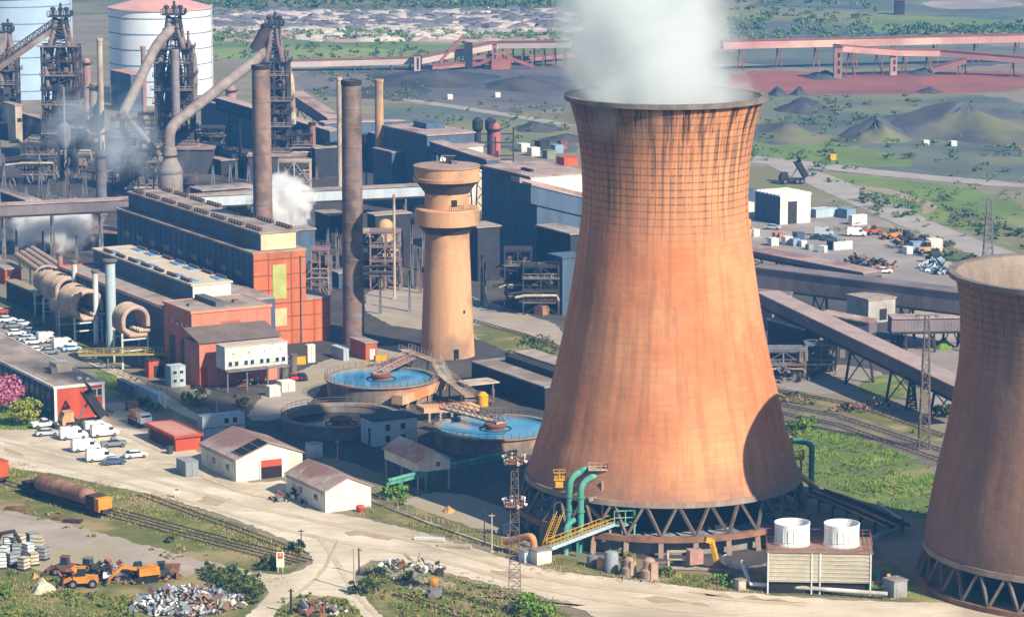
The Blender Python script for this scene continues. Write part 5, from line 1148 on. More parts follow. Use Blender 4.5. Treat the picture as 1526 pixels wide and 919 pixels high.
def make_van():
    t = thing('parked_van', 'proto', 'van'); m = CARS['white']
    b = MB(); prof_body(b, [(-2.6, .4, 0), (2.5, .4, 0), (2.55, .8, .05), (2.35, 1.15, .08), (1.7, 1.35, .06), (1.2, 2.1, .14), (.9, 2.3, .2), (-2.45, 2.35, .2), (-2.6, 2.1, .1)], .98); b.build('body', m, t, True, 30)
    c = MB(); prof_body(c, [(1.66, 1.39, .05), (1.22, 2.08, .12), (1.3, 2.1, .14), (1.75, 1.4, .08)], .93); c.build('windscreen', M_glass, t)
    for y in (-.985, .985): MB().box((1.0, y, 1.6), (.8, .03, .55)).build('window', M_glass, t)
    MB().box((-.4, 0, 2.37), (.5, .4, .06)).build('roof_vent', M_dk, t)
    for x in (-1.7, 1.6):
        for y in (-.86, .86): wheel(t, x, y, .36)
    for y in (-.7, .7): MB().box((2.52, y, .85), (.1, .3, .25)).build('headlight', M_contw, t); MB().box((-2.6, y, 1.1), (.06, .16, .5)).build('tail_light', M_red, t)
    return t
def make_pickup():
    t = thing('pickup_truck', 'proto', 'pickup'); m = CARS['white']
    b = MB(); prof_body(b, [(-2.4, .45, 0), (2.3, .45, 0), (2.35, .8, .05), (2.2, 1.0, .08), (1.0, 1.1, .04), (-.6, 1.1, .03), (-.62, .75, .03), (-2.3, .75, .03), (-2.4, 1.05, .03)], .9); b.build('body', m, t, True, 30)
    c = MB(); prof_body(c, [(1.05, 1.08, .03), (.45, 1.65, .16), (-.45, 1.68, .16), (-.6, 1.08, .03)], .88); c.build('cabin', M_glass, t, True, 30)
    r = MB(); prof_body(r, [(.5, 1.64, .14), (.4, 1.73, .18), (-.42, 1.75, .18), (-.5, 1.66, .14)], .88); r.build('roof', m, t)
    for y in (-.84, .84): MB().box((-1.5, y, .93), (1.75, .08, .36)).build('bed_side', m, t, False)
    for x in (-1.5, 1.45):
        for y in (-.8, .8): wheel(t, x, y, .38)
    return t
car, van, pick = make_car(), make_van(), make_pickup()
used = set()
def put(pr, label, px, deg, col='white', group=None, sc=None):
    p = P(*px); p.z = .07
    sw = {'car paint white': CARS[col]} if col != 'white' else None
    if pr.name not in used and not sw and not sc:
        used.add(pr.name); pr.location = p; pr.rotation_euler = (0, 0, R(deg)); pr['label'] = label
        if group: pr['group'] = group
        return pr
    return dup(pr, p, R(deg), label, group, sc, sw)
G1 = 'vehicles parked on the dirt apron'; G2 = 'cars in the car park beside the office'; G3 = 'vehicles in the scrap yard'
put(van, 'white van parked nearest behind the silver car, front row of dirt apron centre', (128, 672), 22, group=G1)
put(van, 'white van just below the raised dump truck body', (110, 654), 20, 'white', G1)
put(van, 'white van lowest on the dirt apron, left of the dark blue car', (150, 687), 18, 'white', G1)
put(van, 'white van with red striped side at right of dump truck', (156, 650), 25, 'white', G1)
put(van, 'white van nose out behind the red striped one', (146, 645), 24, 'white', G1)
put(pick, 'white pickup beside the lawn corner at left of dump truck', (66, 637), 24, group=G1)
put(car, 'silver car in front of the white pickup by lawn corner', (70, 649), 20, 'silver', G1)
put(car, 'dark blue car at the front edge of dirt apron', (170, 692), 20, 'blue', G1)
put(car, 'white estate car standing apart on the right of apron', (202, 682), 25, group=G1)
put(pick, 'grey pickup with ladder rack between vans', (170, 666), 18, 'grey', G1)
put(car, 'black car squeezed beside the dump truck front', (130, 640), 20, 'black', G1)
put(car, 'white hatchback alone at top of the car park by verge', (33, 486), 28, 'white', G2)
put(car, 'blue car next below the lone white hatchback', (45, 497), 28, 'blue', G2)
put(car, 'white car first in the tight diagonal row by grass', (58, 503), 28, 'white', G2)
put(car, 'white car second in the tight diagonal row by grass', (66, 507), 28, 'white', G2)
put(van, 'white van in the middle of tight diagonal row', (73, 510), 28, 'white', G2)
put(car, 'silver car fourth in the tight diagonal row by grass', (82, 510), 28, 'silver', G2)
put(van, 'white van at the end of diagonal row nearest the pipe bridge', (96, 519), 28, 'white', G2)
put(car, 'red car cut by left edge of photo at top of car park', (1, 468), 25, 'red', G2)
put(car, 'red car at left edge beside the pale blue one', (3, 510), 28, 'red', G2)
put(car, 'pale blue car at left beside office roof', (9, 517), 28, 'pale blue', G2)
put(car, 'white car between pale blue and silver cars by office', (20, 518), 28, 'white', G2)
put(car, 'silver car right of the white one by office', (28, 522), 28, 'silver', G2)
put(car, 'white long car parked behind office roof', (55, 526), 28, 'white', G2)
put(car, 'grey car behind office roof nearest the pipe bridge', (74, 528), 28, 'grey', G2)
for lb, x, y, c_ in (('white car at top left of car park below red edge car', 10, 480, 'white'), ('grey car beside the one below red edge car', 20, 489, 'grey'), ('silver car third row middle of car park', 40, 508, 'silver'), ('white car just left of the white row by grass', 50, 513, 'white'), ('red car tucked behind white row by grass', 76, 503, 'red'), ('white car beyond the tucked red car', 88, 508, 'white'), ('black car at left below pale blue one', 4, 524, 'black'), ('white car behind the office roof plant box', 40, 527, 'white'), ('white car right below grey car of first column', 24, 500, 'white'), ('pale blue car at end of the diagonal row', 106, 523, 'pale blue')):
    put(car, lb, (x, y), 28, c_, G2)
put(car, 'black car on the works road by the store cabins', (449, 566), 110, 'black')
put(car, 'red car next to the black one by store cabins', (437, 566), 105, 'red')
put(car, 'silver car at the white scrap yard building foot', (1152, 342), -20, 'silver', G3)
put(van, 'pale van in the middle of scrap yard', (1228, 351), -5, 'silver', G3); put(car, 'black car left of the blue one in scrap yard', (1219, 357), -10, 'black', G3); put(car, 'blue car right of the black one in scrap yard', (1237, 359), -15, 'blue', G3)
put(van, 'white van parked alone right in scrap yard', (1277, 352), -5, 'white', G3); put(car, 'red car behind the lone white scrap yard van', (1282, 346), 5, 'red', G3); put(car, 'small white car by heap of dark scrap rails', (1317, 407), 0, 'white', G3)
put(car, 'black car at roadside under the lamp mast shadow', (766, 797), 15, 'black'); put(car, 'blue car beside the black one at lamp mast foot', (770, 790), 15, 'blue')
# dump truck with raised body
def dumper(label, px, deg, mB, raised=True):
    g = P(*px); t = thing('dump_truck', label, 'dump truck', (0, 0, 0))
    MB().box((0, 0, 1.3), (7.5, 2.2, .7)).build('chassis', M_dk, t, False)
    c = MB(); prof_body(c, [(1.4, 1.6, 0), (3.6, 1.6, 0), (3.7, 2.4, 0), (3.2, 3.4, .1), (1.5, 3.5, .1)], 1.35); c.build('cab', mB, t)
    MB().box((3.35, 0, 2.9), (.25, 2.2, .7)).build('windscreen', M_glass, t, False); MB().box((3.4, 0, 1.7), (.7, 2.9, 1.2)).build('bonnet', mB, t, False)
    s_ = MB(); a = R(58) if raised else R(4); dx = V((math.cos(a), 0, math.sin(a))); dz = V((-math.sin(a), 0, math.cos(a))); o = V((-3.6, -1.6, 1.75))
    s_.obox(o, dx * 5.6, V((0, 3.2, 0)), dz * .25); s_.obox(o + dz * .25, dx * 5.2, V((0, .15, 0)), dz * 1.3); s_.obox(o + dz * .25 + V((0, 3.05, 0)), dx * 5.2, V((0, .15, 0)), dz * 1.3); s_.obox(o + dx * 5.0 + dz * .25, dx * .2, V((0, 3.2, 0)), dz * 1.6); s_.obox(o + dx * 5.2 + dz * 1.7, dx * 1.6, V((0, 3.2, 0)), dz * .15)
    s_.build('tipping_body', M_black, t, False)
    if raised: MB().tube([(.3, 0, 1.7), V((-3.6, 0, 1.75)) + dx * 3.6], .18, 8).build('ram', M_steel, t)
    for x in (2.4, -1.4, -2.9):
        for y in (-1.15, 1.15): wheel(t, x, y, .8, .6)
    t.location = (g.x, g.y, .05); t.rotation_euler = (0, 0, R(deg)); return t
dumper('buff dump truck with its black tipping body raised beside red office end', (119, 638), 205, M_tan)
dumper('dark dump truck with raised body on the hazy lane at upper right', (1180, 274), 190, M_dk)
def truck(label, px, deg, m, m2):
    g = P(*px); t = thing('lorry', label, 'lorry', (0, 0, 0)); MB().box((0, 0, .9), (6.5, 2, .4)).build('chassis', M_dk, t, False)
    c = MB(); prof_body(c, [(1.6, 1, 0), (3.3, 1, 0), (3.35, 1.9, 0), (3.0, 2.7, .1), (1.7, 2.8, .1)], 1.15); c.build('cab', m, t); MB().box((3.15, 0, 2.2), (.2, 1.9, .6)).build('windscreen', M_glass, t, False)
    MB().box((-1.1, 0, 1.3), (4.8, 2.3, .35)).build('flatbed', m2, t, False); MB().box((-1.4, .1, 2.1), (3.4, 1.9, 1.2)).build('load', m2, t, False)
    for x in (2.3, -1.2, -2.4):
        for y in (-1, 1): wheel(t, x, y, .48, .4)
    t.location = (g.x, g.y, .05); t.rotation_euler = (0, 0, R(deg))
truck('small yellow and white lorry parked left of the long red shed', (208, 634), -60, M_contw, M_tan)
# diggers
def digger(label, px, deg, m, sc=1.0, boom=((1.2, 2.2), (3.6, 4.2), (5.6, 2.2), (5.2, .8))):
    g = P(*px); t = thing('excavator', label, 'excavator', (0, 0, 0))
    for y in (-1.1, 1.1):
        MB().tube([(-1.6, y - .3, .45), (-1.6, y + .3, .45)], .45, 10).tube([(1.6, y - .3, .45), (1.6, y + .3, .45)], .45, 10).box((0, y, .45), (3.2, .58, .88)).build('crawler', M_tyre, t)
    MB().box((-.6, 0, 1.7), (3.2, 2.3, 1.2)).build('house', m, t, False); c = MB(); prof_body(c, [(.1, 1.2, 0), (1.4, 1.2, 0), (1.5, 2, 0), (1.1, 3, .1), (.1, 3, .1)], .5); c.v = [(x, y - .6, z) for x, y, z in c.v]; c.build('cab', M_glass, t)
    b = [V((x, .5, z)) for x, z in boom]
    MB().bar(b[0], b[1], .4, .5).build('boom', m, t); MB().bar(b[1], b[2], .32, .42).build('arm', m, t); MB().bar(b[2], b[3], 1.0, .5).build('bucket', M_rust, t)
    t.location = (g.x, g.y, .05); t.rotation_euler = (0, 0, R(deg)); t.scale = (sc, sc, sc)
digger('orange excavator with boom stretched left in the row of old machines', (214, 866), 205, mat('orange machine paint', 'c8862a', 'a86c22', sc=.6, c3='8a5a34'), 1.0, ((1.2, 2.2), (3.4, 2.8), (5.6, 1.2), (5.9, .5)))
digger('yellow excavator beside the white scrap yard building at left', (1109, 350), 170, mat('orange machine paint', 'c8862a'))
def loader(label, px, deg, m, sc=1.):
    g = P(*px); t = thing('loader', label, 'loader', (0, 0, 0))
    b = MB(); prof_body(b, [(-2.4, .7, 0), (1.2, .7, 0), (1.2, 1.6, 0), (-.4, 1.7, 0), (-2.3, 1.5, 0)], .85); b.build('body', m, t)
    c = MB(); prof_body(c, [(-.6, 1.6, 0), (.7, 1.6, 0), (.6, 2.8, .08), (-.5, 2.8, .08)], .7); c.build('cab', M_glass, t); MB().box((.05, 0, 2.87), (1.4, 1.5, .12)).build('cab_roof', m, t, False)
    for y in (-.6, .6): MB().bar((.9, y, 1.5), (2.6, y, .8), .22, .3).build('lift_arm', m, t)
    MB().obox((2.5, -1.2, .15), (.9, 0, 0), (0, 2.4, 0), (0, 0, .2)).obox((2.5, -1.2, .35), (.15, 0, 0), (0, 2.4, 0), (0, 0, .8)).build('bucket', M_rust, t, False)
    for x in (-1.6, 1.2):
        for y in (-.95, .95): wheel(t, x, y, .62, .45)
    t.location = (g.x, g.y, .05); t.rotation_euler = (0, 0, R(deg)); t.scale = (sc,) * 3
OM = mat('orange machine paint', 'c8862a')
loader('orange loader at the front of the old machines near sand heap', (122, 874), 185, OM, 1.05); loader('faded grey green loader behind the front orange loader', (132, 858), 160, mat('grey green paint', '7d8474', '656b5c', sc=.5)); loader('red rusty loader at left end of the old machines', (98, 856), 170, M_rust)
loader('dark green loader at right end beside red skip', (240, 862), 10, mat('dark green paint', '3c4a3c', '2e3a30', sc=.5), .9)
loader('white telehandler in the middle of old machines', (160, 862), 100, M_contw, .85)
loader('buff loader parked under the raised office cabins', (370, 574), 250, M_tan, .8)
loader('yellow old loader leaning right in scrap yard machines', (1330, 356), 200, OM, 1.0); loader('dark old loader at the back of scrap yard machines', (1350, 362), 30, M_dk, 1.1); loader('pale old loader at far right of scrap yard', (1382, 378), 10, M_tan, 1.1); loader('black wrecked loader right of scrap heap', (1393, 392), 100, M_black, 1.2)
loader('orange small loader right of lone white van', (1302, 350), 190, mat('orange red paint', 'c0562c', 'a04624', sc=.5), .9)
g = P(253, 857); solo('red_skip', MB().ext([(g.x - 1.2, g.y - .9, 0), (g.x + 1.2, g.y - .9, 0), (g.x + 1.6, g.y - .9, 1.7), (g.x - 1.6, g.y - .9, 1.7)], (0, 1.8, 0)), M_rust, 'rusty red skip at right end of the old machines', 'skip')
# train
def wagon(A, B):
    d = (B - A); L_ = d.length; rz = math.atan2(d.y, d.x); t = thing('tank_wagon', 'long rusty brown tank wagon with an orange buffer end on the siding', 'wagon', (0, 0, 0))
    MB().box((L_ / 2, 0, 1.25), (L_, 2.2, .35)).build('frame', M_dk, t, False)
    n = 18; tk = [(L_ * .2 + (L_ * .62) * i / n, 0, 2.75) for i in range(n + 1)]
    rr = [1.2] + [1.45] * 2 + [1.45] * (n - 4) + [1.45] + [1.2]; rr = [1.45 - .35 * (i in (0, n)) for i in range(n + 1)]
    MB().tube(tk, rr, 22).build('tank', mat('rust brown tank', '87604f', '6e4d42', sc=.4, c3='95705e', streak=0), t)
    for x in (.3, .42, .54, .66, .75): MB().tube([(L_ * x - .1, 0, 2.75), (L_ * x + .1, 0, 2.75)], 1.5, 22, False).build('strap', M_rust, t)
    MB().box((L_ * .88, 0, 2.4), (L_ * .1, 2.6, 2.1)).build('cab', mat('dark brown cab', '4d3a32', '3a2c26', sc=.5), t, False); MB().box((L_ * .955, 0, 2.2), (L_ * .05, 2.7, 2.2)).build('orange_end', mat('orange warning paint', 'd08a34', 'b5722a', sc=.6, c3='d9a860'), t, False)
    for y in (-.8, .8): MB().tube([(L_ * .98, y, 1.3), (L_ + .3, y, 1.3)], [.2, .35], 10).build('buffer', M_dk, t)
    MB().box((L_ * .1, 0, 1.9), (L_ * .1, 2, 1)).build('end_platform', M_dk, t, False)
    for f in (.12, .84):
        MB().box((L_ * f, 0, .75), (4.2, 2.0, .5)).build('bogie', M_black, t, False)
        for dx in (-1.3, 1.3):
            for y in (-.75, .75): MB().tube([(L_ * f + dx, y - .07, .75), (L_ * f + dx, y + .07, .75)], .45, 14).build('wheel', M_black, t)
    t.location = A; t.rotation_euler = (0, 0, rz)
p0, p1 = P(34, 733), P(160, 772); wagon(p0, p1)
g = P(-6, 718); rz = math.atan2(p1.y - p0.y, p1.x - p0.x); t = thing('brake_wagon', 'red and orange wagon cut by the left edge of photo', 'wagon', (0, 0, 0))
MB().box((0, 0, 2.6), (4.5, 2.4, 2.6)).build('body', mat('orange red paint', 'c0562c'), t, False); MB().box((0, 0, 1.1), (5, 2.2, .4)).build('frame', M_dk, t, False); MB().box((0, 0, 3.98), (4.7, 2.6, .15)).build('roof', M_red, t, False)
for x in (-1.5, 1.5):
    for y in (-.75, .75): MB().tube([(x, y - .07, .6), (x, y + .07, .6)], .5, 12).build('wheel', M_black, t)
t.location = g; t.rotation_euler = (0, 0, rz)
# ================= gasholders
def gasholder(label, xl, xr, yg, yt, m, mtop, lines=6):
    g = P((xl + xr) / 2, yg); r = (xr - xl) / 2 / PPM(g); h = HZ(g, yt); t = thing('gasholder', label, 'gasholder', g)
    MB().lathe(g, [(r, 0), (r, h)], 64, False).build('tank_wall', m, t)
    b = MB(); 
    for i in range(lines):
        z = h * (i + .5) / lines; b.lathe(g, [(r, z), (r + .12, z), (r + .12, z + .35), (r, z + .35)], 64, False)
    o = b.build('hoop', mat('hoop grey', '6f7f90', '5f6f80', sc=.2), t)
    MB().lathe(g, [(r, h), (r + .5, h), (r + .4, h + .5), (r * .98, h + .6), (r * .5, h + 3.2), (.2, h + 4)], 64, False).build('roof', mtop, t)
    for i in range(1):
        a = .02; MB().bar(g + V((math.cos(a), math.sin(a), 0)) * (r + .35), g + V((math.cos(a), math.sin(a), 0)) * (r + .35) + Z * (h + 1.2), .5).build('guide_post', mat('guide post', 'b8b4b0', 'a09c98', sc=.2), t)
gasholder('huge white gasholder with pink roof behind the second blast furnace', 165, 316, 150, 12, mat('gasholder white', 'd4dade', 'c4ccd2', sc=.05, c3='b9c2ca', fine=.06), mat('pink gasholder roof', 'c79a90', 'b58880', sc=.1))
gasholder('hazy blue grey gasholder cut by left edge behind the furnace', -44, 108, 142, -6, mat('gasholder blue', '9fb4c6', '8fa4b8', sc=.05, fine=.06), mat('pink gasholder roof', 'c79a90'))
# ================= blast furnaces
M_fdark = mat('sooty steelwork', '403d42', '302e33', sc=.3, c3='4f4038')
M_pipeb = mat('dusty buff pipe', '8d837d', '756b66', sc=.25, c3='6a5a54')
def furnace(label, xc, yg, yt, hw, yft, lev=9):
    g = P(xc, yg); k = PPM(g); w_ = 2 * hw / k; hf = HZ(g, yft); ht = HZ(g, yt); t = thing('blast_furnace', label, 'blast furnace', g)
    r = w_ * .3
    MB().lathe(g, [(r * 1.1, 0), (r * 1.15, hf * .25), (r * 1.2, hf * .35), (r * .8, hf * .8), (r * .55, hf * .95), (r * .4, hf)], 20).build('stack', mat('rusty furnace shell', '4b4040', '3a3233', sc=.3, c3='5d4a42'), t)
    c = [(-.5, -.5), (.5, -.5), (.5, .5), (-.5, .5)]
    def cor(i, z): return V((g.x + c[i][0] * w_, g.y + c[i][1] * w_, z))
    for i in range(4):
        MB().bar(cor(i, 0), cor(i, hf), .7).build('column', M_fdark, t, False)
        MB().bar(cor(i, 0).lerp(cor((i + 1) % 4, 0), .5), cor(i, hf).lerp(cor((i + 1) % 4, hf), .5), .45).build('column', M_fdark, t, False)
    br = MB()
    for l in range(lev):
        z0, z1 = hf * l / lev, hf * (l + 1) / lev
        for i in range(4):
            j = (i + 1) % 4; br.bar(cor(i, z1), cor(j, z1), .4)
            if (l + i) % 2: br.bar(cor(i, z0), cor(j, z1), .28)
            else: br.bar(cor(j, z0), cor(i, z1), .28)
        pl = MB(); e = w_ * (.5 + .14 * rnd.random()); x0, x1 = -e, e * rnd.uniform(.9, 1.15)
        pl.obox((g.x + x0, g.y - e, z1), (x1 - x0, 0, 0), (0, e - r * 1.2, 0), (0, 0, .25)); pl.obox((g.x + x0, g.y + r * 1.2, z1), (x1 - x0, 0, 0), (0, e - r * 1.2, 0), (0, 0, .25))
        railing(pl, [(g.x + x0, g.y - e, z1), (g.x + x1, g.y - e, z1), (g.x + x1, g.y + e, z1)], 1.3, 2.2, .14)
        pl.build('platform', M_pipeb if l % 2 else M_fdark, t, False)
    br.build('bracing', M_fdark, t, False)
    # clutter carried by the frame
    fm = mat('mixed fittings', '6e625c', '3d3b42', sc=.18, c3='8a6a52')
    for i in range(60):
        z = rnd.uniform(hf * .08, hf * .95); a = rnd.uniform(0, 6.28); rr = w_ * rnd.uniform(.36, .5); q = V((g.x + rr * math.cos(a), g.y + rr * math.sin(a), z))
        if i % 3: MB().box(q, (rnd.uniform(.8, 2.6), rnd.uniform(.8, 2.2), rnd.uniform(.8, 2.6)), a).build('cabinet', fm, t, False)
        else: MB().tube([q, q + Z * rnd.uniform(3, 8)], rnd.uniform(.25, .55), 7).build('standpipe', fm, t)
    # head frame
    wt = w_ * .34; hd = MB()
    hd.lattice(V((g.x, g.y, hf)), V((g.x, g.y, ht - 2)), wt * 1.7, wt, .45, 5)
    hd.box((g.x, g.y, ht - 2), (wt * 1.9, wt * 1.6, .35)); hd.box((g.x + wt * .2, g.y, ht - 5), (wt * .9, wt * .9, 4)); hd.box((g.x - wt * .3, g.y, hf + (ht - hf) * .35), (wt * 1.2, wt * 1.1, 3.4))
    railing(hd, [(g.x - wt, g.y - wt * .8, ht - 2), (g.x + wt, g.y - wt * .8, ht - 2), (g.x + wt, g.y + wt * .8, ht - 2), (g.x - wt, g.y + wt * .8, ht - 2)], 1.6, 1.4, .2)
    hd.build('head_frame', M_fdark, t, False)
    for sx in (-.55, .1, .6): MB().tube([(g.x + wt * sx, g.y - wt * .3, ht - 2.2), (g.x + wt * sx, g.y - wt * .3, ht + (2.2 if sx == .1 else .8))], .4, 8).lathe((g.x + wt * sx, g.y - wt * .3, ht - .2), [(.4, 0), (.85, .3), (.85, .9), (.3, 1.2)], 10).build('bleeder', M_fdark, t)
    for sx, sy in ((-1, -1), (1, -1), (1, 1), (-1, 1)):
        b = V((g.x + sx * w_ * .34, g.y + sy * w_ * .34, hf * .62)); u_ = V((g.x + sx * w_ * .42, g.y + sy * w_ * .42, hf * .9)); q = V((g.x + sx * wt * .45, g.y + sy * wt * .45, hf + (ht - hf) * .45))
        MB().tube([b, b.lerp(u_, .5)] + elbow(b.lerp(u_, .5), u_, q, 4)[1:] + [V((g.x + sx * wt * .3, g.y + sy * wt * .3, ht - 3))], .85, 10).build('uptake', M_pipeb, t)
    MB().box((g.x + w_ * .1, g.y - w_ * .3, hf * .1), (w_ * 2.1, w_ * 1.6, hf * .2)).build('cast_house', mat('dark cast house', '46454b', '37363c', sc=.2, streak=1), t, False)
    MB().box((g.x + w_ * .1, g.y - w_ * .3, hf * .2 + .25), (w_ * 2.2, w_ * 1.7, .5)).build('cast_house_roof', M_roof2, t, False)
    return t, g, w_, hf, ht
def bigpipe(t, pts, r, m=M_pipeb, name='downcomer', n=14):
    P3 = [zpt(*q) if len(q) == 3 else V(q) for q in pts]; out = [P3[0]]
    for i in range(1, len(P3) - 1):
        a, b, c = P3[i - 1], P3[i], P3[i + 1]; f = min(.45, 4 / max((b - a).length, 1)); f2 = min(.45, 4 / max((c - b).length, 1)); out += elbow(b.lerp(a, f), b, b.lerp(c, f2), 4)
    out.append(P3[-1]); return MB().tube(out, r, n).build(name, m, t)
f2, g, *_ = furnace('second blast furnace from left, standing before the white gasholder', 263, 252, 12, 26, 72)
bigpipe(f2, [(262, 40, 252), (238, 66, 258), (183, 176, 280)], 1.55); bigpipe(f2, [(186, 168, 279), (242, 236, 300)], 1.0); bigpipe(f2, [(264, 190, 258), (264, 74, 258)], 1.3, mat('mauve column', '8a7d80', '746a6e', sc=.3), 'vent_column')
bigpipe(f2, [(283, 62, 252), (293, 86, 250), (291, 165, 250)], 1.0, M_pipeb, 'side_uptake')
f3, g, *_ = furnace('third blast furnace, behind brown chimney, big pipe sloping left to a dust catcher', 412, 262, 28, 20, 92)
bigpipe(f3, [(412, 58, 262), (396, 80, 262), (262, 184, 300), (254, 198, 306), (254, 232, 306)], 1.6)
bigpipe(f3, [(412, 60, 262), (420, 90, 258), (435, 110, 258), (437, 185, 258)], 1.1, M_pale, 'side_uptake')
bigpipe(f3, [(404, 40, 262), (384, 76, 262)], 2.2, M_fdark, 'skip_top')
f1, g, *_ = furnace('leftmost big blast furnace with long pale skip bridge running off the left edge', 95, 240, 15, 25, 68, 8)
d = zpt(84, 46, 240) - zpt(-30, 122, 246); s = MB(); a0, b0_ = zpt(-30, 122, 246), zpt(86, 42, 240)
s.bar(a0, b0_, 4.2, 1.6); s.build('skip_bridge', M_pipeb, f1, False)
s = MB()
for i in range(12):
    for o in (-2, 2): q = a0.lerp(b0_, i / 12); n_ = a0.lerp(b0_, (i + 1) / 12); s.bar(q + V((0, o, 1)), n_ + V((0, o, 3)), .2); s.bar(q + V((0, o, 1)), q + V((0, o, 3)), .2)
s.bar(a0 + V((0, -2, 3)), b0_ + V((0, -2, 3)), .3); s.bar(a0 + V((0, 2, 3)), b0_ + V((0, 2, 3)), .3); s.build('skip_truss', M_fdark, f1, False)
q = zpt(83, 131, 234); MB().box(q, (5, 2.4, 1.6)).build('orange_glow_box', mat('orange machine paint', 'c8862a'), f1, False); q = zpt(108, 128, 234); MB().box(q, (3.2, 2.4, 1.4)).build('orange_glow_box', mat('orange machine paint', 'c8862a'), f1, False)  # furnace glow painted as plain orange boxes
furnace('far hazy blast furnace at the left edge before the blue gasholder', 16, 205, 38, 13, 85, 6)
g = P(8, 205); t = thing('skip_bridge', 'pale inclined skip bridge at left edge before the far hazy furnace', 'skip bridge', g); MB().bar(zpt(11, 48, 205), zpt(-12, 112, 210), 3, 1.5).build('girder', M_pipeb, t, False)
# dust catcher
g = P(255, 312); k = PPM(g); h1 = HZ(g, 232); h2 = HZ(g, 252)
t = thing('dust_catcher', 'tall bottle shaped dust catcher in front of the long gallery', 'dust catcher', g)
MB().lathe(g, [(18 / k, 0), (18.5 / k, h2 - 4), (18 / k, h2), (12 / k, h2 + 2.2), (10.5 / k, h2 + 3), (10.5 / k, h1 + 1), (8 / k, h1 + 2.5)], 28).build('vessel', M_pipeb, t); MB().lathe(g, [(19 / k, h2 - 1), (19.6 / k, h2 - 1), (19.6 / k, h2 - .4), (19 / k, h2 - .4)], 28, False).build('band', M_steel, t)
r = MB(); r.lathe(g, [(11 / k, h1), (13.5 / k, h1), (13.5 / k, h1 + .2), (11 / k, h1 + .2)], 20, False); r.build('platform', M_fdark, t)
# stoves, pots
def stove(label, x, yg, yt, hw, m, name='hot_stove', cat='stove'):
    g = P(x, yg); k = PPM(g); r = hw / k; h = HZ(g, yt); t = thing(name, label, cat, g)
    MB().lathe(g, [(r, 0), (r, h - r), (r * .87, h - r * .5), (r * .5, h - r * .13), (.1, h)], 20).build('shell', m, t); MB().lathe(g, [(r, h - r - .5), (r + .9, h - r - .5), (r + .9, h - r - .3), (r, h - r - .3)], 20, False).build('gallery', M_fdark, t)
stove('pinkish domed stove right of the leftmost big furnace', 132, 228, 86, 6, mat('pink stack', '9c7a74')); stove('shorter grey domed stove beside white stack', 142, 238, 122, 7, M_pipeb); stove('pink round stove behind dark gallery left of third furnace', 345, 205, 125, 8, mat('pink stack', '9c7a74'))
stove('small red pot of the twin pot frame', 738, 262, 182, 8, mat('pink red vessel', 'a8605a', '8d504c', sc=.3), 'process_vessel', 'vessel')
g = P(722, 262); t = thing('twin_pot_plant', 'black steel frame with twin dark towers beside red pot', 'steel frame', g); k = PPM(g)
for x in (712, 731): gg = P(x, 262); MB().lathe(gg, [(5 / k, 0), (5 / k, HZ(gg, 196)), (8 / k, HZ(gg, 192)), (8 / k, HZ(gg, 180)), (3 / k, HZ(gg, 175))], 12).build('tower', M_black, t)
s = MB()
for x in (690, 712, 738, 765):
    for yy in (266, 252): gg = P(x, yy); s.bar(gg, gg + Z * HZ(gg, yy - 62), .5)
for zz in (3, 7, 11): s.bar(P(690, 266) + Z * zz, P(765, 266) + Z * zz, .4); s.bar(P(690, 252) + Z * zz, P(765, 252) + Z * zz, .4)
s.build('frame', M_fdark, t, False); MB().bar(P(690, 266) + Z * 5, P(765, 260) + Z * 4, 3, .3).build('deck', M_roof2, t, False)
# works blocks around the furnaces
def blk(label, px, xu, xv, yt, mw, mr, name='works_building', lu=None, lv=None, extra=None):
    b = Bld(name, label, px, xu, xv, yt, lu=lu, lv=lv, cat='building'); b.walls(mw); b.flat(mr, .3, .35)
    if extra == 'win':
        for i in range(max(1, int(b.lu / 3))): b.fwin(.6 + i * 3, b.h * .55, 1.6, 1.3, 'window', M_glass, M_dk)
    if extra == 'vent': MB().gbox(b.a + b.lu * .3, b.a + b.lu * .6, b.b + .5, b.b + b.lv - .5, b.h + .36, b.h + 1.8).build('ridge_vent', mw, b.t, False)
    return b
DK = mat('near black cladding', '34353c'); MR = M_roof2
blk('dark block with pink roof left below the white gasholder', (196, 168), 214, 166, 112, M_navy, mat('pink felt', 'b98474'))
blk('grey roofed shed just in front of dust catcher and gallery', (302, 318), 382, 284, 285, DK, M_roof)
blk('low dark shed with pale roof below the sloping furnace pipe', (330, 262), 385, 282, 240, DK, MR, extra='vent'); blk('long dark roofed hall right of the second furnace foot', (392, 225), 420, 300, 172, M_navy, MR, extra='vent')
blk('dark stepped shed between third furnace and thin pale chimney', (470, 265), 505, 445, 222, DK, M_roof); blk('dark bunker house behind the tall brick chimney', (580, 262), 612, 478, 205, M_navy, MR, lv=None)
blk('pale slotted block at far left edge behind big pipes', (24, 212), 34, -20, 158, M_pale, M_roof, extra='win'); blk('dark shed right of the pale slotted block at left', (62, 215), 78, 22, 178, DK, MR)
blk('small cream cabin on the big pipes at left', (76, 236), 100, 68, 219, M_cream, M_roof); blk('pale box behind the right steam cloud', (440, 352), 462, 425, 306, M_pblue, M_roof)
blk('dark low shed between steam and pale box', (492, 360), 520, 470, 322, DK, M_roof); blk('dark conveyor bunker right of the water tower foot gallery', (712, 420), 745, 690, 340, DK, M_roof); blk('dark process block left of main tower shoulder', (850, 432), 880, 800, 350, DK, M_roof, extra='win')
blk('blue clad low house beside main tower shoulder', (838, 470), 870, 818, 385, M_navy, M_navy); blk('dark crusher house below the long gallery at centre', (560, 400), 612, 548, 322, DK, M_roof)
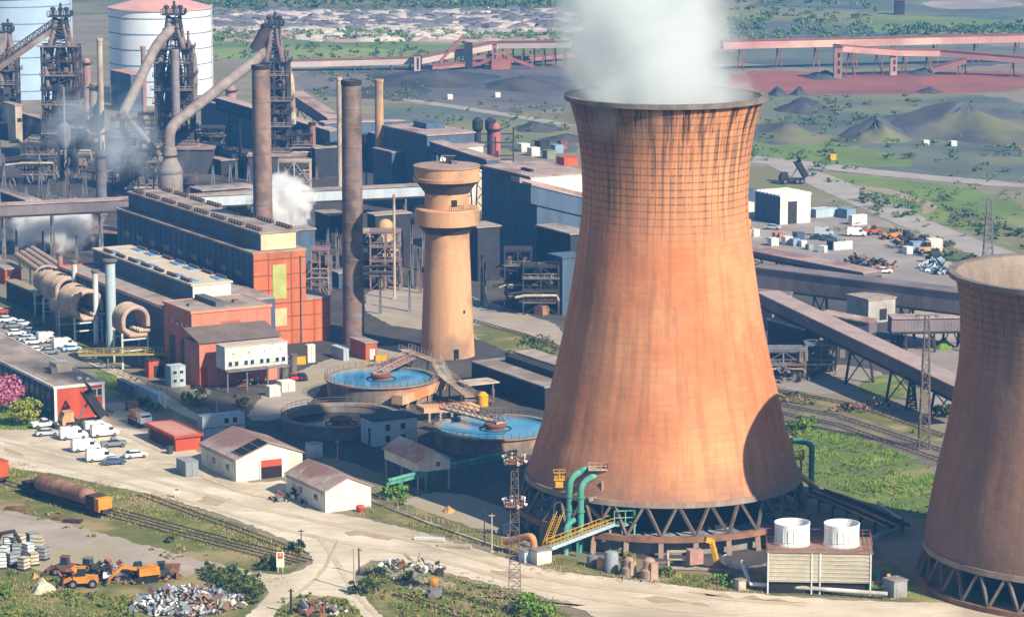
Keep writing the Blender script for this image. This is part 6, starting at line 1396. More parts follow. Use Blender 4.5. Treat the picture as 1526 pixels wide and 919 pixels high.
blk('low grey shed left of the pink pipework', (505, 430), 525, 468, 408, M_navy, M_roof); blk('small dark workshop below big left pipes', (40, 330), 60, -10, 300, DK, M_roof); blk('red workshop with white posts at left edge', (8, 424), 32, -30, 402, M_red, M_roof, extra='win')
blk('dark hopper house below red workshop at left', (60, 470), 74, 10, 440, DK, mat('olive roof', '9b9078', '857b66', sc=.3)); blk('rust roofed hall left of dark high hall, behind the nave', (120, 372), 186, 60, 352, DK, mat('rust roof', '8a6a5c', '745649', sc=.2))
blk('dark boiler house under the right steam cloud', (372, 345), 410, 330, 300, DK, M_roof); blk('dark stack base building beside brown chimney', (430, 395), 470, 415, 345, M_navy, M_roof)
b = Bld('inclined_shed', 'sloping dark shed with pale roof strips leaning on the white block end', (800, 408), None, None, 300, lu=22, lv=9)
b.walls(M_navy)
q0, q1 = b.p(-2, 4.5, b.h * .98), b.p(24, 4.5, b.h * .58); dd = q1 - q0
MB().obox(q0 - W * 5, dd, W * 10, Z * 4.5).build('conveyor_casing', M_navy, b.t, False)
for o in (-5.3, .6): MB().obox(q0 + W * o + Z * 4.503, dd, W * 4.6, Z * (.5 if o < 0 else 1.3)).build('roof', M_roof2, b.t, False)
cont('silvery white box on truss above the dark hopper house at left', (58, 452), 72, 44, 432, M_contw, 'hopper_box', False, cat='hopper')
# big pipes at left
def pipe(label, pts, r, m=M_pipeb, name='gas_main', cat='pipe', legs=0, n=14, rings=0):
    P3 = [zpt(*q) for q in pts]; t = thing(name, label, cat, V((P3[0].x, P3[0].y, 0))); bigpipe(t, P3, r, m, 'pipe', n)
    for a, b in zip(P3, P3[1:]):
        for i in range(legs):
            c = a.lerp(b, (i + .5) / legs)
            if c.z > 1.2: MB().bar(V((c.x - r * .5, c.y, 0)), c - Z * r * .8, .35).bar(V((c.x + r * .5, c.y, 0)), c - Z * r * .8, .35).build('leg', M_steel, t, False)
        for i in range(rings): q = a.lerp(b, (i + .5) / rings); d = (b - a).normalized() * .15; MB().tube([q - d, q + d], r + .15, n, False).build('ring', M_steel, t)
    return t
pipe('upper thick gas main at left edge, buff with dark far end', [(-20, 236, 300), (88, 240, 300), (140, 250, 296)], 1.5, M_pipeb, legs=2, rings=2)
pipe('lower thick gas main curving from the left edge under the smoke', [(-20, 284, 330), (60, 262, 322), (110, 257, 318), (170, 268, 318)], 1.35, mat('tan gas main', 'b09684', '957d6d', sc=.3), legs=2, rings=3)
pipe('thin buff main high at left edge below slotted block', [(-20, 210, 270), (66, 200, 268)], .9, M_pipeb, legs=2); pipe('buff main at ground right of the dust catcher', [(275, 218, 245), (385, 210, 240)], .9, M_pipeb, legs=2)
pipe('pale sloping chute right of white slim stack', [(158, 160, 250), (168, 200, 262)], .9, M_pipeb)
t = thing('gas_washer', 'hexagonal grey washer drum hung in front of the leftmost furnace', 'washer', P(98, 262)); g = P(98, 262); k = PPM(g); hh = HZ(g, 182)
MB().lathe(g + Z * (hh - 5), [(.8, -3), (9.5 / k, 0), (9.5 / k, 3.6), (3 / k, 5), (.5, 5)], 8).build('drum', M_steel, t); MB().tube([g, g + Z * HZ(g, 130)], .35, 8).build('post', M_pipeb, t)
for a in (('grey vertical vessel in the thick smoke at left', 152, 320, 222, 8, M_steel), ('small pale vessel at the end of the upper gas main', 82, 260, 205, 9, M_pipeb), ('squat dark vessel right of the dust catcher', 282, 290, 262, 9, M_fdark)): stove(*a, 'process_vessel', 'vessel')
def frame(label, px, yt, w_, d_, m=M_fdark, nb=4, name='pipe_tower', tank_=True):
    g = P(*px); h = HZ(g, yt); t = thing(name, label, 'steel tower', g); s = MB()
    for x in (-w_ / 2, 0, w_ / 2):
        for y in (-d_ / 2, d_ / 2): s.bar(g + V((x, y, 0)), g + V((x, y, h)), .35)
    for i in range(nb):
        z0, z = h * i / nb, h * (i + 1) / nb
        for x in (-w_ / 2, w_ / 2): s.bar(g + V((x, -d_ / 2, z)), g + V((x, d_ / 2, z)), .25)
        for y in (-d_ / 2, d_ / 2): s.bar(g + V((-w_ / 2, y, z)), g + V((w_ / 2, y, z)), .3); s.bar(g + V((-w_ / 2, y, z0)), g + V((0, y, z)), .13); s.bar(g + V((w_ / 2, y, z0)), g + V((0, y, z)), .13)
    s.build('frame', m, t, False)
    for i in range(nb):
        pl = MB().box((g.x, g.y, h * (i + 1) / nb + .2), (w_ + .6, d_ + .6, .16)); railing(pl, [g + V((-w_ / 2, -d_ / 2, h * (i + 1) / nb)), g + V((w_ / 2, -d_ / 2, h * (i + 1) / nb))], 1.2, 1.5, .12); pl.build('platform', m if i % 2 else M_pipeb, t, False)
    if tank_:
        for i in range(5): z = h * rnd.uniform(.15, .9); y = rnd.choice((-.55, .55)) * d_; e = rnd.uniform(.6, 1.1); MB().tube([g + V((-w_ * e, y, z * .9)), g + V((-w_ * .45, y, z)), g + V((w_ * .45, y, z)), g + V((w_ * .5, y, z * rnd.uniform(.3, .8)))], rnd.uniform(.16, .4), 8).build('pipe', rnd.choice((M_pale, M_pipeb, M_fdark)), t)
        for i in range(12):
            q = g + V((rnd.uniform(-.4, .4) * w_, rnd.uniform(-.4, .4) * d_, rnd.uniform(.05, .85) * h)); fm = mat('mixed fittings', '6e625c')
            if i % 2: MB().tube([q, q + Z * rnd.uniform(1.5, h * .3)], rnd.uniform(.3, .9), 9).build('standpipe', fm, t)
            else: MB().box(q, (rnd.uniform(1, 2.6),) * 3, rnd.random()).build('cabinet', fm, t, False)
for a in (('tall dark frame with stacked boxes below the sloping second furnace pipe', (190, 282), 178, 8, 6), ('grey open frame under the third furnace', (440, 300), 240, 9, 5, M_pale, 2), ('low dark frame between dust catcher and left frame', (222, 290), 225, 7, 5), ('dark frame behind the gas washer at left', (118, 250), 170, 9, 6), ('dark frame on left of second furnace foot', (228, 240), 170, 8, 6), ('open dark frame at right foot of second furnace', (315, 240), 190, 9, 6),
          ('dark pipe frame in the mid left smoke', (60, 275), 215, 10, 5), ('dark frame between third furnace and rusty stack', (452, 262), 200, 6, 5), ('process frame full of pipes right of the water tower', (772, 462), 372, 6, 5), ('dark process frame nearer the main tower', (806, 466), 395, 8, 6), ('tangled dark frame below steep gallery right of main tower', (1165, 560), 520, 9, 6, M_steel, 2), ('loading frame of thin struts under the steep gallery', (1222, 556), 512, 6, 4, M_steel, 2)): frame(*a)
# pink pipework behind tall chimney
frame('pinkish pipework frame right of the tall brick chimney', (575, 430), 345, 7, 5, mat('pink pipe steel', '8f7476', '746062', sc=.4), 4); frame('pale pipework frame under the slim tan chimney', (552, 422), 345, 6, 5, M_pale, 4); frame('pinkish pipe frame left of the tall brick chimney', (478, 440), 372, 4, 4, mat('pink pipe steel', 'a07a7c'), 4)
g = P(580, 400); k = PPM(g); stove('buff domed drum behind the pink pipework', 575, 405, 326, 13, mat('buff drum', 'b8996c', '9c8058', sc=.4), 'process_vessel', 'vessel')
g = P(588, 446); solo('steel_pole', MB().tube([g, g + Z * HZ(g, 290)], .32, 8).box((g.x, g.y, HZ(g, 372)), (2, .3, .3)).box((g.x, g.y, .2), (1, 1, .4)), M_pale, 'tall thin pale pole right of the pink pipework', 'pole')
pipe('twin pale pipe crossing from tall chimney to the water tower', [(545, 408, 470), (632, 398, 462)], .45, M_pale, 'pipe_bridge', 'pipe', 2, 8); pipe('upper pale pipe running right from the water tower', [(700, 380, 455), (772, 374, 452)], .4, M_pale, 'pipe_bridge', 'pipe', 2, 8); pipe('lower pale pipe running right from water tower to process frames', [(700, 390, 460), (835, 381, 455)], .45, M_pale, 'pipe_bridge', 'pipe', 3, 8)
pipe('pinkish inclined conveyor tube left of the tall brick chimney', [(468, 362, 430), (515, 345, 425)], .8, mat('pink pipe steel', 'a07a7c'), 'pipe_bridge', 'pipe', 2, 10); pipe('pale inclined conveyor tube below the pinkish one', [(470, 374, 436), (515, 358, 430)], .5, M_pale, 'pipe_bridge', 'pipe', 1, 10)
gallery('pale roofed gallery sloping from the stepped block past the water tower drum', zpt(650, 224, 330), zpt(735, 252, 350), 4, 2.4, M_navy, M_roof2, M_black, n=3); gallery('dark gallery behind the brown chimney from third furnace to pale chimney', zpt(330, 160, 235), zpt(500, 210, 262), 4, 3, M_navy, M_roof2, M_black, n=4)
gallery('short dark gallery between slim tan chimney and stepped block', zpt(480, 200, 258), zpt(600, 196, 250), 4, 3.4, M_navy, M_roof2, M_black, n=3); gallery('dusty gallery along far edge of works behind third furnace', zpt(440, 150, 190), zpt(500, 190, 215), 5, 3, M_mauve, M_roof2, M_black, n=2)
# ================= gas cleaning plant left of the nave
for a in (('short reddish stack furthest left above the coiled ducts', 92, 480, 378, 4, mat('pink stack', '9c7a74')), ('short white stack second from left above coiled ducts', 113, 492, 390, 4, M_contw), ('white stack third from left with flared cap over ducts', 144, 512, 404, 4.2, M_contw), ('tallest pale stack in front of the yellow pipes and ducts', 167, 527, 389, 7.5, M_pblue)):
    lb, x, yg, yt, hw, m = a; g = P(x, yg); k = PPM(g); h = HZ(g, yt); t = thing('duct_stack', lb, 'stack', g)
    MB().lathe(g, [(hw / k, 0), (hw / k, h)], 18).build('stack', m, t); MB().lathe(g, [(hw / k, h - .5), (hw * 1.5 / k, h), (hw * 1.5 / k, h + .3), (hw * .7 / k, h + .3)], 18).build('cap', M_steel, t)
M_duct = mat('faded buff duct', 'b09a8a', '937e70', sc=.4, c3='a08a6a')
def loops(label, px, n, R0, r, ztop, zb, m=M_duct):
    """bank of C shaped ducts, one behind another along the works grid"""
    g = P(*px); t = thing('duct_bank', label, 'duct', g); zc = ztop - R0
    for i in range(n):
        c = g + W * (i * r * 2.15); pts = [c + U * (R0 * .9) + Z * zb, c - U * R0 * .4 + Z * zb, c - U * R0 + Z * (zb + R0 * .6)]
        pts += [c + Z * zc - U * R0 * math.cos(a) + Z * (R0 * math.sin(a)) for a in [math.pi * j / 10 for j in range(11)]]
        pts.append(c + U * R0 + Z * (zc - R0 * .5)); MB().tube(pts, r, 12).build('duct', m, t)
        MB().tube([c + U * R0 * .2 - W * .4 + Z * (zb + 1), c + U * R0 * 1.2 - W * .4 + Z * (zb + .8)], r * .7, 10).build('branch', M_pale, t)
    for i in (0, n - 1):
        c = g + W * (i * r * 2.15); s = MB()
        for x in (-R0 - .2, R0): s.bar(c + U * x, c + U * x + Z * (zb + .6), .35)
        s.bar(c - U * (R0 + .5) + Z * zb * .55, c + U * (R0 + .3) + Z * zb * .55, .25); s.bar(c - U * (R0 + .5) + Z * (zb - .8), c + U * (R0 + .3) + Z * (zb - .8), .3)
        s.build('trestle', M_contw, t, False)
    return t
loops('nearest bank of pink looped ducts beside the red block', (203, 549), 5, 2.7, .55, 12.8, 7); loops('middle bank of pink looped ducts behind the yellow pipes', (133, 513), 9, 3.0, .55, 11.6, 5.6); loops('third bank of looped ducts beneath the short white stacks', (104, 492), 8, 2.8, .55, 11.6, 5.6); loops('furthest bank of looped ducts by the reddish stack', (84, 478), 6, 2.6, .55, 11.4, 6)
g = P(112, 500); t = thing('gas_drum', 'big horizontal pink drum between looped duct banks', 'drum', g); MB().tube([g + Z * 6 - W * 2, g + Z * 6 + W * 9], 2.6, 20).build('shell', M_duct, t)
for o in (0, 6): MB().bar(g + W * o, g + W * o + Z * 3.6, 3, .8).build('saddle', M_grey, t, False)
g = P(186, 522); t = thing('yellow_pipework', 'yellow pipes and platform right of the tallest pale stack', 'pipework', g)
for i in range(4): MB().tube([g + U * i * .9 + Z * (7 + .8 * (i % 2)), g + U * i * .9 + W * 3 + Z * (8 + .6 * i)], .35, 8).build('pipe', M_yellow, t)
s = MB(); s.bar(g, g + Z * 10, .3); s.bar(g + U * 4, g + U * 4 + Z * 10.5, .3); s.bar(g + Z * 10, g + U * 4 + Z * 10.5, .3); railing(s, [g + Z * 7, g + U * 4 + Z * 7, g + U * 4 + W * 3 + Z * 7], 1.2, 1, .15); s.bar(g + Z * 7, g + U * 4 + Z * 7, .3); s.build('frame', M_yellow, t, False)
MB().lathe(g - U * 3 + Z * 0, [(1.1, 0), (1.1, 4.2), (.5, 5)], 14).build('filter_pot', M_white, t)
for i in range(4):
    pass
g = P(40, 440); t = thing('ribbed_roof_duct', 'bank of four long parallel pinkish ducts left of reddish stack', 'duct', g)
for i in range(4): a = zpt(26 + i * 8, 380 - i * 3.2, 418); b = zpt(66 + i * 9, 408 - i * 3.4, 442); MB().tube([a, b], .75, 10).build('duct', M_duct, t)
for f in (.1, .5, .9): a = zpt(26, 380, 418).lerp(zpt(66, 408, 442), f); MB().bar(V((a.x, a.y, 0)), a, .4).bar(V((a.x + 4, a.y, 0)), a + V((4, 0, 0)), .4).build('leg', M_contw, t, False)
# ================= scrap yard building and clutter
b = Bld('yard_workshop', 'tall white and blue workshop with ribbed white roof in the scrap yard', (1162, 335), 1207, 1125, 293); b.walls(M_navy); b.flat(mat('bright white fibreglass', 'e4e6e4'), .3, .3)
MB().gbox(b.a + b.lu * .0, b.a + b.lu, b.b - .15, b.b - .004, 0, b.h).build('white_front', M_white, b.t, False); MB().gbox(b.a + b.lu * .25, b.a + b.lu * .55, b.b - .2, b.b - .154, 0, b.h * .8).build('open_bay', M_dk, b.t, False)
r = MB()
for i in range(7): r.gbox(b.a - .3, b.a + b.lu + .3, b.b + b.lv * (i + .2) / 7, b.b + b.lv * (i + .45) / 7, b.h + .304, b.h + .6)
r.build('roof_rib', M_white, b.t, False)
for a in (('pale blue cabin right of yard workshop', (1216, 325), 1250, 1208, 313, M_pblue), ('white cabin at right end of the yard row', (1270, 336), 1292, 1264, 322, M_white), ('long blue container behind the white end cabin', (1262, 326), 1275, 1248, 313, M_contb), ('white low cabin touching yard workshop side', (1206, 322), 1232, 1204, 311, M_white), ('white flat office by the main tower right edge', (1112, 318), 1124, 1098, 303, M_white), ('blue shed behind the yard workshop at left', (1112, 300), 1130, 1096, 285, M_navy)):
    cont(*a, 'yard_cabin', False, cat='cabin')
def crate(name, label, px, s, m, cat, rz=0., group=None, h=None):
    g = P(*px); t = thing(name, label, cat, g, group); h = h or s; MB().box((g.x, g.y, h / 2), (s, s, h), rz).build('body', m, t, False); MB().box((g.x, g.y, h + .06), (s * 1.05, s * 1.05, .115), rz).build('lid', m, t, False); return t
YC = [('white crate at the left of scrap yard clutter', 1152, 366, 2.2, M_contw), ('orange crate on top left of clutter group', 1158, 357, 2.0, OM), ('pink crate beside orange one', 1166, 358, 2.0, mat('faded pink paint', 'b58f86')), ('cream crate below the pink one', 1173, 364, 2.2, M_cream), ('pale blue crate right of cream one', 1184, 366, 2.0, M_contb), ('blue barrel stack right of crates', 1190, 358, 2.4, mat('car paint blue', '3c4f6b')), ('small white tub in middle clutter', 1196, 367, 1.6, M_contw), ('grey tub below small white one', 1206, 372, 1.5, M_contg), ('white tall tub nearest the gallery edge', 1226, 376, 1.8, M_contw), ('dark crate beside white tall tub', 1240, 370, 2.0, M_dk),
      ('white crate at far left edge of yard by main tower', 1115, 352, 2, M_contw), ('cream crate second at left edge of yard', 1124, 352, 2, M_cream), ('yellow crate near white flat office', 1112, 336, 1.8, M_yellow), ('white bale near right loaders', 1352, 378, 2, M_contw), ('blue covered load near right loaders', 1366, 376, 3, M_contb), ('cream covered load right of blue covered one', 1392, 374, 3.4, M_cream), ('white sack nearest brown tower rim', 1418, 408, 1.6, M_contw)]
for lb, x, y, s, m in YC: crate('crate', lb, (x, y), s, m, 'crate', rnd.random(), h=s * .9)
for i in range(6):
    g = P(1244 + i * 4.6, 373 - i * .4); t = thing('drum', 'white upright drum in the standing drum row', 'drum', g, 'row of white drums in the scrap yard'); MB().lathe(g, [(.55, 0), (.55, 1.9), (.35, 2.2)], 10).build('body', M_contw, t)
def junk(name, label, px, rx, ry, n, ms, s0=.5, s1=1.6, kind='stuff'):
    g = P(*px); parts = [MB() for _ in ms]
    for i in range(n):
        a = rnd.uniform(0, 6.28); f = math.sqrt(rnd.random()); q = V((g.x + rx * f * math.cos(a), g.y + ry * f * math.sin(a), (1 - f) * rx * .28 + rnd.uniform(0, .6)))
        mb = parts[rnd.randrange(len(ms))]; s = rnd.uniform(s0, s1); ax = V((rnd.uniform(-1, 1), rnd.uniform(-1, 1), rnd.uniform(-.4, .8))).normalized(); ay = ax.cross(V((rnd.uniform(-1, 1), rnd.uniform(-1, 1), rnd.uniform(-1, 1)))).normalized(); az = ax.cross(ay)
        mb.obox(q, ax * s * rnd.uniform(.6, 1.8), ay * s * rnd.uniform(.3, 1), az * s * rnd.uniform(.05, .6))
    for mb, m in zip(parts, ms):
        if mb.v: tag(mb.build(name, m, None, False), kind=kind)
junk('scrap_heap', '', (278, 902), 8, 7, 800, [M_contw, M_white, M_contb, M_steel, M_contg, M_steel, M_rust, M_contg], .2, .95)
junk('scrap_heap', '', (475, 912), 4, 3, 60, [M_contw, M_steel, M_rust], .3, 1.0); junk('scrap_heap', '', (1285, 400), 9, 4, 110, [M_rust, M_black, M_steel], .4, 1.6); junk('scrap_heap', '', (1372, 370), 9, 6, 70, [M_black, M_steel, M_tan], .5, 1.6); junk('scrap_heap', '', (1400, 402), 5, 8, 90, [M_black, M_contb, M_contw], .5, 1.5)
junk('scrap_heap', '', (170, 864), 9, 3, 90, [M_rust, M_black, OM, M_steel], .3, 1.1); junk('scrap_heap', '', (465, 745), 7, 3, 90, [M_black, M_rust, M_steel], .3, 1.0); junk('scrap_heap', '', (1290, 612), 7, 3, 60, [M_black, M_rust], .25, .9); junk('scrap_heap', '', (1170, 565), 7, 4, 60, [M_black, M_steel], .3, 1.0)
junk('scrap_heap', '', (620, 850), 6, 2, 60, [M_contw, M_steel, M_grey], .3, .9); junk('scrap_heap', '', (1180, 600), 5, 3, 40, [M_black, M_rust], .25, .8)
for a in (('thin pale pipe run arching before the leftmost furnace foot', [(60, 205, 262), (112, 198, 262), (112, 236, 268)], .5, M_pale), ('pair pipe stepping down right of white slim stack', [(160, 200, 262), (178, 196, 262), (178, 240, 270), (205, 246, 272)], .5, M_pipeb), ('rusty pipe run below second furnace pipe', [(205, 225, 262), (250, 214, 256), (320, 226, 256)], .6, M_rust),
          ('buff pipe loop at left of the dust catcher', [(200, 262, 300), (225, 248, 300), (240, 250, 302), (240, 290, 306)], .6, M_pipeb), ('pale pipe run on frames below upper gas main', [(10, 262, 318), (90, 270, 318), (150, 285, 322)], .45, M_pale), ('thick buff pipe between dust catcher and brown chimney', [(280, 250, 290), (330, 236, 272), (384, 240, 272)], .9, M_pipeb), ('pale bent pipe behind the brown chimney foot', [(345, 232, 268), (375, 222, 266), (425, 228, 266), (425, 260, 270)], .6, M_pale),
          ('rust pipe run across third furnace foot', [(400, 238, 268), (455, 232, 266), (478, 244, 270)], .6, M_rust), ('pale pipe at left of rusty short stack', [(430, 190, 258), (448, 200, 258), (448, 240, 264)], .5, M_pale), ('grey pipe run on trestle in front of dark bunker house', [(505, 250, 300), (560, 255, 304), (612, 262, 310)], .6, M_steel), ('white steam pipe along the left edge below long gallery', [(-20, 345, 385), (40, 338, 380), (140, 352, 390)], .6, M_contw), ('buff pipe run in front of pale box by right steam cloud', [(455, 345, 372), (500, 332, 368), (508, 352, 372)], .6, M_pipeb),
          ('dark pipe run right of the grey end block under gallery', [(605, 330, 400), (640, 322, 396), (690, 330, 396)], .6, M_pipeb), ('pink pipe leaving the pink pipework toward water tower', [(590, 366, 430), (622, 360, 428), (628, 392, 440)], .5, mat('pink pipe steel', '8f7476'))):
    pipe(a[0], a[1], a[2], a[3], 'pipe_run', 'pipe', 2, 10)
# sand heaps
heap('pale sand heap beside the old orange machines', (64, 880), 40, 20, M_apron, 'sand_heap', 1.2); heap('small orange sand heap on the gravel triangle', (668, 762), 22, 9, mat('orange sand', 'b58a58', '9c7648', sc=.5), 'sand_heap'); heap('small orange heap left of old machines', (53, 860), 14, 8, mat('orange sand', 'b58a58'), 'sand_heap')
# white container cubes bottom left
for i, (x, y) in enumerate(((2, 847), (19, 843), (36, 849), (7, 833), (25, 830), (50, 842), (42, 828), (64, 834), (58, 819), (13, 819), (48, 812), (30, 815))):
    g = P(x, y); t = thing('liquid_container', 'caged plastic container cube in the bottom left cluster', 'container', g, 'white container cubes by the grey gravel')
    MB().box((g.x, g.y, 1.25), (1.5, 1.3, 1.7), .3 + i * .35).build('bottle', (M_contw, M_contg, mat('yellowed plastic', 'bdb6a2', 'a39b86', sc=.6))[i % 3], t, False); MB().box((g.x, g.y, .2), (1.6, 1.4, .35), .3 + i * .35).build('pallet', M_dk, t, False)
    c = MB()
    for zz in (.8, 1.4, 2.0): c.box((g.x, g.y, zz), (1.58, 1.38, .09), .3 + i * .35)
    c.build('cage', M_dk, t, False)
solo('tyre_loader', MB().tube([P(12, 822) + V((-2, 0, 1)), P(12, 822) + V((-1, 0, 3)), P(12, 822) + V((1, 0, 3.4)), P(12, 822) + V((2, 0, 1.5))], .35, 8).box(P(14, 828) + Z * .9, (3, 2, 1.6)), M_dk, 'dark machine with curved arm behind the white container cubes', 'machine')
for lb, x, y, l, m in (('pair of rusty beams on the gravel left', 25, 760, 4, M_rust), ('short dark beam on the gravel right of rusty pair', 92, 775, 3, M_rust), ('dark sleeper stack on gravel beside the short beam', 108, 779, 3, M_dk), ('white slab at the roadside left of bent pipe', 640, 806, 5, M_contw), ('second pale slab on the verge nearer lamp mast', 678, 816, 5.5, M_pale), ('blue sheet beside the white junk heap', 216, 898, 3, M_contb)):
    g = P(x, y); solo('beam', MB().box((g.x, g.y, .35), (l, .7, .4), -.3).box((g.x + .4, g.y + .9, .3), (l * .8, .5, .3), -.2), m, lb, 'beam')
for i, x in enumerate((584, 598, 632, 655)): g = P(x, 843 + i * 4); crate('concrete_block', ('white block first at left in the verge row', 'reddish block second in the verge row', 'white block third in the verge row', 'dark block last in the verge row')[i], (x, 842 + i * 5), 1.1, (M_contw, M_rust, M_contw, M_dk)[i], 'block', .2, h=.9)
g = P(646, 872); solo('orange_hopper', MB().lathe(g, [(.7, 0), (.75, .9), (.4, 1.2)], 8), OM, 'small orange hopper on the bottom scrub', 'hopper'); g = P(648, 890); solo('engine_block', MB().box((g.x, g.y, .7), (1.8, 1.2, 1.2), .4).tube([(g.x - .5, g.y - .6, .6), (g.x - .5, g.y - 1, .6)], .5, 10), M_steel, 'grey engine lump on the bottom scrub near buried track', 'engine')
g = P(385, 690); solo('green_bin', MB().lathe(P(253, 676), [(.55, 0), (.65, 1.3), (.6, 1.45)], 8), mat('dark green paint', '3c4a3c'), 'green wheelie bin at the near corner of long red shed', 'bin')
g = P(537, 762); solo('red_barrow', MB().lathe(g, [(.5, 0), (.8, .8), (.6, 1.1)], 10).bar(g + V((.5, 0, .6)), g + V((1.6, .3, .9)), .15), M_red, 'red drum beside the plain cream shed front', 'drum')
# far coloured cabins and far trucks
for lb, x, y, w_, m in (('orange far shed left of main tower rim', 845, 246, 8, mat('orange red paint', 'c0562c')), ('green far cabin below the spoil', 818, 236, 5, mat('grey green paint', '7d8474')), ('white far cabin left of green', 795, 232, 5, M_white), ('dark far shed by twin pots', 808, 222, 6, M_dk), ('pale blue far cabin near orange one', 830, 228, 5, M_contb), ('rusty far cabin right of dark shed', 838, 222, 4, M_rust), ('cream far cabin beyond twin pots right', 780, 226, 5, M_cream)):
    crate('far_cabin', lb, (x, y), w_ * .62, m, 'cabin', GA, h=2.6)
def details():
    for b_, nm in ((S1, 'left'), (S2, 'right')):
        gtt = MB(); gtt.gbox(b_.a - .5, b_.a - .34, b_.b, b_.b + b_.lv, b_.h - .35, b_.h - .2); gtt.gbox(b_.a - .45, b_.a - .34, b_.b + .4, b_.b + .52, .1, b_.h - .34)
        gtt.build('gutter', M_steel, b_.t, False)
        for i in range(2): win(b_.t, b_.A, W, -U, 3 + i * 6, 1.5, 1.3, .9, 'window', M_glass, M_steel)
        for i in range(3): MB().ext([b_.p(b_.lu * .12, 3 + i * 4.5, b_.h + (b_.h * .0) + .62), b_.p(b_.lu * .3, 3 + i * 4.5, b_.h + 1.45), b_.p(b_.lu * .3, 4.2 + i * 4.5, b_.h + 1.45), b_.p(b_.lu * .12, 4.2 + i * 4.5, b_.h + .62)], Z * .06).build('roof_sheet', M_rust if i == 1 else M_pale, b_.t, False)
    for i in range(5): win(RB.t, RB.A, W, -U, 1.2 + i * 2.6, RB.h * .74, 1.5, 1.2, 'window', M_glass, M_pink)
    for i in range(9): win(H.t, H.A, W, -U, 6 + i * 8, H.h * .72, 3.4, 1.3, 'window', mat('dusty glazing', '5f7280', '4a5a66', sc=.5, rough=.3), M_navy)
    MB().tube([fr(H.a + H.lu * .9, H.b - .5, 0), fr(H.a + H.lu * .9, H.b - .5, H.h - 1)], .14, 8).build('downpipe', M_steel, H.t)
    for i in range(3): MB().gbox(RB.a + 2 + i * 5, RB.a + 3.1 + i * 5, RB.b + 6, RB.b + 7.1, RB.h + .3, RB.h + .9).build('roof_vent', M_steel, RB.t, False)
details()
for lb, x, y, m in (('yellow far truck on the ridge road', 1240, 238, M_yellow), ('white far truck at spoil foot', 1379, 217, M_white), ('white far lorry right of the spoil peak', 1420, 218, M_contw), ('white far machine in the coal yard', 741, 145, M_white), ('white far hut among coal', 670, 148, M_cream), ('yellow far plant in red ore', 957, 113, M_yellow)):
    crate('far_vehicle', lb, (x, y), 2.0, m, 'vehicle', .3, h=1.7)
junk('far_scrapyard', '', (560, 34), 1, 1, 0, [M_dk])
def farstuff(name, m, box, n, s0, s1, hs=.7, flat=1.0):
    mb = MB()
    for i in range(n):
        g = P(rnd.uniform(box[0], box[2]), rnd.uniform(box[1], box[3])); s = rnd.uniform(s0, s1); mb.blob((g.x, g.y, 0), (s * rnd.uniform(.8, 2.2), s, s * hs), 7, 4, .25)
    tag(mb.build(name, m, None, True), kind='stuff')
farstuff('far_scrap', mat('bluish scrap', '6f6b6a', '57565a', sc=.1), (315, 16, 850, 44), 420, 1.5, 4.5, .6); farstuff('far_scrap', mat('pale scrap', 'b9afa4', '9f958c', sc=.1), (315, 18, 850, 48), 420, 1.5, 5, .4); farstuff('far_scrap', mat('rosy scrap', 'a38a85', '8c7672', sc=.1), (315, 40, 850, 62), 90, 2, 8, .2)
farstuff('far_rubble', mat('pale scrap', 'b5aba2'), (450, 48, 700, 62), 50, 2, 6, .5)
mb = MB()
for i in range(5):
    a, b = P(310, 22 + i * 7), P(850, 16 + i * 7.5); mb.bar(a + Z * .5, b + Z * .5, 9, 1)
tag(mb.build('far_track', mat('pale stock strip', 'bdb2aa', 'a59a9c', sc=.02, c3='8a8590'), None, False), kind='structure')
# ================= vegetation
def leafmat(n, c1='777733', c2=None, c3=None): 
    m = mat('leaves ' + n, c1, c2, sc=.9, c3=c3, fine=.4, rough=.7, spec=.2); return m
L_mid = leafmat('mid', '64772c', '46591f', '77803a'); L_lush = leafmat('lush', '6f8e28', '507019'); L_dark = leafmat('dark', '44552a', '303f20', '55602f'); L_pink = leafmat('pink', 'c77a94', 'a85a7c'); L_lime = leafmat('lime', '98992f', '747a26', 'a8a03c'); L_far = leafmat('far', '4c6234', '3a4e2c', '5c6a3c'); L_dry = leafmat('dry', '877c4a', '6a6238', '94885a')
M_bark = mat('bark', '5d4a3c', '45372d', sc=2)
def leaves(mb, c, r, n, s, zmin=None):
    c = V(c)
    cl = [(V((rnd.gauss(0, .5), rnd.gauss(0, .5), rnd.gauss(0, .45))), rnd.uniform(.25, .5)) for _ in range(max(3, n // 28))]
    for _ in range(n):
        k, kr = cl[rnd.randrange(len(cl))]
        d = k + V((rnd.gauss(0, 1), rnd.gauss(0, 1), rnd.gauss(0, 1))).normalized() * kr * rnd.uniform(.5, 1)
        if d.length > 1: d = d.normalized() * rnd.uniform(.85, 1.05)
        q = c + V((d.x * r[0], d.y * r[1], d.z * r[2]))
        if zmin is not None and q.z < zmin: q.z = zmin + rnd.random() * .3
        a = V((rnd.uniform(-1, 1), rnd.uniform(-1, 1), rnd.uniform(-1, 1))).normalized(); b = a.cross(V((rnd.uniform(-1, 1), rnd.uniform(-1, 1), rnd.uniform(-1, 1)))).normalized(); ss = s * rnd.uniform(.6, 1.4)
        mb.add([q - a * ss, q + b * ss * .6, q + a * ss, q - b * ss * .6], [(0, 1, 2, 3)])
